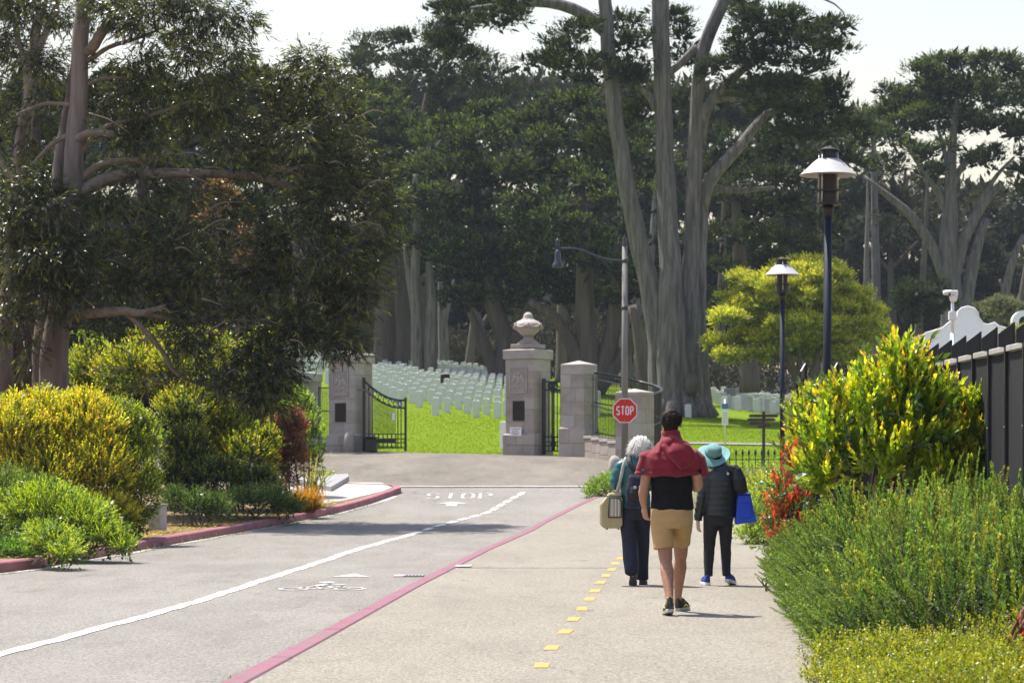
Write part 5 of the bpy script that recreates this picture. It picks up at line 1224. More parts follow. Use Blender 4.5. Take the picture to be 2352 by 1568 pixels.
eu_limbs = [([E(165, 470), E(190, 435), E(230, 412), E(300, 400), E(380, 398), E(470, 398), E(550, 400), E(600, 405), E(660, 425), E(740, 452), (E(800, 480))], [.15, .15, .14, .125, .11, .095, .085, .075, .055, .035, .015]),
            ([E(170, 420), E(210, 385), E(260, 370), E(340, 365), E(400, 350)], [.09, .085, .075, .06, .03]),
            ([E(190, 120), E(215, 110, -.2), E(250, 60, -.3), E(285, -10, -.3), E(300, -80)], [.12, .12, .11, .10, .08]),
            ([E(160, 330), E(200, 302, -.3), E(250, 305, -.5), E(262, 308, -.5)], [.1, .09, .085, .07]),
            ([E(200, 140), E(240, 110), E(310, 90), E(380, 60)], [.06, .05, .04, .02]),
            ([E(130, 720), E(200, 720, -.4), E(280, 712, -.5), E(330, 722, -.5), E(380, 700, -.5)], [.13, .12, .11, .09, .04]),
            ([E(280, 715, -.4), E(340, 760, -.4), E(370, 800, -.4), E(390, 850, -.4), E(450, 880, -.4), E(520, 890)], [.05, .055, .05, .05, .035, .015]),
            ([E(330, 720), E(440, 740), E(540, 700), E(600, 690), E(650, 720)], [.06, .05, .05, .04, .02]),
            ([E(540, 705), E(610, 740), E(690, 770), E(760, 800)], [.05, .045, .03, .01]),
            ([E(600, 405), E(620, 375), (E(618, 350))], [.05, .04, .015]),
            ([E(620, 395), E(690, 380), E(760, 400), E(830, 440)], [.04, .03, .025, .01]),
            ([E(430, 400), E(428, 470), E(425, 520), E(380, 545)], [.035, .03, .025, .01]),
            ([E(400, 410), E(370, 440), E(310, 430)], [.025, .02, .01]), ([E(430, 420), E(480, 440), E(540, 430)], [.025, .02, .01]),
            ([E(175, 300), E(120, 330), E(70, 380)], [.07, .05, .03]), ([E(175, 240), E(100, 235), E(40, 262)], [.05, .04, .02]), ([E(180, 200), E(250, 175), E(330, 185)], [.05, .04, .02]), ([E(160, 380), E(230, 290), E(330, 270), E(440, 230)], [.06, .05, .04, .02])]
put('limb', limb_mesh('limb', eu_limbs, n=10, lobes=.04, wob=.5, seed=302, per_m=4), 'bark_twig', t)
tw_ = []
rs = np.random.default_rng(5)
for _ in range(110):
    u, v = rs.uniform(200, 860), rs.uniform(220, 900); o_ = rs.uniform(-1.2, .8)
    a = rs.uniform(-.9, .9); l = rs.uniform(30, 110)
    p0 = (u, v); p1 = (u + l * .5, v + l * .3 * a - 8); p2 = (u + l, v + l * .5 * a + 10)
    if p2[0] > 900 or p2[1] < 300 and p2[0] < 620: continue
    tw_.append(([E(*p0, o_), E(*p1, o_), E(*p2, o_)], [.02, .015, .006]))
put('twig', limb_mesh('twig', tw_, n=5, lobes=0, wob=.8, seed=303, per_m=5), 'bark_twig', t, kind='stuff')
blobs = [(60, 40, 120, 90), (230, 30, 110, 60), (340, 60, 110, 90), (440, 40, 100, 90), (520, 60, 70, 70), (555, 110, 36, 50), (400, 150, 110, 90), (490, 170, 80, 70), (300, 170, 80, 60, 0, .7), (90, 170, 80, 90, .8, .6), (350, 250, 100, 70, .5), (450, 270, 100, 70), (540, 240, 40, 50), (330, 330, 90, 50, .8), (240, 260, 60, 90, 1.2, .6),
         (715, 140, 30, 22), (690, 180, 60, 40), (740, 195, 70, 50), (650, 230, 70, 50), (720, 260, 90, 60), (785, 260, 40, 50), (620, 290, 80, 60), (700, 330, 110, 60), (790, 340, 44, 50), (600, 370, 80, 44), (690, 390, 90, 40), (780, 400, 60, 44), (845, 390, 40, 44), (860, 440, 34, 40), (820, 470, 70, 44), (880, 490, 44, 44), (740, 470, 70, 40),
         (690, 520, 80, 50), (790, 540, 90, 50), (880, 560, 40, 60), (640, 580, 80, 60), (730, 600, 90, 60), (820, 620, 60, 60), (860, 640, 26, 50), (760, 680, 80, 60), (820, 720, 40, 60), (660, 660, 80, 60), (590, 640, 60, 80), (700, 740, 80, 50), (800, 780, 50, 40), (760, 790, 50, 34), (840, 680, 24, 60), (640, 770, 70, 50), (560, 740, 60, 60), (600, 830, 60, 60), (560, 870, 50, 70), (600, 910, 34, 60), (490, 870, 44, 70), (640, 850, 30, 50),
         (470, 580, 80, 60), (480, 660, 80, 70), (400, 600, 70, 60), (400, 690, 70, 60), (460, 760, 80, 50), (350, 540, 60, 50, .6), (330, 640, 70, 60, .6), (300, 750, 90, 30, .4, .25), (220, 790, 90, 30, 0, .2), (380, 790, 60, 30, 0, .3), (440, 820, 30, 50, 0, .5), (520, 500, 50, 40, .5, .7),
         (80, 300, 60, 60, 1.4, .5), (40, 440, 50, 40, -.6), (100, 500, 80, 60, -.8), (40, 560, 70, 80, -.8), (140, 580, 70, 60, -.8), (180, 640, 60, 60, -.8), (80, 660, 80, 70, -.8), (20, 740, 60, 80, -.6), (130, 710, 60, 50, -.6, .7), (70, 800, 60, 60, -.5, .3), (230, 560, 40, 60, .5, .7), (250, 680, 50, 40, .5, .6), (40, 480, 70, 50, -1), (110, 440, 30, 50, -1.2, .5), (160, 620, 60, 60, -1.2), (60, 600, 80, 60, -1.2), (110, 690, 70, 40, -1.2, .7)]
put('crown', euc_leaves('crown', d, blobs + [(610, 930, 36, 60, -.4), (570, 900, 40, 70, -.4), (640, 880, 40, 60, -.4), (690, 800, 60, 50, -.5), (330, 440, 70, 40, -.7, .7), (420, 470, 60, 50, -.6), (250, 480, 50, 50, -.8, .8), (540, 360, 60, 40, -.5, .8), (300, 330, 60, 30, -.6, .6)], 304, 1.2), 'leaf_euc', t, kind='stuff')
# second, thinner eucalyptus at the left edge
b = W(20, 1, 57)
t = thing('eucalyptus_tree', (b[0], b[1], .1), 'slimmer eucalyptus at the left edge with forked pinkish stems', 'tree')
E2 = lambda u, v, o_=0: W(u, v, 57 + o_)
put('trunk', limb_mesh('trunk', [([E2(-20, 1120), E2(10, 820), E2(30, 560), E2(42, 380), E2(62, 240), E2(80, 110), E2(96, -40), E2(105, -220)], [.28, .24, .19, .17, .14, .12, .10, .07]), ([E2(78, 140), E2(105, 80), E2(135, -10), E2(150, -80)], [.09, .08, .07, .05]), ([E2(62, 240), E2(58, 140), E2(35, 70), E2(30, -20)], [.07, .07, .06, .04]), ([E2(40, 420), E2(10, 380), E2(-20, 330)], [.09, .07, .05])], n=14, lobes=.05, wob=.2, seed=311, per_m=3), 'bark_euc', t)
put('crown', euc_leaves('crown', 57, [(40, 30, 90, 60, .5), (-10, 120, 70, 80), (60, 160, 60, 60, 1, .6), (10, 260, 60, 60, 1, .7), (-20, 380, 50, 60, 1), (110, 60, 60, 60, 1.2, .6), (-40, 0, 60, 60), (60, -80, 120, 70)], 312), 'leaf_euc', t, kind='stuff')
# massive fluted dark trunk low on the left
b = W(45, 1, 58)
t = thing('old_trunk', (b[0], b[1], .1), 'massive fluted reddish brown trunk at the left edge behind the golden hedge', 'tree')
E3 = lambda u, v, o_=0: W(u, v, 58 + o_)
put('trunk', limb_mesh('trunk', [([E3(40, 1130), E3(50, 940), E3(60, 800), E3(70, 660), E3(75, 560)], [.85, .78, .7, .6, .5]), ([E3(-20, 1130, -.4), E3(0, 900, -.4), E3(20, 700)], [.6, .5, .4]), ([E3(110, 1130, -.2), E3(105, 900, -.3), E3(90, 720)], [.4, .34, .3])], n=24, lobes=.2, wob=.1, seed=321, per_m=3), 'bark_red', t) if 'bark_red' in M else None
# ================================================================== SHRUBS AND BEDS
def blob_shoots(blobs, per_m2, rs, up=.8, shell=.35, top=.6):
    S = []; D = []
    for c, r in blobs:
        r = np.asarray(r, float)
        area = 4 * (r[0] * r[1] + r[0] * r[2] + r[1] * r[2]) / 1.0
        n = int(per_m2 * area)
        q, dr = in_ellipsoid(n, c, r, rs, shell=shell, top=top)
        S.append(q); D.append(nrm(dr + [0, 0, up] + rs.normal(0, .25, dr.shape)))
    return np.concatenate(S), np.concatenate(D)
def shrub(name, label, base, blobs, per_m2, leafkw, seed, m='leaf_bush', shoot_len=(.12, .3), up=.8, stems=5, stem_r=.025, group=None, cat='shrub', shell=.4, top=.6, stem_m='bark_dark'):
    rs = np.random.default_rng(seed)
    t = thing(name, base, label, cat, group)
    sp = []
    for k in range(stems):
        c, r = blobs[k % len(blobs)]
        a = np.asarray(base, float) + np.r_[rs.normal(0, .12, 2), -.05]; c = np.asarray(c) + rs.normal(0, .25, 3) * np.asarray(r)
        sp.append(([a, a * .5 + c * .5 + [0, 0, .1], c], [stem_r, stem_r * .7, stem_r * .3]))
    put('stem', limb_mesh('stem', sp, n=6, lobes=.05, seed=seed), stem_m, t)
    S, D = blob_shoots(blobs, per_m2, rs, up, shell, top)
    keep = S[:, 2] > base[2] - .02
    S, D = S[keep], D[keep]
    L = rs.uniform(*shoot_len, len(S))
    put('foliage', foliage('foliage', S - D * (L * .5)[:, None], D, L, rng=rs, **leafkw), m, t, kind='stuff')
    # larger, darker leaves that fill the inside of the plant
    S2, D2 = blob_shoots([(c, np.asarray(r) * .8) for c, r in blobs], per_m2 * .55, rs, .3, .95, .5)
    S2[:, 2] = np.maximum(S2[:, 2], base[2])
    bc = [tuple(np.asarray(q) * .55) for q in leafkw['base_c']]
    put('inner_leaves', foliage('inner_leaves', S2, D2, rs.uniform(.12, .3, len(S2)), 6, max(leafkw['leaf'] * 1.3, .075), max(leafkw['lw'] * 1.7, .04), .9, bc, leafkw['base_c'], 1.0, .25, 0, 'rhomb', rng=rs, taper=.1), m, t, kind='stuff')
    return t
def B(U, V, ru, rv, d, ry=None):
    c = W(U, V, d); return (c, (ru * d / F, ry or ru * d / F * .8, rv * d / F))
def gz0(U, d): return (W(U, 1, d)[0], d, float(zroad(W(U, 1, d)[0], d)) + .13)

# golden hedge on the left
GOLD = dict(n=13, leaf=.062, lw=.026, ang=.75, base_c=[(.10, .13, .015), (.14, .15, .018), (.08, .11, .015)], tip_c=[(.46, .38, .015), (.48, .42, .02), (.36, .38, .02), (.48, .32, .02), (.30, .34, .02)], tip_pow=.8, var=.22, shape='rhomb', curve=.2)
GREENG = dict(GOLD, tip_c=[(.20, .26, .02), (.28, .28, .02), (.16, .22, .02)], base_c=[(.05, .08, .015), (.07, .10, .015)])
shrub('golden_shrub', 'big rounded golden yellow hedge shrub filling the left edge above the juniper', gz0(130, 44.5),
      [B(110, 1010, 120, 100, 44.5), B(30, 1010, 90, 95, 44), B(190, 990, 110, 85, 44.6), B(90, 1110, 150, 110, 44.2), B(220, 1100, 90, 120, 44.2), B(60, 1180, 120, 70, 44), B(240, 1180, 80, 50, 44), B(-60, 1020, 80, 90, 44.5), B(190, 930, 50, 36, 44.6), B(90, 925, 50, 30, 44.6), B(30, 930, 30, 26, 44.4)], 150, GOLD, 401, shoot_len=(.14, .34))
shrub('green_gold_shrub', 'green tipped shrub leaning on the right side of the golden hedge', gz0(300, 45.0),
      [B(300, 1050, 70, 120, 45), B(315, 1130, 58, 100, 44.6), B(290, 1190, 60, 40, 44.6), B(270, 970, 60, 50, 45), B(330, 1000, 34, 50, 45.2)], 160, GREENG, 402, shoot_len=(.14, .3))
# juniper mats spilling over the kerb
JUN = dict(n=16, leaf=.05, lw=.014, ang=.55, base_c=[(.045, .085, .012), (.06, .10, .014)], tip_c=[(.26, .33, .02), (.32, .37, .025), (.19, .28, .02)], tip_pow=.8, var=.25, shape='rhomb')
def juniper(label, U, d, blobs, seed, kw=JUN, per=210, up=.35):
    return shrub('juniper', label, gz0(U, d), blobs, per, kw, seed, shoot_len=(.16, .36), up=up, stems=6, stem_r=.018, m='leaf_bush', shell=.5, top=.8)
juniper('bright green juniper mound spilling over the red kerb', 160, 38.5, [B(120, 1175, 80, 62, 38.6, .7), B(190, 1200, 70, 60, 38.4, .7), B(230, 1230, 55, 36, 38.2, .6), B(280, 1254, 30, 20, 38.0, .4), B(95, 1140, 50, 34, 38.8, .6), B(60, 1180, 60, 60, 38.6, .6)], 411)
juniper('low green juniper tongue drooping onto the road at the left kerb', 130, 35.8, [B(120, 1245, 55, 34, 35.9, .5), B(150, 1270, 36, 22, 35.4, .35), B(90, 1225, 30, 20, 36.2, .4)], 412)
JD = dict(JUN, base_c=[(.03, .05, .012), (.04, .06, .015)], tip_c=[(.08, .13, .02), (.10, .15, .03), (.16, .2, .03)])
juniper('dark green juniper at the very left edge behind the bright mound', 15, 40, [B(10, 1150, 60, 80, 40, .7), B(60, 1150, 30, 60, 40.2, .5), B(-20, 1220, 50, 50, 39.5, .6), B(30, 1230, 40, 40, 39.5, .5)], 413, JD)
juniper('small low green ground juniper at the left edge by the kerb', 25, 36.6, [B(20, 1262, 60, 18, 36.6, .5), B(70, 1270, 30, 12, 36.4, .3)], 414, dict(JUN, tip_c=[(.10, .22, .02), (.13, .25, .03)]))
# the middle mass of glossy shrubs under the eucalyptus
MIX = dict(n=11, leaf=.075, lw=.034, ang=.8, base_c=[(.05, .08, .012), (.06, .10, .015), (.04, .065, .012)], tip_c=[(.28, .34, .02), (.38, .38, .025), (.20, .27, .02), (.42, .33, .02)], tip_pow=1.2, var=.25, shape='rhomb', curve=.2)  # tip tones brightened to imitate sunlit leaves
DRK = dict(MIX, base_c=[(.018, .03, .01), (.025, .04, .012)], tip_c=[(.06, .09, .015), (.12, .15, .018), (.24, .26, .02)])  # some tips brightened to paint lit patches into the dark shrub
shrub('glossy_shrub', 'tall yellow green glossy shrub glowing behind the hanging eucalyptus leaves', gz0(430, 58.5), [B(320, 850, 110, 60, 59), B(230, 850, 90, 60, 60), B(420, 860, 90, 70, 58.5), B(500, 900, 80, 70, 58), B(560, 860, 70, 60, 59), B(180, 900, 60, 50, 60), B(350, 790, 60, 40, 59.5), B(470, 800, 70, 40, 59.5), B(600, 800, 50, 40, 60), B(430, 950, 80, 60, 57.5)], 95, MIX, 421, shoot_len=(.2, .45))
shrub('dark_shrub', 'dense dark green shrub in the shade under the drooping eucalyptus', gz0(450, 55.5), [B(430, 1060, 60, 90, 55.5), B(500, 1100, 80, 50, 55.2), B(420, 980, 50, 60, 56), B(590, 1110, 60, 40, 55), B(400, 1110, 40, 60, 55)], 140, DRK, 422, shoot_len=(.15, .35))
shrub('glossy_shrub', 'mid green shrub with sunlit yellow tips right of the dark shrub', gz0(540, 57.6), [B(520, 1000, 70, 60, 57.8), B(560, 1050, 70, 60, 57.2), B(470, 950, 60, 50, 58), B(605, 1030, 40, 60, 57.4), B(490, 1050, 50, 60, 57.3)], 140, MIX, 423, shoot_len=(.15, .35))
RED = dict(n=11, leaf=.065, lw=.026, ang=.7, base_c=[(.09, .05, .025), (.07, .055, .02)], tip_c=[(.20, .035, .05), (.25, .05, .06), (.18, .05, .045), (.14, .09, .04)], tip_pow=.8, var=.25, shape='rhomb', curve=.2)
shrub('red_shrub', 'wine red leaved shrub beside the corner pavement on the left', gz0(655, 60), [B(670, 985, 36, 50, 60), B(640, 1010, 44, 60, 60.2), B(670, 1060, 36, 60, 59.8), B(630, 1080, 40, 50, 59.8)], 200, RED, 424, shoot_len=(.15, .35), stem_m='twig_red')
shrub('glossy_shrub', 'fresh green shrub standing left of the iron footway gate', gz0(700, 64), [B(690, 960, 40, 60, 64), B(710, 1000, 30, 50, 63.6), B(665, 905, 30, 40, 64.5), B(715, 1060, 22, 40, 63.4)], 90, dict(MIX, tip_c=[(.22, .34, .02), (.28, .36, .03), (.16, .28, .02)]), 425, shoot_len=(.2, .4))
# strap leaved plant and orange tuft at the corner
def tuft(name, label, base, n, leaf, lw, pal, tip, seed, spread=.5, cat='plant', hgt=1.0, droop=.25, rad=.1):
    rs = np.random.default_rng(seed); t = thing(name, base, label, cat)
    S = np.c_[rs.normal(0, rad, n) + base[0], rs.normal(0, rad, n) + base[1], np.full(n, base[2]) + rs.uniform(-.03, .05, n)]
    a = rs.uniform(0, 6.28, n); s = np.abs(rs.normal(0, spread, n))
    D = np.stack([np.cos(a) * s, np.sin(a) * s, np.full(n, hgt)], 1)
    C = np.array(pal)[rs.integers(0, len(pal), n)] * rs.uniform(.7, 1.3, (n, 1))
    N = np.stack([np.cos(a), np.sin(a), np.full(n, .3)], 1)
    v, p, c = leaves_np(S, D, N, leaf * rs.uniform(.5, 1.15, n), lw * rs.uniform(.7, 1.2, n), np.clip(C, 0, .8), 'blade', droop)
    tm = np.tile(np.array([0, .3, .3, .7, .7, 1.0]), n)[:, None]; c = c * (1 - tm) + np.tile(np.array(tip), (len(c), 1)) * tm * (.6 + .8 * np.repeat(rs.uniform(0, 1, (n, 1)), 6, 0))
    put('leaves', mesh_np('leaves', v, p, tint=np.clip(c, 0, .8)), 'leaf_grass', t, kind='stuff')
    return t
tuft('strap_leaved_plant', 'spiky strap leaved plant beside the left pavement corner', gz0(722, 63.0), 42, 1.2, .04, [(.08, .12, .02), (.12, .13, .03)], (.22, .19, .07), 431, .55, droop=.5, rad=.12)
tuft('orange_grass_tuft', 'feathery orange green tuft at the end of the planting bed', gz0(700, 57.0), 1500, .62, .014, [(.14, .14, .02), (.22, .15, .02)], (.42, .20, .03), 432, .55, droop=.3, rad=.16)
juniper('feathery low juniper below the dark shrub near the red kerb', 560, 53.5, [B(560, 1150, 60, 30, 53.6, .5), B(620, 1150, 50, 34, 54, .5), B(660, 1165, 40, 22, 54.2, .4), B(500, 1160, 40, 22, 53, .4)], 433, dict(JUN, base_c=[(.03, .06, .012)], tip_c=[(.09, .16, .025), (.13, .19, .035), (.16, .17, .04)]), per=190, up=.7)
juniper('sparse low juniper sprigs left of the feathery juniper on the mulch', 440, 50.5, [B(450, 1160, 44, 32, 50.8, .4), B(405, 1150, 28, 30, 51, .4), B(500, 1165, 34, 24, 51, .4)], 434, dict(JUN, base_c=[(.03, .055, .012)], tip_c=[(.08, .14, .025), (.12, .17, .035)]), per=190, up=.8)
juniper('small green clump on the corner beyond the strap leaved plant', 745, 70.5, [B(745, 1098, 26, 12, 70.5, .4)], 435, JUN, per=120)
# pink flowering shrub tree glimpsed through the eucalyptus
PNK = dict(n=8, leaf=.16, lw=.05, ang=.7, base_c=[(.08, .06, .035), (.06, .06, .03)], tip_c=[(.26, .09, .08), (.30, .14, .10), (.2, .07, .06), (.12, .10, .03)], tip_pow=.8, var=.3, shape='rhomb')
shrub('pink_leaved_tree', 'tree with salmon pink young leaves glimpsed through the eucalyptus', gz0(520, 74), [B(510, 455, 36, 36, 74), B(500, 440, 30, 30, 74), B(490, 480, 40, 30, 74.5), B(565, 620, 30, 40, 74), B(570, 560, 40, 40, 74.5)], 26, PNK, 441, shoot_len=(.25, .6), stems=9, stem_r=.07, cat='tree')
# dark evergreen backdrop tree behind the eucalyptus
b = W(330, 1, 92)
t = thing('evergreen_tree', (b[0], b[1], 1.2), 'dark evergreen tree forming the backdrop behind the eucalyptus', 'tree')
put('trunk', limb_mesh('trunk', [([W(330, 1060, 92), W(325, 700, 92), W(330, 300, 92)], [.5, .4, .15]), ([W(80, 1060, 93), W(90, 600, 93), W(80, 200, 93)], [.45, .35, .12])], n=10, seed=450), 'bark_dark', t)
put('crown', pads_foliage('crown', 92, [(u + RNG.uniform(-20, 20), v + RNG.uniform(-20, 20), 75, 55) for u in range(-20, 600, 95) for v in range(230, 1000, 90)] + [(590, 190, 30, 24), (580, 230, 40, 30), (560, 300, 60, 50), (620, 420, 60, 60)], dens=1.3, clump=.7, spray=.34, seed=451, base=CYP_B, tip=[(.035, .055, .018), (.05, .07, .02), (.06, .085, .02)], nsp=34), 'leaf_cyp', t, kind='stuff')

# ------------------------------------------------------------------ right side beds
def shoot_part_bush(root, variants, S, D, L, name='shoot', limit=290, m=None, rs=RNG):
    """the largest shoots as linked-mesh parts"""
    for i in range(min(limit, len(S))):
        o = bpy.data.objects.new(name, variants[i % len(variants)]); COL.objects.link(o); o.parent = root
        dv = Vector(D[i]).normalized(); q = Vector((0, 0, 1)).rotation_difference(dv)
        s = float(L[i])
        o.matrix_basis = Matrix.Translation(Vector(S[i]) - root.location) @ q.to_matrix().to_4x4() @ Matrix.Rotation(float(rs.uniform(0, 6.28)), 4, 'Z') @ Matrix.Diagonal((s, s, s, 1))
# glossy photinia-like shrub with orange tips
def pho_variant(seed, tips, base, n=22, leaf=.115):
    rs = np.random.default_rng(seed)
    me = foliage('shoot', np.zeros((1, 3)), np.array([[0, 0, 1.0]]), np.array([.42]), n, leaf, leaf * .40, 1.0, base, tips, 5.0, .16, 0, 'blade', .3, rng=rs, taper=.42, jit=.25)
    sv, sf = tube_np([(0, 0, -.25), (0, 0, .1), (.01, 0, .40)], [.006, .005, .003], 5)
    me.materials.append(M['leaf_pho'])
    return me
def photinia(name, label, base, blobs, per, seed, tips, basec, limit=280, leaf=.115, sc=(.75, 1.15), up=1.3, inner=True):
    rs = np.random.default_rng(seed)
    t = thing(name, base, label, 'shrub')
    sp = []
    for k in range(14):
        c, r = blobs[k % len(blobs)]; a = np.asarray(base, float) + np.r_[rs.normal(0, .18, 2), -.05]; c = np.asarray(c) + rs.normal(0, .35, 3) * np.asarray(r)
        sp.append(([a, a * .55 + c * .45 + [0, 0, .15], c + [0, 0, .1]], [.024, .017, .007]))
    put('stem', limb_mesh('stem', sp, n=6, lobes=.03, seed=seed), 'twig_red', t)
    var = [pho_variant(seed + 10 + k, tips, basec, leaf=leaf) for k in range(7)]
    S, D = blob_shoots(blobs, per, rs, up=up, shell=.45, top=.65)
    L = rs.uniform(sc[0], sc[1], len(S))
    S = S - D * (L * .3)[:, None]
    front = np.argsort(S[:, 1] - .5 * S[:, 2] + rs.normal(0, .1, len(S)))
    S, D, L = S[front], D[front], L[front]
    shoot_part_bush(t, var, S, D, L, limit=limit, rs=rs)
    if len(S) > limit:
        me = foliage('foliage', S[limit:], D[limit:], L[limit:] * .42, 20, leaf, leaf * .4, 1.0, basec, tips, 5.0, .16, 0, 'blade', .3, rng=rs, taper=.42, jit=.25)
        put('foliage', me, 'leaf_pho', t, kind='stuff')
    # larger dark leaves inside
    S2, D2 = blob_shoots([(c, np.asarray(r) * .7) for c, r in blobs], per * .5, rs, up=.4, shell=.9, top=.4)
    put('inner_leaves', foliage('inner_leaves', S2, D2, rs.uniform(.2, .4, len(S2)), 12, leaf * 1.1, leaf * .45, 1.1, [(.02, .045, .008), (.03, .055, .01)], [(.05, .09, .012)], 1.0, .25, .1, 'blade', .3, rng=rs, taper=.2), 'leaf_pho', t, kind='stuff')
    return t
PB = [(.19, .26, .012), (.23, .28, .014), (.14, .21, .012), (.08, .14, .012)]
PT = [(.50, .28, .02), (.44, .38, .02), (.34, .38, .03), (.30, .36, .03), (.32, .36, .03), (.42, .34, .02)]
dp = 29.0
photinia('photinia_shrub', 'large glossy shrub with orange young tips in front of the black fence', (W(2080, 1, dp)[0], dp, 0.0),
         [B(2080, 850, 60, 80, dp, .35), B(2050, 900, 100, 90, dp, .5), B(1970, 930, 90, 80, dp, .45), B(1900, 1000, 70, 70, dp - .2, .4), B(2140, 920, 70, 80, dp, .4), B(2100, 1000, 120, 90, dp - .1, .5), B(2010, 1040, 110, 80, dp - .3, .5), B(2230, 1000, 60, 90, dp + .1, .4), B(2270, 1050, 50, 60, dp, .4), B(1880, 1080, 60, 50, dp - .3, .4), B(2180, 1080, 110, 60, dp - .2, .5), B(2240, 920, 26, 40, dp, .25), B(2285, 1010, 34, 50, dp, .3), B(2300, 1070, 38, 50, dp, .3)], 36, 501, PT, PB)
photinia('photinia_shrub', 'smaller glossy shrub with orange tips behind, by the nearer lamp post', (W(1850, 1, 34)[0], 34, 0.0),
         [B(1870, 920, 30, 36, 34, .25), B(1850, 960, 44, 50, 34, .3), B(1890, 960, 50, 60, 34.2, .35), B(1840, 1010, 36, 50, 33.8, .3)], 44, 531, PT, PB, limit=90, leaf=.105)
RT = [(.50, .02, .025), (.58, .035, .03), (.42, .03, .03), (.50, .10, .03)]
RBs = [(.16, .045, .03), (.12, .07, .02), (.20, .08, .02)]
photinia('red_leaved_shrub', 'scarlet and bronze leaved shrub at the path edge in front of the yellow tipped shrub', (W(1860, 1, 32.2)[0], 32.2, 0.0),
         [B(1820, 1060, 26, 40, 31.5, .2), B(1800, 1110, 26, 40, 31.3, .2), B(1845, 1040, 16, 30, 31.6, .15), B(1790, 1160, 36, 40, 31.1, .25), B(1780, 1205, 34, 34, 30.9, .25), B(1830, 1160, 36, 40, 31.2, .25), B(1790, 1240, 34, 26, 30.7, .25), B(1830, 1215, 40, 30, 31, .3)], 62, 541, RT, RBs, limit=200, leaf=.085, sc=(.55, .95))
photinia('red_leaved_shrub', 'scarlet shoot poking in at the lower right edge of the picture', (W(2352, 1, 15.2)[0], 15.2, 0.0),
         [B(2345, 1480, 12, 30, 15.2, .06), B(2352, 1440, 10, 30, 15.2, .06), B(2350, 1530, 14, 30, 15.2, .06)], 130, 551, [(.55, .02, .03), (.5, .03, .03)], RBs, limit=40, leaf=.07, sc=(.35, .55))
# rosemary
def ros_variant(seed, n=200):
    rs = np.random.default_rng(seed)
    pal_b = [(.020, .036, .012), (.03, .05, .016)]; pal_t = [[(.19, .27, .04), (.15, .24, .04)], [(.22, .26, .04), (.26, .26, .04)], [(.11, .19, .04)]][seed % 3]
    me = foliage('sprig', np.zeros((1, 3)), np.array([[0, 0, 1.0]]), np.array([.5]), n, .036, .013, .9, pal_b, pal_t, 1.1, .25, 0, 'rhomb', rng=rs, taper=.35, jit=.2)
    for p, c in [((0, 0, 0), 1)]: pass
    me.materials.append(M['needle']); return me
RV = [ros_variant(600 + k) for k in range(9)]
RT_B = [(.026, .046, .016), (.034, .055, .018)]
def mound_h(x, y):   # crown height of the rosemary
    e = np.clip((x - (2.20 + .072 * (y - 18))) / .75, 0, 1)
    k = np.where(y < 20.6, (y - 16.2) / 4.4, np.where(y < 24.0, (y - 20.6) / 3.4, (y - 24.0) / 4.2)) + .10 * np.sin(x * 2.6 + 1)
    dome = 1 - .42 * np.abs(2 * np.clip(k, 0, 1) - 1) ** 2.6
    return dome * (.33 + .64 * np.sqrt(e)) * (.84 + .22 * sstep(16.2, 21.0, y)) * (1 + .10 * np.sin(x * 3.1 + y * .9) + .08 * np.sin(y * 2.3 - x * 1.7))
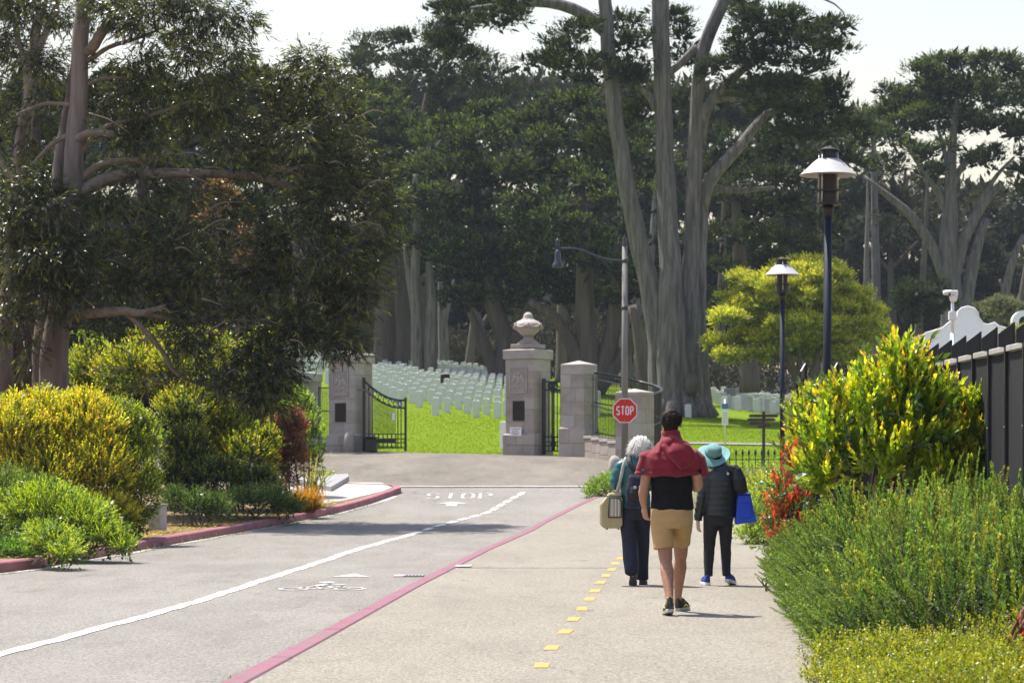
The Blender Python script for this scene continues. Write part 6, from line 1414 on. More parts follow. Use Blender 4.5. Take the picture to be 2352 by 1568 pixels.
def rosemary(label, xr, yr, n, seed, grp='rosemary bushes along the path'):
    rs = np.random.default_rng(seed)
    x = rs.uniform(xr[0], xr[1], n); y = rs.uniform(yr[0], yr[1], n)
    e0 = 2.20 + .072 * (y - 18); ok = x > e0 + rs.uniform(0, .1, n); x, y, e0 = x[ok], y[ok], e0[ok]
    h = mound_h(x, y) * (1.0 + rs.normal(0, .07, len(x)))
    out = np.clip(1 - (x - e0) / .9, 0, 1)
    L = rs.uniform(.8, 1.45, len(x))
    D = np.c_[-out * .6 + rs.normal(0, .22, len(x)), rs.normal(-.12, .22, len(x)), np.ones(len(x))]; D = nrm(D)
    S = np.c_[x, y, h] - D * (L * .45)[:, None]
    S[:, 2] = np.maximum(S[:, 2], .04)
    # a second, lower tier on the skirt facing the path and the viewer
    t = thing('rosemary_bush', ((xr[0] + xr[1]) / 2, (yr[0] + yr[1]) / 2, 0), label, 'bush')
    order = np.argsort(y - rs.uniform(0, 1.5, len(y)))
    S, D, L = S[order], D[order], L[order]
    shoot_part_bush(t, RV, S, D, L, 'sprig', 280, rs=rs)
    k0 = 280
    if len(S) > k0:
        tp = [(.19, .27, .04), (.15, .24, .04), (.22, .26, .04), (.26, .26, .04), (.11, .19, .04)]
        put('foliage', foliage('foliage', S[k0:], D[k0:], L[k0:] * .5, 130, .036, .013, .9, RT_B, tp, 1.1, .25, 0, 'rhomb', rng=rs, taper=.35, jit=.2), 'needle', t, kind='stuff')
    # skirt
    m = int(n * .9); x = rs.uniform(xr[0], xr[1], m); y = rs.uniform(yr[0], yr[1], m); e0 = 2.20 + .072 * (y - 18)
    x = np.where(rs.uniform(0, 1, m) < .55, e0 + np.abs(rs.normal(0, .22, m)), x); x = np.maximum(x, e0)
    h = mound_h(x, y) * rs.uniform(.1, .85, m)
    D = nrm(np.c_[-.75 + rs.normal(0, .35, m), -.35 + rs.normal(0, .35, m), np.full(m, .75)])
    L = rs.uniform(.6, 1.0, m)
    S = np.c_[x, y, h]
    put('skirt', foliage('skirt', S, D, L * .36, 90, .035, .012, .95, RT_B, [(.10, .16, .03), (.13, .18, .035)], 1.2, .25, 0, 'rhomb', rng=rs, taper=.35, jit=.2), 'needle', t, kind='stuff')
    # woody interior
    sp = []
    for _ in range(26):
        a = np.array([rs.uniform(xr[0] + .4, xr[1]), rs.uniform(*yr), .0]); hh = float(mound_h(a[0], a[1])) * .7
        sp.append(([a, a + [rs.normal(0, .12), rs.normal(0, .12), hh * .5], a + [rs.normal(0, .25), rs.normal(0, .25), hh]], [.014, .009, .004]))
    put('woody_stem', limb_mesh('woody_stem', sp, n=5, lobes=0, seed=seed), 'bark_dark', t, kind='stuff')
rosemary('nearest spiky rosemary bush at the lower right, above the yellow ground cover', (1.9, 4.6), (16.4, 20.6), 760, 611)
rosemary('middle rosemary bush overhanging the right edge of the path', (2.0, 5.0), (20.6, 24.0), 620, 612)
rosemary('far rosemary bush below the glossy orange tipped shrub', (2.2, 5.1), (24.0, 28.2), 700, 613)
# yellow green ground cover in the near corner
rs = np.random.default_rng(620); n = 5200
x = rs.uniform(1.75, 3.6, n); y = rs.uniform(13.2, 16.4, n); ok = x > 1.78 + .12 * np.sin(y * 4) + np.clip(16 - y, 0, 3) * .02; x, y = x[ok], y[ok]
z = (.10 + .14 * np.clip((x - 1.75) / .6, 0, 1)) * (1 + .25 * np.sin(x * 5 + y * 3)) * rs.uniform(.4, 1.1, len(x)) * (1 + .5 * sstep(15.5, 17.2, y))
me = foliage('ground_cover', np.c_[x, y, z], nrm(np.c_[rs.normal(0, .5, (len(x), 2)), np.ones(len(x))]), rs.uniform(.05, .14, len(x)), 11, .026, .014, .9, [(.10, .15, .012), (.14, .18, .015)], [(.40, .40, .02), (.30, .36, .02), (.46, .42, .025), (.2, .27, .02)], .9, .2, 0, 'rhomb', rng=rs, curve=.2)
put('ground_cover', me, 'leaf_low', kind='stuff')
# low bright mounds and soft grasses further along the path edge
LOW = dict(n=12, leaf=.05, lw=.018, ang=.7, base_c=[(.07, .12, .015), (.09, .14, .02)], tip_c=[(.25, .33, .03), (.32, .36, .035), (.2, .28, .03)], tip_pow=.9, var=.22, shape='rhomb')
def gw(U, d): return (W(U, 1, d)[0], d, float(zwalk(3, d)))
shrub('low_mound', 'bright green low mound at the path edge beside the blue cool bag', gw(1740, 43), [B(1735, 1190, 40, 44, 43, .5), B(1715, 1225, 28, 24, 42.6, .4), B(1750, 1230, 30, 22, 42.6, .4), B(1760, 1160, 34, 40, 43.4, .4)], 120, LOW, 631)
shrub('low_mound', 'yellow green low mound behind the woman in the sun hat', gw(1745, 50), [B(1745, 1130, 36, 40, 50, .5), B(1720, 1150, 30, 30, 49.5, .4), B(1775, 1120, 30, 40, 50.5, .5)], 110, dict(LOW, tip_c=[(.3, .34, .03), (.36, .36, .04)]), 632)
shrub('kerb_shrub', 'small green shrub at the end of the magenta kerb beside the teal jacket', gw(1390, 65.5), [B(1385, 1118, 36, 24, 65.5, .5), B(1415, 1108, 30, 26, 65.8, .5), B(1360, 1132, 22, 14, 65.2, .4)], 150, dict(LOW, tip_c=[(.15, .24, .025), (.2, .28, .03)]), 633)
for i, (U, d_, lb) in enumerate(((1700, 55, 'soft grassy clump below the spear fence, left of the finger post'), (1740, 54, 'soft grassy clump at the foot of the finger post'), (1775, 53, 'soft grassy clump beside the farther lamp post'), (1665, 57, 'soft grassy clump right of the man with the maroon hood'))):
    tuft('grass_clump', lb, gw(U, d_), 1300, .85, .012, [(.09, .13, .02), (.13, .16, .03)], (.30, .30, .06), 640 + i, .32, droop=.25, rad=.3)
shrub('low_mound', 'sprawling green shrub under the spear fence on the right', gw(1790, 57.5), [B(1700, 1100, 60, 30, 58, .6), B(1790, 1095, 60, 30, 57, .6), B(1640, 1105, 50, 26, 58.5, .6)], 70, dict(LOW, tip_c=[(.16, .22, .03), (.22, .26, .035)]), 636)
# ================================================================== PEOPLE
M['skin'] = mat('tanned skin', (.36, .185, .115), (.44, .24, .155), scale=14, rough=.5, bump=.15, bscale=120, spec=.35)
M['skin_leg'] = mat('tanned hairy leg skin', (.28, .135, .085), (.40, .21, .135), scale=60, rough=.55, bump=.3, bscale=160, stretch=(1, 1, .4))
M['skin_pale'] = mat('pale skin', (.50, .31, .235), (.56, .36, .28), scale=14, rough=.5)
M['hair_brown'] = mat('dark brown hair', (.010, .006, .005), (.03, .018, .012), scale=60, rough=.75, spec=.12, stretch=(1, 1, .3))
M['hair_white'] = mat('silver white hair', (.62, .61, .58), (.80, .79, .77), scale=30, rough=.5, stretch=(3, 3, .3))
M['tee'] = mat('black cotton', (.008, .008, .010), (.016, .016, .019), scale=20, rough=.95, bump=.3, bscale=200, spec=.15)
M['tee_blue'] = mat('dark denim blue cuff', (.03, .04, .065), (.05, .06, .09), scale=30, rough=.9)
M['maroon'] = mat('maroon sweatshirt fleece', (.17, .008, .020), (.23, .014, .028), scale=14, rough=.92, bump=.4, bscale=120, sheen=.2)
M['khaki'] = mat('khaki cotton', (.42, .265, .115), (.49, .32, .15), scale=9, rough=.85, bump=.3, bscale=150)
M['teal'] = mat('teal quilted nylon', (.008, .085, .095), (.016, .12, .13), scale=8, rough=.42, spec=.5)
M['navy_pants'] = mat('navy trousers', (.014, .016, .030), (.026, .028, .046), scale=12, rough=.9, bump=.3, bscale=120)
M['puffer'] = mat('black down jacket nylon', (.010, .011, .016), (.018, .02, .026), scale=9, rough=.36, spec=.5)
M['jeans'] = mat('charcoal jeans', (.014, .014, .018), (.03, .03, .035), scale=30, rough=.9, bump=.4, bscale=140)
M['blue_shoe'] = mat('blue canvas', (.02, .04, .22), (.03, .055, .28), scale=20, rough=.8)
M['rubber_white'] = mat('white rubber', (.66, .66, .64), (.74, .74, .72), scale=9, rough=.6)
M['shoe_black'] = mat('black running mesh', (.012, .012, .012), (.03, .03, .03), scale=40, rough=.8)
M['shoe_yellow'] = mat('yellow shoe trim', (.55, .42, .04), (.62, .48, .06), scale=9, rough=.6)
M['sole'] = mat('pale shoe sole', (.42, .40, .36), (.5, .48, .44), scale=12, rough=.8)
M['sole_dark'] = mat('dark rubber sole', (.05, .05, .052), (.10, .10, .10), scale=40, rough=.85, bump=.6, bscale=60)
M['hat'] = mat('aqua woven straw', (.12, .27, .265), (.18, .35, .34), scale=20, rough=.8, bump=.3, bscale=120)
M['hat_band'] = mat('dark hat cord', (.02, .05, .06))
M['black_web'] = mat('black webbing', (.010, .010, .012), (.02, .02, .022), scale=40, rough=.7)
M['beige'] = mat('beige canvas', (.40, .33, .19), (.46, .39, .24), scale=14, rough=.85, bump=.3, bscale=150)
M['blue_bag'] = mat('royal blue nylon', (.012, .055, .50), (.02, .075, .60), scale=5, rough=.5, bump=.3, bscale=9)
M['lens_dark'] = mat('dark lens', (.006, .006, .008), rough=.1, spec=.6)
M['eye'] = mat('eye', (.7, .7, .68), rough=.3)
M['lip'] = mat('lips', (.35, .13, .10), rough=.5)
def stripes_mat():
    m, t, o = new_mat('striped awning cloth')
    p = node(t, 'ShaderNodeBsdfPrincipled', Roughness=.8); t.links.new(p.outputs[0], o.inputs[0])
    tc = t.nodes.new('ShaderNodeTexCoord'); s = t.nodes.new('ShaderNodeSeparateXYZ'); t.links.new(tc.outputs['Object'], s.inputs[0])
    mu = node(t, 'ShaderNodeMath', _operation='MULTIPLY'); mu.inputs[1].default_value = 26.0; t.links.new(s.outputs[0], mu.inputs[0])
    fr = node(t, 'ShaderNodeMath', _operation='FRACT'); t.links.new(mu.outputs[0], fr.inputs[0])
    r = t.nodes.new('ShaderNodeValToRGB'); r.color_ramp.interpolation = 'CONSTANT'
    st = [(0, (.6, .58, .52)), (.3, (.05, .05, .06)), (.45, (.62, .6, .55)), (.6, (.28, .2, .09)), (.8, (.16, .17, .2)), (.9, (.6, .58, .52))]
    while len(r.color_ramp.elements) < len(st): r.color_ramp.elements.new(.5)
    for e, (q, c) in zip(r.color_ramp.elements, st): e.position = q; e.color = c4(c)
    t.links.new(fr.outputs[0], r.inputs[0]); t.links.new(r.outputs[0], p.inputs['Base Color']); return m
M['stripes'] = stripes_mat()

def tubes(*specs, n=16):
    mb = MB()
    for s in specs: mb.tube(s[0], s[1], s[2] if len(s) > 2 else n)
    return mb
def ellip(mb, c, r, n=14, rot=None):
    v = []; f = []; k = n // 2 + 1
    for i in range(k):
        th = math.pi * i / (k - 1)
        for j in range(n):
            a = 2 * math.pi * j / n
            p = Vector((r[0] * math.sin(th) * math.cos(a), r[1] * math.sin(th) * math.sin(a), r[2] * math.cos(th)))
            if rot is not None: p = rot @ p
            v.append((c[0] + p.x, c[1] + p.y, c[2] + p.z))
    for i in range(k - 1):
        for j in range(n):
            a = i * n + j; b = i * n + (j + 1) % n
            f.append((a, b, b + n, a + n))
    return mb.add(v, f)
def solid(name, mb, m, root, voxel=.008, smooth=6, disp=None, parent=None):
    me = mb.mesh(name)
    o = bpy.data.objects.new('tmp', me); COL.objects.link(o)
    r = o.modifiers.new('r', 'REMESH'); r.mode = 'VOXEL'; r.voxel_size = voxel; r.use_smooth_shade = True
    if smooth:
        s = o.modifiers.new('s', 'SMOOTH'); s.factor = .5; s.iterations = smooth
    dg = bpy.context.evaluated_depsgraph_get()
    me2 = bpy.data.meshes.new_from_object(o.evaluated_get(dg))
    bpy.data.objects.remove(o); bpy.data.meshes.remove(me)
    me2.name = name
    if disp is not None:
        k = len(me2.vertices); co = np.empty(k * 3, np.float32); me2.vertices.foreach_get('co', co); co = co.reshape(-1, 3)
        nn = np.empty(k * 3, np.float32); me2.vertices.foreach_get('normal', nn); nn = nn.reshape(-1, 3)
        co = co + nn * disp(co, nn)[:, None]
        me2.vertices.foreach_set('co', co.astype(np.float32).ravel()); me2.update()
    me2.polygons.foreach_set('use_smooth', np.ones(len(me2.polygons), bool))
    return put(name, me2, m, parent or root, world=False)
def fnoise(co, s, seed=0):
    """cheap band limited noise: a sum of sines with random directions"""
    rs = np.random.default_rng(seed); out = np.zeros(len(co))
    for k in range(7):
        d = rs.normal(0, 1, 3); d /= np.linalg.norm(d)
        out += np.sin(co @ d * s * rs.uniform(.7, 1.6) + rs.uniform(0, 6.28) + 1.2 * np.sin(co[:, 2] * s * .6 + k))
    return out / 4.0
def folds(s, amp, seed=0, stretch=(1, 1, 1), ridge=True):
    def f(co, nn):
        q = fnoise(co * np.array(stretch), s, seed)
        return amp * ((1 - np.abs(q)) - .55 if ridge else q)
    return f
def hand(mb, wrist, direction, palm_n, side, curl=.5, sc=1.0, thumb=1):
    """palm, four bent fingers of unequal length and a thumb; direction = where the fingers point, palm_n = palm facing"""
    d = Vector(direction).normalized(); n = Vector(palm_n); n = (n - d * n.dot(d)).normalized(); s = d.cross(n) * side
    w_ = Vector(wrist)
    mb.tube([w_ - d * .03 * sc, w_ + d * .02 * sc, w_ + d * .055 * sc, w_ + d * .092 * sc], [(.026 * sc, .019 * sc), (.034 * sc, .016 * sc), (.041 * sc, .0145 * sc), (.039 * sc, .012 * sc)], 12, xref=tuple(s))
    for i, (off, L) in enumerate(((-.031, .068), (-.0105, .078), (.0105, .073), (.030, .056))):
        p = w_ + d * .085 * sc + s * off * sc; pts = [p]; ang = .15
        for seg in (.42, .32, .26):
            ang += curl * (.55 if seg < .42 else .45)
            dd = d * math.cos(ang) + n * math.sin(ang)
            pts.append(pts[-1] + dd * L * seg * sc)
        mb.tube(pts, [.0092 * sc, .0088 * sc, .0078 * sc, .0055 * sc], 8)
    tb = w_ + d * .025 * sc - s * .030 * sc
    mb.tube([tb, tb - s * .022 * sc + d * .025 * sc + n * .012 * sc, tb - s * .026 * sc + d * .052 * sc + n * .026 * sc, tb - s * .018 * sc + d * .074 * sc + n * .034 * sc], [.014 * sc, .0115 * sc, .0098 * sc, .006 * sc], 8)
def head(mb, c, yaw=0.0, sc=1.0, pitch=0.0):
    """skull, jaw, nose, ears; the face looks along +Y turned by yaw"""
    Rm = Matrix.Rotation(yaw, 3, 'Z') @ Matrix.Rotation(pitch, 3, 'X'); C = Vector(c)
    P = lambda x, y, z: tuple(C + Rm @ Vector((x * sc, y * sc, z * sc)))
    ellip(mb, P(0, -.012, .022), (.074 * sc, .094 * sc, .092 * sc), 18, Rm)
    ellip(mb, P(0, .028, -.045), (.056 * sc, .062 * sc, .072 * sc), 14, Rm)
    ellip(mb, P(0, .062, -.088), (.026 * sc, .022 * sc, .02 * sc), 10, Rm)
    mb.tube([P(0, .083, .02), P(0, .098, -.008), P(0, .108, -.028), P(0, .088, -.034)], [.009 * sc, .012 * sc, .014 * sc, .009 * sc], 8)   # nose
    mb.tube([P(-.03, .078, .03), P(0, .088, .032), P(.03, .078, .03)], [.010 * sc, .011 * sc, .010 * sc], 8)                                # brow
    for s in (-1, 1): ellip(mb, P(s * .078, -.008, -.012), (.010 * sc, .020 * sc, .034 * sc), 10, Rm @ Matrix.Rotation(-s * .35, 3, 'Z'))
    return P
def face(P, root, sc=1.0, par=None):
    mb = MB()
    for s in (-1, 1): ellip(mb, P(s * .031, .074, .012), (.013 * sc, .011 * sc, .009 * sc), 10)
    put('eyes', mb.mesh('eyes', smooth=True), 'eye', root, world=False)
    mb = MB()
    mb.tube([P(-.024, .076, -.062), P(-.008, .088, -.059), P(.008, .088, -.059), P(.024, .076, -.062)], [.003, .006, .006, .003], 8)
    put('mouth', mb.mesh('mouth', smooth=True), 'lip', root, world=False)
def shoe(name, heel, toe_dir, root, L=.29, Wd=.1, pitch=0.0, upper='shoe_black', sole='sole', trim=None, hgt=.085, sole_t=.028):
    """heel: ground point under the heel; pitch>0 lifts the heel about the toe"""
    t = bpy.data.objects.new(name, None)
    d = Vector(toe_dir).normalized(); yaw = math.atan2(-d.x, d.y)
    out = [(-.5, .02), (-.46, .0), (-.3, -.0), (0, 0), (.25, .0), (.42, .015), (.5, .045)]
    def prof(z0, k, lift=0.0):
        v = []
        xs = np.linspace(0, 1, 13)
        wf = np.interp(xs, [0, .06, .2, .45, .7, .88, .96, 1], [.40, .66, .74, .68, .98, .90, .6, .25]) * Wd / 2 * k
        lf = [(x * L, w__) for x, w__ in zip(xs, wf)]
        return [(-w__, y) for y, w__ in lf] + [(w__, y) for y, w__ in reversed(lf)]
    def ringv(z, k, sq=1.0, y0=0.0):
        return [(x, y0 + y * sq, z + .25 * max(0, y / L - .8) * L * .6) for x, y in prof(z, k)]
    def build(rings):
        n = len(rings[0]); v = [p for r_ in rings for p in r_]
        f = [(i * n + j, i * n + (j + 1) % n, (i + 1) * n + (j + 1) % n, (i + 1) * n + j) for i in range(len(rings) - 1) for j in range(n)]
        f += [tuple(range(n - 1, -1, -1)), tuple(range((len(rings) - 1) * n, len(rings) * n))]
        return MB().add(v, f)
    # transform
    Rm = Matrix.Rotation(yaw, 4, 'Z'); toe = Vector((0, L * .82, 0))
    Tm = Matrix.Translation(Vector(heel)) @ Rm @ Matrix.Translation(toe) @ Matrix.Rotation(-pitch, 4, 'X') @ Matrix.Translation(-toe)
    me = build([ringv(0, .96), ringv(.008, 1.02), ringv(sole_t, 1.02), ringv(sole_t + .004, .97)]).mesh(name, smooth=False)
    s_ = put(name, me, sole, root, world=False); s_.matrix_basis = Tm
    h = hgt
    def up(z, k, y1): # upper narrows toward the ankle opening
        return [(x * (k if y < L * .5 else k * (1 - .35 * (z / .1))), min(y, y1 + (y - y1) * .15) if y > y1 else y, z + .02 * max(0, 1 - y / (L * .3))) for x, y in prof(z, 1)]
    me = build([ringv(sole_t, .98), [(x * .97, y, z) for x, y, z in up(sole_t + .02, .97, L)], up(sole_t + .042, .84, L * .80), up(sole_t + .062, .72, L * .58), up(h + .02, .64, L * .42)]).mesh('upper', smooth=True)
    u_ = put('upper', me, upper, s_, world=False)
    if trim:
        mb = MB(); mb.box(-.012, .012, -.006, .004, sole_t + .01, h + .045)
        put('heel_tab', mb.mesh('heel_tab', bevel=.003), 'wood_dark', s_, world=False)
        mb = MB()
        for sx_ in (-1, 1): mb.tube([(sx_ * Wd * .40, L * .2, sole_t + .012), (sx_ * Wd * .43, L * .4, sole_t + .03), (sx_ * Wd * .44, L * .62, sole_t + .012)], .006, 6)
        mb.tube([(-Wd * .26, L * .08, h + .035), (0, L * .015, h + .04), (Wd * .26, L * .08, h + .035), (Wd * .25, L * .3, h + .022)], .006, 6)
        for k in range(3): mb.tube([(-Wd * .26, L * (.46 + .09 * k), sole_t + .058 - k * .009), (Wd * .26, L * (.46 + .09 * k), sole_t + .058 - k * .009)], .005, 6)
        put('trim', mb.mesh('trim', smooth=True), trim, s_, world=False)
    bpy.data.objects.remove(t)
    return s_
def hair_strands(name, c, r, n, L, root, tint, seed, Rm, zmin, flow=(0, -.2, -1), w_=.006, out=.45):
    rs = np.random.default_rng(seed)
    q = nrm(rs.normal(0, 1, (n * 2, 3))); q = q[q[:, 2] > zmin][:n]; n = len(q)
    fr = ~((q[:, 1] > .45) & (q[:, 2] < .35)); q = q[fr]; n = len(q)
    P = np.asarray(c) + (q * np.asarray(r)) @ np.array(Rm).T
    D = nrm(q @ np.array(Rm).T * out + np.array(flow) * .6 + rs.normal(0, .22, (n, 3)))
    C = np.array(tint) * rs.uniform(.6, 1.5, (n, 1))
    v, p, cc = leaves_np(P - D * .008, D, q, L * rs.uniform(.6, 1.3, n), w_ * rs.uniform(.7, 1.4, n), C, 'blade', .25)
    return put(name, mesh_np(name, v, p, tint=cc), 'leaf_hair', root, world=False)
M['leaf_hair'] = leaf_mat('hair strand', .15, .04, .4, (1, 1, 1))

# ------------------------------------------------------------------ the man
mx, my = (1543 - 1176) * 23.3 / F, 23.3
man = thing('person', (mx, my, 0), 'man walking away in black T-shirt and khaki shorts, maroon hoodie over his shoulders', 'person')
mb = MB()
P = head(mb, (.0, .015, 1.735), yaw=R(-14), pitch=R(-4), sc=1.05)
mb.tube([(0, .0, 1.42), (0, -.004, 1.50), (0, .0, 1.58), (0, .008, 1.68)], [(.12, .09), (.082, .075), (.058, .060), (.054, .058)], 16)
mb.tube([(0, .02, .86), (0, .01, .96), (0, .0, 1.08), (0, -.005, 1.22), (0, -.01, 1.36), (0, -.005, 1.45), (0, 0, 1.51)], [(.15, .105), (.155, .11), (.14, .10), (.155, .11), (.175, .115), (.16, .095), (.09, .07)], 18)
# arms
mb.tube([(-.14, -.01, 1.445), (-.19, -.01, 1.43), (-.218, -.02, 1.34), (-.236, -.03, 1.24), (-.252, -.035, 1.16), (-.262, -.02, 1.10), (-.260, .0, 1.03), (-.250, .02, .975)], [.05, .053, .052, .048, .042, .045, .036, .027], 14)
hand(mb, (-.248, .025, .97), (.10, .12, -1), (.75, .5, .0), 1, curl=.95, sc=1.02)
mb.tube([(.14, -.01, 1.44), (.19, -.01, 1.42), (.216, -.03, 1.33), (.228, -.045, 1.24), (.240, -.04, 1.165), (.225, .02, 1.15), (.19, .11, 1.17), (.16, .20, 1.19)], [.06, .062, .056, .050, .045, .047, .038, .027], 14)
hand(mb, (.157, .215, 1.192), (-.3, 1, .15), (-.6, -.2, .3), 1, curl=1.1)
# legs
def leg(hip, knee, ank, rs_=(.088, .062, .056, .034)):
    h, k, a = Vector(hip), Vector(knee), Vector(ank); q = []; r = []
    back = Vector((0, -.012, 0))
    for t, rr in ((0, rs_[0]), (.35, rs_[0] * .9), (.75, rs_[1] * 1.12), (1, rs_[1])): q.append(h.lerp(k, t)); r.append(rr)
    for t, rr, b_ in ((.10, rs_[1] * .86, .2), (.28, rs_[2] * 1.1, 1.6), (.48, rs_[2] * .95, 1.1), (.75, rs_[3] * 1.2, .2), (.92, rs_[3], 0), (1.0, rs_[3] * 1.05, 0)): q.append(k.lerp(a, t) + back * b_); r.append(rr)
    mb.tube(q, r, 16)
leg((-.085, .03, .90), (-.058, -.04, .51), (-.034, -.33, .10))
leg((.085, .04, .90), (.098, .24, .53), (.082, .44, .10))
mb.tube([(-.034, -.345, .10), (-.036, -.31, .06), (-.04, -.22, .04)], [.036, .036, .026], 10)
mb.tube([(.082, .425, .10), (.086, .45, .06), (.105, .55, .045)], [.036, .036, .026], 10)
body = solid('body', mb, 'skin', man, voxel=.0075, smooth=3)
# give the bare legs their own hairier skin
body.data.materials.append(M['skin_leg'])
zc = np.array([v.center.z for v in body.data.polygons]); body.data.polygons.foreach_set('material_index', (zc < .66).astype(np.int32))
face(P, man)
# hair
mb = MB(); Rh = Matrix.Rotation(R(-14), 3, 'Z')
ellip(mb, P(0, -.026, .034), (.095, .102, .090), 18, Rh); ellip(mb, P(0, -.058, -.03), (.074, .054, .060), 14, Rh); ellip(mb, P(0, -.048, -.085), (.064, .044, .046), 12, Rh); ellip(mb, P(.0, .035, .085), (.062, .055, .040), 14, Rh)
ellip(mb, P(.066, .0, .015), (.020, .030, .040), 10, Rh); ellip(mb, P(-.066, .0, .015), (.020, .030, .040), 10, Rh)
solid('hair', mb, 'hair_brown', man, .006, 4, lambda c, n: .009 * fnoise(c, 75, 3))
hair_strands('hair_strands', P(0, -.02, .028), (.096, .104, .092), 2600, .017, man, (.022, .013, .009), 7, Rh, -.55, flow=(.1, -.25, -.5), w_=.004, out=.16)
# sunglasses
sg = MB()
for s in (-1, 1):
    ellip(sg, P(s * .033, .090, .012), (.027, .007, .021), 14, Rh)
    sg.tube([P(s * .058, .084, .018), P(s * .077, .04, .018), P(s * .081, -.01, .012)], .0035, 6)
sg.tube([P(-.01, .094, .016), P(.01, .094, .016)], .003, 6)
put('sunglasses', sg.mesh('sunglasses', smooth=True), 'lens_dark', man, world=False)
# T-shirt
mb = MB()
mb.tube([(.005, .015, .948), (.004, .012, 1.0), (.003, .008, 1.08), (0, .0, 1.2), (0, -.006, 1.33), (0, -.004, 1.43), (0, 0, 1.5), (0, 0, 1.55)], [(.196, .135), (.194, .134), (.186, .128), (.190, .130), (.198, .134), (.19, .115), (.12, .085), (.075, .07)], 24)
mb.tube([(-.12, -.01, 1.43), (-.185, -.01, 1.42), (-.216, -.018, 1.37), (-.232, -.022, 1.29)], [.058, .062, .062, .063], 16)
mb.tube([(.12, -.01, 1.43), (.185, -.01, 1.42), (.214, -.025, 1.36), (.226, -.035, 1.27)], [.058, .062, .062, .062], 16)
solid('tshirt', mb, 'tee', man, .0095, 5, folds(20, .009, 5, (1, 1, .6)))
mb = MB().tube([(-.229, -.022, 1.315), (-.236, -.023, 1.275)], .067, 16)
put('sleeve_cuff', mb.mesh('sleeve_cuff', smooth=True), 'tee_blue', man, world=False)
# shorts
mb = MB()
mb.tube([(0, .02, .985), (0, .02, .95), (0, .022, .86), (0, .028, .79)], [(.178, .128), (.192, .138), (.198, .145), (.185, .135)], 24)
mb.tube([(-.095, .025, .86), (-.088, .0, .74), (-.080, -.015, .66), (-.074, -.022, .595)], [(.105, .125), (.100, .112), (.093, .100), (.092, .096)], 20)
mb.tube([(.095, .035, .86), (.098, .10, .76), (.099, .145, .70), (.100, .18, .632)], [(.105, .125), (.094, .110), (.082, .095), (.079, .09)], 20)
solid('shorts', mb, 'khaki', man, .0085, 5, folds(24, .009, 8, (1, 1, .5)))
mb = MB()
for s, zz in ((-1, .905), (1, .905)): mb.tube([(s * .075, -.122, zz), (s * .11, -.117, zz), (s * .14, -.106, zz - .004)], .003, 6)
put('pocket_welt', mb.mesh('pocket_welt', smooth=True), 'khaki', man, world=False)
# hoodie worn as a cape with the hood hanging down
mb = MB()
mb.tube([(0, .0, 1.262), (0, -.004, 1.32), (-.002, -.006, 1.40), (-.002, -.006, 1.455), (0, -.004, 1.51), (0, .0, 1.56), (.0, .004, 1.62), (.0, .006, 1.668)], [(.282, .165), (.286, .168), (.276, .162), (.248, .146), (.178, .118), (.112, .10), (.090, .090), (.088, .088)], 30)
mb.tube([(-.18, -.02, 1.46), (-.235, -.015, 1.42), (-.262, -.012, 1.33), (-.272, -.012, 1.262)], [.06, .064, .062, .058], 14)
mb.tube([(.18, -.02, 1.45), (.24, -.015, 1.40), (.27, -.015, 1.30), (.275, -.018, 1.25)], [.06, .064, .064, .060], 14)
ellip(mb, (.06, -.125, 1.475), (.125, .075, .10), 18, Matrix.Rotation(R(-32), 3, 'Y'))
ellip(mb, (.115, -.155, 1.415), (.075, .055, .085), 14, Matrix.Rotation(R(-25), 3, 'Y'))
ellip(mb, (-.02, -.09, 1.555), (.09, .055, .05), 14)
mb.tube([(-.09, -.05, 1.59), (-.07, -.12, 1.52), (-.01, -.175, 1.45), (.05, -.20, 1.37), (.085, -.17, 1.315)], [.022, .026, .03, .03, .018], 10)
mb.tube([(-.02, -.09, 1.60), (.05, -.135, 1.575), (.13, -.165, 1.53), (.185, -.16, 1.46), (.17, -.17, 1.38), (.10, -.18, 1.33)], [.022, .026, .028, .03, .028, .02], 10)
mb.tube([(-.10, -.11, 1.40), (-.13, -.13, 1.46), (-.10, -.09, 1.54)], [.012, .02, .014], 8)
def hood_d(co, nn):
    a = folds(18, .021, 13, (1, 1, .8))(co, nn)
    hem = np.where(np.abs(co[:, 2] - 1.278) < .012, .006, 0) - np.where(np.abs(co[:, 2] - 1.305) < .008, .006, 0)
    return a + hem + folds(38, .0035, 3)(co, nn)
solid('hoodie', mb, 'maroon', man, .0085, 3, hood_d)
mb = MB().tube([(-.245 + .05 * k, -.165 - .012 * math.sin(k * 1.3), 1.292 - .002 * k) for k in range(11)], .006, 6)
shoe('shoe', (-.036, -.375, 0), (-.06, 1, 0), man, pitch=R(9), upper='shoe_black', trim='shoe_yellow', hgt=.095)
shoe('shoe', (.078, .40, .0), (.40, 1, 0), man, upper='shoe_black', trim='shoe_yellow', hgt=.095)

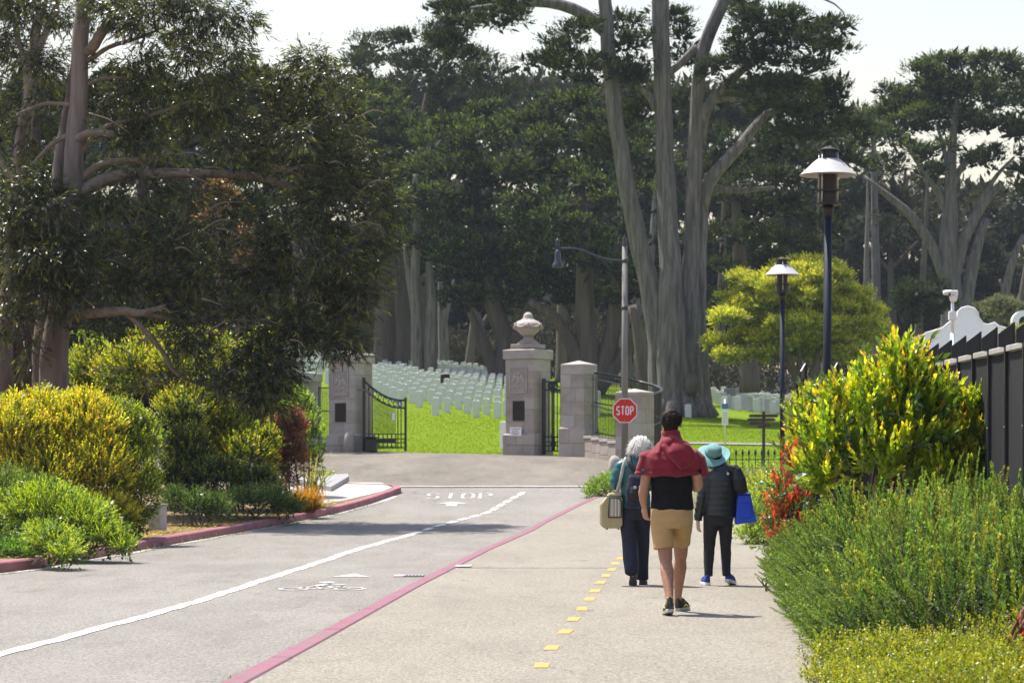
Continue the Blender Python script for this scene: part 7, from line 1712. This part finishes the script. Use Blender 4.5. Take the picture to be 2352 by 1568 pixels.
# ------------------------------------------------------------------ woman with white hair
d = 28.7; wx = (1459 - 1176) * d / F
lw_ = thing('person', (wx, d, 0), 'white haired woman in a teal quilted jacket and navy trousers walking away', 'person')
def wfront(co): return co
mb = MB()
P = head(mb, (.06, .05, 1.545), yaw=R(-10), pitch=R(-16), sc=.95)
mb.tube([(.01, .0, 1.36), (.02, .01, 1.42), (.045, .03, 1.50)], [(.09, .07), (.055, .055), (.048, .05)], 14)
mb.tube([(0, .01, .86), (0, 0, 1.05), (0, 0, 1.25), (0, 0, 1.38)], [(.14, .10), (.125, .09), (.14, .095), (.09, .06)], 16)
mb.tube([(-.13, 0, 1.36), (-.19, -.02, 1.26), (-.225, -.03, 1.16), (-.215, .06, 1.12), (-.195, .17, 1.13)], [.045, .042, .036, .032, .024], 12)
hand(mb, (-.192, .185, 1.135), (.15, 1, .1), (.8, 0, .3), 1, curl=1.2, sc=.92)
mb.tube([(.13, 0, 1.36), (.19, -.01, 1.26), (.215, .0, 1.16), (.18, .10, 1.15), (.13, .18, 1.2)], [.045, .042, .036, .032, .024], 12)
hand(mb, (.127, .19, 1.205), (-.2, .8, .5), (-.7, 0, .3), 1, curl=1.2, sc=.92)
def wleg(mb, pts, rr): mb.tube(pts, rr, 14)
wleg(mb, [(-.075, .02, .85), (-.072, -.07, .46), (-.062, -.20, .22)], [.06, .045, .03]); wleg(mb, [(.075, .03, .85), (.089, .10, .46), (.081, .115, .09)], [.06, .045, .03])
solid('body', mb, 'skin_pale', lw_, .0095, 3); face(P, lw_, .95)
mb = MB(); Rh = Matrix.Rotation(R(-10), 3, 'Z')
ellip(mb, P(0, -.022, .035), (.112, .112, .095), 18, Rh); ellip(mb, P(0, -.05, -.055), (.118, .085, .080), 16, Rh); ellip(mb, P(.07, .0, -.055), (.045, .055, .07), 12, Rh); ellip(mb, P(-.07, .0, -.055), (.045, .055, .075), 12, Rh)
solid('hair', mb, 'hair_white', lw_, .008, 4, lambda c, n: .006 * np.sin(c[:, 0] * 150 + 4 * np.sin(c[:, 2] * 22)) + .005 * fnoise(c, 50, 2))
hair_strands('hair_strands', P(0, -.03, .0), (.118, .112, .120), 3600, .08, lw_, (.62, .61, .58), 8, Rh, -.75, flow=(0, -.1, -1.2), w_=.004, out=.12)
put('hair_clip', MB().tube([P(.085, -.04, .07), P(.10, .0, .06), P(.095, .04, .05)], .006, 6).mesh('hair_clip', smooth=True), 'black_web', lw_, world=False)
quilt = lambda co, nn: .006 * np.abs(np.sin(co[:, 2] * 36)) ** .6 + .004 * np.abs(np.sin(co[:, 0] * 30)) ** .6 - .004 + .003 * fnoise(co, 30, 4)
mb = MB()
mb.tube([(.0, .0, .865), (0, 0, .95), (0, 0, 1.08), (0, -.005, 1.22), (0, -.008, 1.33), (.005, 0, 1.40), (.015, .01, 1.455)], [(.165, .13), (.168, .13), (.155, .12), (.160, .125), (.165, .12), (.13, .095), (.075, .072)], 22)
mb.tube([(-.11, -.005, 1.37), (-.165, -.01, 1.33), (-.205, -.03, 1.24), (-.232, -.035, 1.165), (-.228, .03, 1.12), (-.205, .14, 1.13)], [.066, .066, .058, .056, .05, .042], 16)
mb.tube([(.11, -.005, 1.37), (.165, -.01, 1.33), (.205, -.02, 1.24), (.225, -.01, 1.165), (.20, .06, 1.14), (.15, .15, 1.18)], [.066, .066, .058, .056, .05, .042], 16)
solid('jacket', mb, 'teal', lw_, .0095, 3, quilt)
mb = MB()
mb.tube([(0, .01, .92), (0, .01, .84), (0, .015, .74)], [(.165, .125), (.172, .13), (.16, .12)], 20)
mb.tube([(-.08, .01, .82), (-.078, -.03, .62), (-.072, -.07, .46), (-.062, -.17, .28), (-.058, -.24, .15)], [(.096, .11), (.088, .098), (.084, .09), (.078, .085), (.074, .085)], 18)
mb.tube([(.08, .02, .82), (.088, .07, .62), (.090, .10, .46), (.086, .11, .25), (.080, .115, .06)], [(.096, .11), (.085, .098), (.078, .09), (.072, .085), (.072, .085)], 18)
solid('trousers', mb, 'navy_pants', lw_, .0095, 4, folds(20, .009, 6, (1, 1, .45)))
s1 = shoe('shoe', (-.045, -.26, .0), (.08, 1, 0), lw_, L=.27, Wd=.095, pitch=R(64), upper='sole_dark', sole='sole_dark')
put('sole_dot', MB().lathe([(0, -.003), (.012, -.003), (.012, 0), (0, .001)], 10).mesh('sole_dot'), 'shoe_orange' if 'shoe_orange' in M else 'yellow_paint', s1, world=False).location = (0, .10, -.001)
shoe('shoe', (.075, .06, 0), (.15, 1, 0), lw_, L=.27, Wd=.095, upper='sole_dark', sole='sole_dark')
# her little backpack
bpk = thing('backpack', (wx + .0, d - .17, .88), 'small dark backpack on the back of the teal jacket', 'backpack')
mb = MB(); mb.tube([(-.015, 0, .0), (-.015, -.01, .05), (-.01, -.015, .2), (0, -.005, .32), (.005, .01, .37)], [(.085, .045), (.10, .062), (.10, .062), (.088, .05), (.06, .03)], 20)
solid('bag_body', mb, 'navy_pants', bpk, .008, 4, folds(22, .006, 9))
mb = MB(); mb.tube([(0, -.055, .08), (0, -.075, .15), (0, -.06, .22)], [(.07, .03), (.075, .035), (.068, .03)], 16)
solid('front_pocket', mb, 'black_web', bpk, .008, 3)
put('buckle', MB().box(-.03, .0, -.096, -.086, .2, .235).box(.03, .05, -.094, -.085, .19, .24).mesh('buckle', bevel=.003), 'steel', bpk, world=False)
put('strap', MB().tube(resample([(.02, -.02, .36), (-.04, -.0, .44), (-.08, .03, .51), (-.07, .12, .575)], 12), [(.028, .008)] * 12, 8).mesh('strap', smooth=True), 'black_web', bpk, world=False)
put('strap', MB().tube(resample([(.05, .0, .36), (.09, .02, .45), (.11, .05, .51), (.1, .14, .565)], 12), [(.026, .008)] * 12, 8).mesh('strap', smooth=True), 'black_web', bpk, world=False)
# picnic bag on a long strap
cb_ = thing('picnic_bag', (wx - .27, d - .02, .64), 'beige insulated picnic bag with a striped panel hanging from a shoulder strap', 'bag')
mb = MB()
def rbox(mb, x0, x1, y0, y1, z0, z1, r=.03):
    pts = [(x0 + r, z0), (x1 - r, z0), (x1, z0 + r), (x1, z1 - r), (x1 - r, z1), (x0 + r * 2.2, z1), (x0, z1 - r * 3), (x0, z0 + r)]
    return mb.prism(pts, y0, y1)
rbox(mb, -.118, .122, -.10, .10, 0, .37, .035)
solid('bag_body', mb, 'beige', cb_, .008, 6, folds(16, .004, 4))
put('striped_panel', MB().prism([(-.03, .13), (.105, .13), (.108, .3), (.085, .335), (-.02, .335)], -.125, -.094).mesh('striped_panel', bevel=.012), 'stripes', cb_, world=False)
put('piping', MB().tube([(-.035, -.115, .125), (.11, -.115, .125), (.113, -.115, .3), (.088, -.115, .342), (-.024, -.115, .342), (-.035, -.115, .125)], .006, 6).mesh('piping', smooth=True), 'black_web', cb_, world=False)
put('top_lid', MB().prism([(-.05, .355), (.115, .355), (.115, .395), (-.03, .395)], -.095, .095).mesh('top_lid', bevel=.012), 'beige', cb_, world=False)
put('piping', MB().tube([(-.06, -.10, .36), (.12, -.10, .36), (.122, .1, .36)], .005, 6).mesh('piping', smooth=True), 'sole_dark', cb_, world=False)
put('side_pocket', MB().prism([(-.13, .06), (-.11, .02), (-.105, .30), (-.128, .27)], -.07, .07).mesh('side_pocket', bevel=.008), 'beige', cb_, world=False)
put('strap', MB().tube(resample([(.06, -.02, .39), (.075, -.06, .45), (.11, -.09, .58), (.135, -.075, .70), (.16, -.03, .78), (.175, .02, .795), (.18, .08, .76)], 22), [(.020, .006)] * 22, 8).mesh('strap', smooth=True), 'sole', cb_, world=False)
put('strap_clip', MB().box(.045, .075, -.035, -.005, .385, .42).mesh('strap_clip', bevel=.004), 'steel', cb_, world=False)
put('foot', MB().lathe([(0, -.012), (.012, -.012), (.014, 0), (0, .002)], 8, org=(-.05, -.06, 0)).lathe([(0, -.012), (.012, -.012), (.014, 0), (0, .002)], 8, org=(.08, -.06, 0)).mesh('foot'), 'black_web', cb_, world=False)

# ------------------------------------------------------------------ woman in the sun hat
d = 28.7; hx = (1648 - 1176) * d / F
hw = thing('person', (hx, d, 0), 'woman in a wide aqua sun hat, black down jacket and dark jeans walking away', 'person')
mb = MB()
P = head(mb, (-.045, .06, 1.43), yaw=R(18), pitch=R(2), sc=.95)
mb.tube([(.02, 0, 1.25), (.0, .01, 1.31), (-.03, .035, 1.40)], [(.09, .07), (.055, .055), (.048, .05)], 14)
mb.tube([(.02, .01, .78), (.03, 0, .95), (.04, 0, 1.12), (.035, 0, 1.27)], [(.14, .10), (.13, .09), (.14, .095), (.09, .06)], 16)
mb.tube([(-.10, 0, 1.25), (-.15, -.01, 1.12), (-.18, -.02, .98), (-.20, 0, .85), (-.215, .02, .73)], [.045, .042, .036, .032, .025], 12)
hand(mb, (-.218, .025, .715), (.05, .1, -1), (.8, .45, 0), 1, curl=.75, sc=.95)
mb.tube([(.18, 0, 1.25), (.24, -.01, 1.15), (.265, -.0, 1.05), (.24, .10, 1.04), (.20, .17, 1.1)], [.045, .042, .036, .032, .024], 12)
hand(mb, (.197, .18, 1.105), (-.2, .8, .6), (-.7, 0, .3), 1, curl=1.2, sc=.92)
for pts in ([(-.065, .015, .78), (-.09, .02, .44), (-.102, -.02, .09)], [(.085, .015, .78), (.098, .06, .44), (.106, .05, .09)]):
    mb.tube(pts, [.06, .038, .026], 14)
solid('body', mb, 'skin_pale', hw, .0095, 3); face(P, hw, .95)
mb = MB(); Rh = Matrix.Rotation(R(18), 3, 'Z')
ellip(mb, P(0, -.03, .01), (.088, .095, .10), 16, Rh)
solid('hair', mb, 'hair_brown', hw, .009, 3)
# hat: crown, band and rippled brim, tipped back
HM = Matrix.Translation((-.045, .02, 1.475)) @ Matrix.Rotation(R(38), 4, 'X') @ Matrix.Rotation(R(8), 4, 'Y')
mb = MB().lathe([(0, .108), (.04, .106), (.07, .094), (.085, .07), (.09, .03), (.094, -.005), (.088, -.008), (.084, .03), (0, .09)], 30)
hc = put('hat', mb.mesh('hat', smooth=True), 'hat', hw, world=False); hc.matrix_basis = HM
v = []; nr, na = 12, 56
for i in range(nr):
    for j in range(na):
        a = 2 * math.pi * j / na; t = i / (nr - 1); r = .09 + t * .098
        zz = -.004 - .012 * t + t * t * (.045 * math.cos(a - .25) + .016 * math.cos(2 * a + .6)) + .0022 * math.sin(i * 3.1)
        v.append((r * math.cos(a), r * math.sin(a), zz))
v2 = [(x * .999, y * .999, z - .004) for x, y, z in v]
f = []
for i in range(nr - 1):
    for j in range(na):
        a, b = i * na + j, i * na + (j + 1) % na
        f.append((a, a + na, b + na, b)); f.append((a + nr * na, b + nr * na, b + na + nr * na, a + na + nr * na))
for j in range(na):
    a, b = (nr - 1) * na + j, (nr - 1) * na + (j + 1) % na
    f.append((a, a + nr * na, b + nr * na, b))
put('brim', MB().add(v + v2, f).mesh('brim', smooth=True), 'hat', hc, world=False)
put('hat_cord', MB().tube([(.0955 * math.cos(t), .0955 * math.sin(t), .006) for t in np.linspace(0, 2 * math.pi, 26)], .0035, 6).mesh('hat_cord', smooth=True), 'hat_band', hc, world=False)
mb = MB()
for k in range(5): mb.tube([((.089 - .004 * k ** 1.4) * math.cos(t), (.089 - .004 * k ** 1.4) * math.sin(t), .03 + .016 * k) for t in np.linspace(0, 2 * math.pi, 24)], .0022, 5)
put('weave_ring', mb.mesh('weave_ring', smooth=True), 'hat', hc, world=False)
puff = lambda co, nn: .009 * np.abs(np.sin(co[:, 2] * 46)) ** .55 - .005 + .004 * fnoise(co, 26, 5)
mb = MB()
mb.tube([(.02, .0, .775), (.025, 0, .84), (.03, 0, .94), (.04, -.005, 1.06), (.045, -.008, 1.18), (.04, 0, 1.26), (.02, .01, 1.33), (.0, .02, 1.37)], [(.178, .14), (.186, .142), (.178, .135), (.182, .135), (.18, .13), (.15, .105), (.095, .085), (.078, .076)], 24)
mb.tube([(-.08, 0, 1.255), (-.125, -.005, 1.2), (-.155, -.015, 1.08), (-.18, -.02, .95), (-.20, 0, .85), (-.215, .015, .745)], [.066, .066, .060, .056, .052, .048], 16)
mb.tube([(.16, 0, 1.25), (.21, -.005, 1.21), (.25, -.01, 1.12), (.27, .0, 1.06), (.25, .07, 1.045), (.21, .15, 1.08)], [.068, .068, .062, .058, .052, .044], 16)
solid('jacket', mb, 'puffer', hw, .0095, 2, puff)
put('cuff', MB().tube([(-.213, .014, .765), (-.217, .017, .728)], .044, 14).mesh('cuff', smooth=True), 'puffer', hw, world=False)
put('scarf', MB().tube([(-.085, .03, 1.33), (-.02, -.055, 1.335), (.06, -.02, 1.325), (.075, .05, 1.32)], [.025, .032, .03, .025], 10).mesh('scarf', smooth=True), 'navy_pants', hw, world=False)
mb = MB()
mb.tube([(.01, .01, .84), (.01, .01, .76), (.01, .015, .68)], [(.165, .125), (.17, .13), (.155, .12)], 20)
mb.tube([(-.065, .015, .76), (-.082, .03, .56), (-.09, .02, .44), (-.098, -.0, .28), (-.102, -.02, .105)], [(.092, .105), (.075, .085), (.064, .07), (.057, .062), (.046, .05)], 16)
mb.tube([(.085, .015, .76), (.095, .05, .56), (.098, .06, .44), (.102, .06, .28), (.106, .05, .105)], [(.09, .105), (.072, .085), (.062, .07), (.055, .062), (.046, .05)], 16)
solid('jeans', mb, 'jeans', hw, .009, 3, folds(34, .006, 16, (1, 1, .8)))
shoe('shoe', (-.112, -.07, 0), (-.15, 1, 0), hw, L=.255, Wd=.095, upper='blue_shoe', sole='rubber_white', hgt=.08, sole_t=.034)
shoe('shoe', (.105, .0, .0), (.42, 1, 0), hw, L=.255, Wd=.095, pitch=R(10), upper='blue_shoe', sole='rubber_white', hgt=.08, sole_t=.034)
# shoulder bag and blue cool bag
sb_ = thing('shoulder_bag', (hx + .215, d - .14, 1.04), 'slouchy black shoulder bag hanging behind the down jacket', 'bag')
mb = MB(); mb.tube([(.045, .02, .0), (.035, 0, .05), (.015, -.01, .15), (-.015, .0, .25), (-.04, .02, .30)], [(.05, .04), (.075, .065), (.075, .065), (.055, .05), (.03, .03)], 18)
solid('bag_body', mb, 'black_web', sb_, .008, 3, folds(24, .008, 10))
put('strap', MB().tube(resample([(-.02, -.02, .28), (-.07, .0, .29), (-.11, .0, .24)], 8), [(.018, .006)] * 8, 8).mesh('strap', smooth=True), 'black_web', sb_, world=False)
put('buckle', MB().box(-.125, -.095, -.02, -.01, .195, .225).mesh('buckle', bevel=.004), 'steel', sb_, world=False)
put('strap', MB().tube(resample([(-.03, .0, .29), (-.06, .06, .31), (-.08, .16, .25)], 8), [(.02, .006)] * 8, 8).mesh('strap', smooth=True), 'black_web', sb_, world=False)
bb = thing('cool_bag', (hx + .315, d - .02, .685), 'bright royal blue cool bag carried on the right arm', 'bag')
mb = MB(); q0 = [(-.125, -.10, 0), (.115, -.10, .03), (.115, .10, .03), (-.125, .10, 0)]; q1 = [(-.095, -.085, .325), (.045, -.085, .335), (.045, .085, .335), (-.095, .085, .325)]
mb.add(q0 + q1, [(3, 2, 1, 0), (4, 5, 6, 7)] + [(i, (i + 1) % 4, (i + 1) % 4 + 4, i + 4) for i in range(4)])
solid('bag_body', mb, 'blue_bag', bb, .008, 3, folds(14, .006, 3))
put('lid', MB().box(-.10, .05, -.092, .092, .326, .355).mesh('lid', bevel=.01), 'blue_bag', bb, world=False)
put('front_pocket', MB().prism([(-.085, .06), (.06, .075), (.04, .24), (-.075, .235)], -.108, -.092).mesh('front_pocket', bevel=.006), 'blue_bag', bb, world=False)
put('zip', MB().tube([(-.098, -.09, .322), (.05, -.09, .332), (.052, .09, .332)], .005, 6).mesh('zip', smooth=True), 'black_web', bb, world=False)
put('handle', MB().tube(resample([(-.06, -.05, .34), (-.07, -.05, .40), (-.06, -.02, .45), (.0, -.0, .44), (.02, -.05, .35)], 14), [(.016, .006)] * 14, 8).mesh('handle', smooth=True), 'black_web', bb, world=False)
# ================================================================== AIR
# thin coastal haze that greys the far trees
hz = MB().box(-300, 300, -45, 660, -3.0, 62)
HM_, ht, ho = new_mat('coastal haze')
pv = ht.nodes.new('ShaderNodeVolumePrincipled')
pv.inputs['Density'].default_value = HAZE
pv.inputs['Color'].default_value = (.74, .84, 1.0, 1)
pv.inputs['Anisotropy'].default_value = 0.2
ht.links.new(pv.outputs[0], ho.inputs['Volume'])
put('haze', hz.mesh('haze'), HM_, kind='stuff')
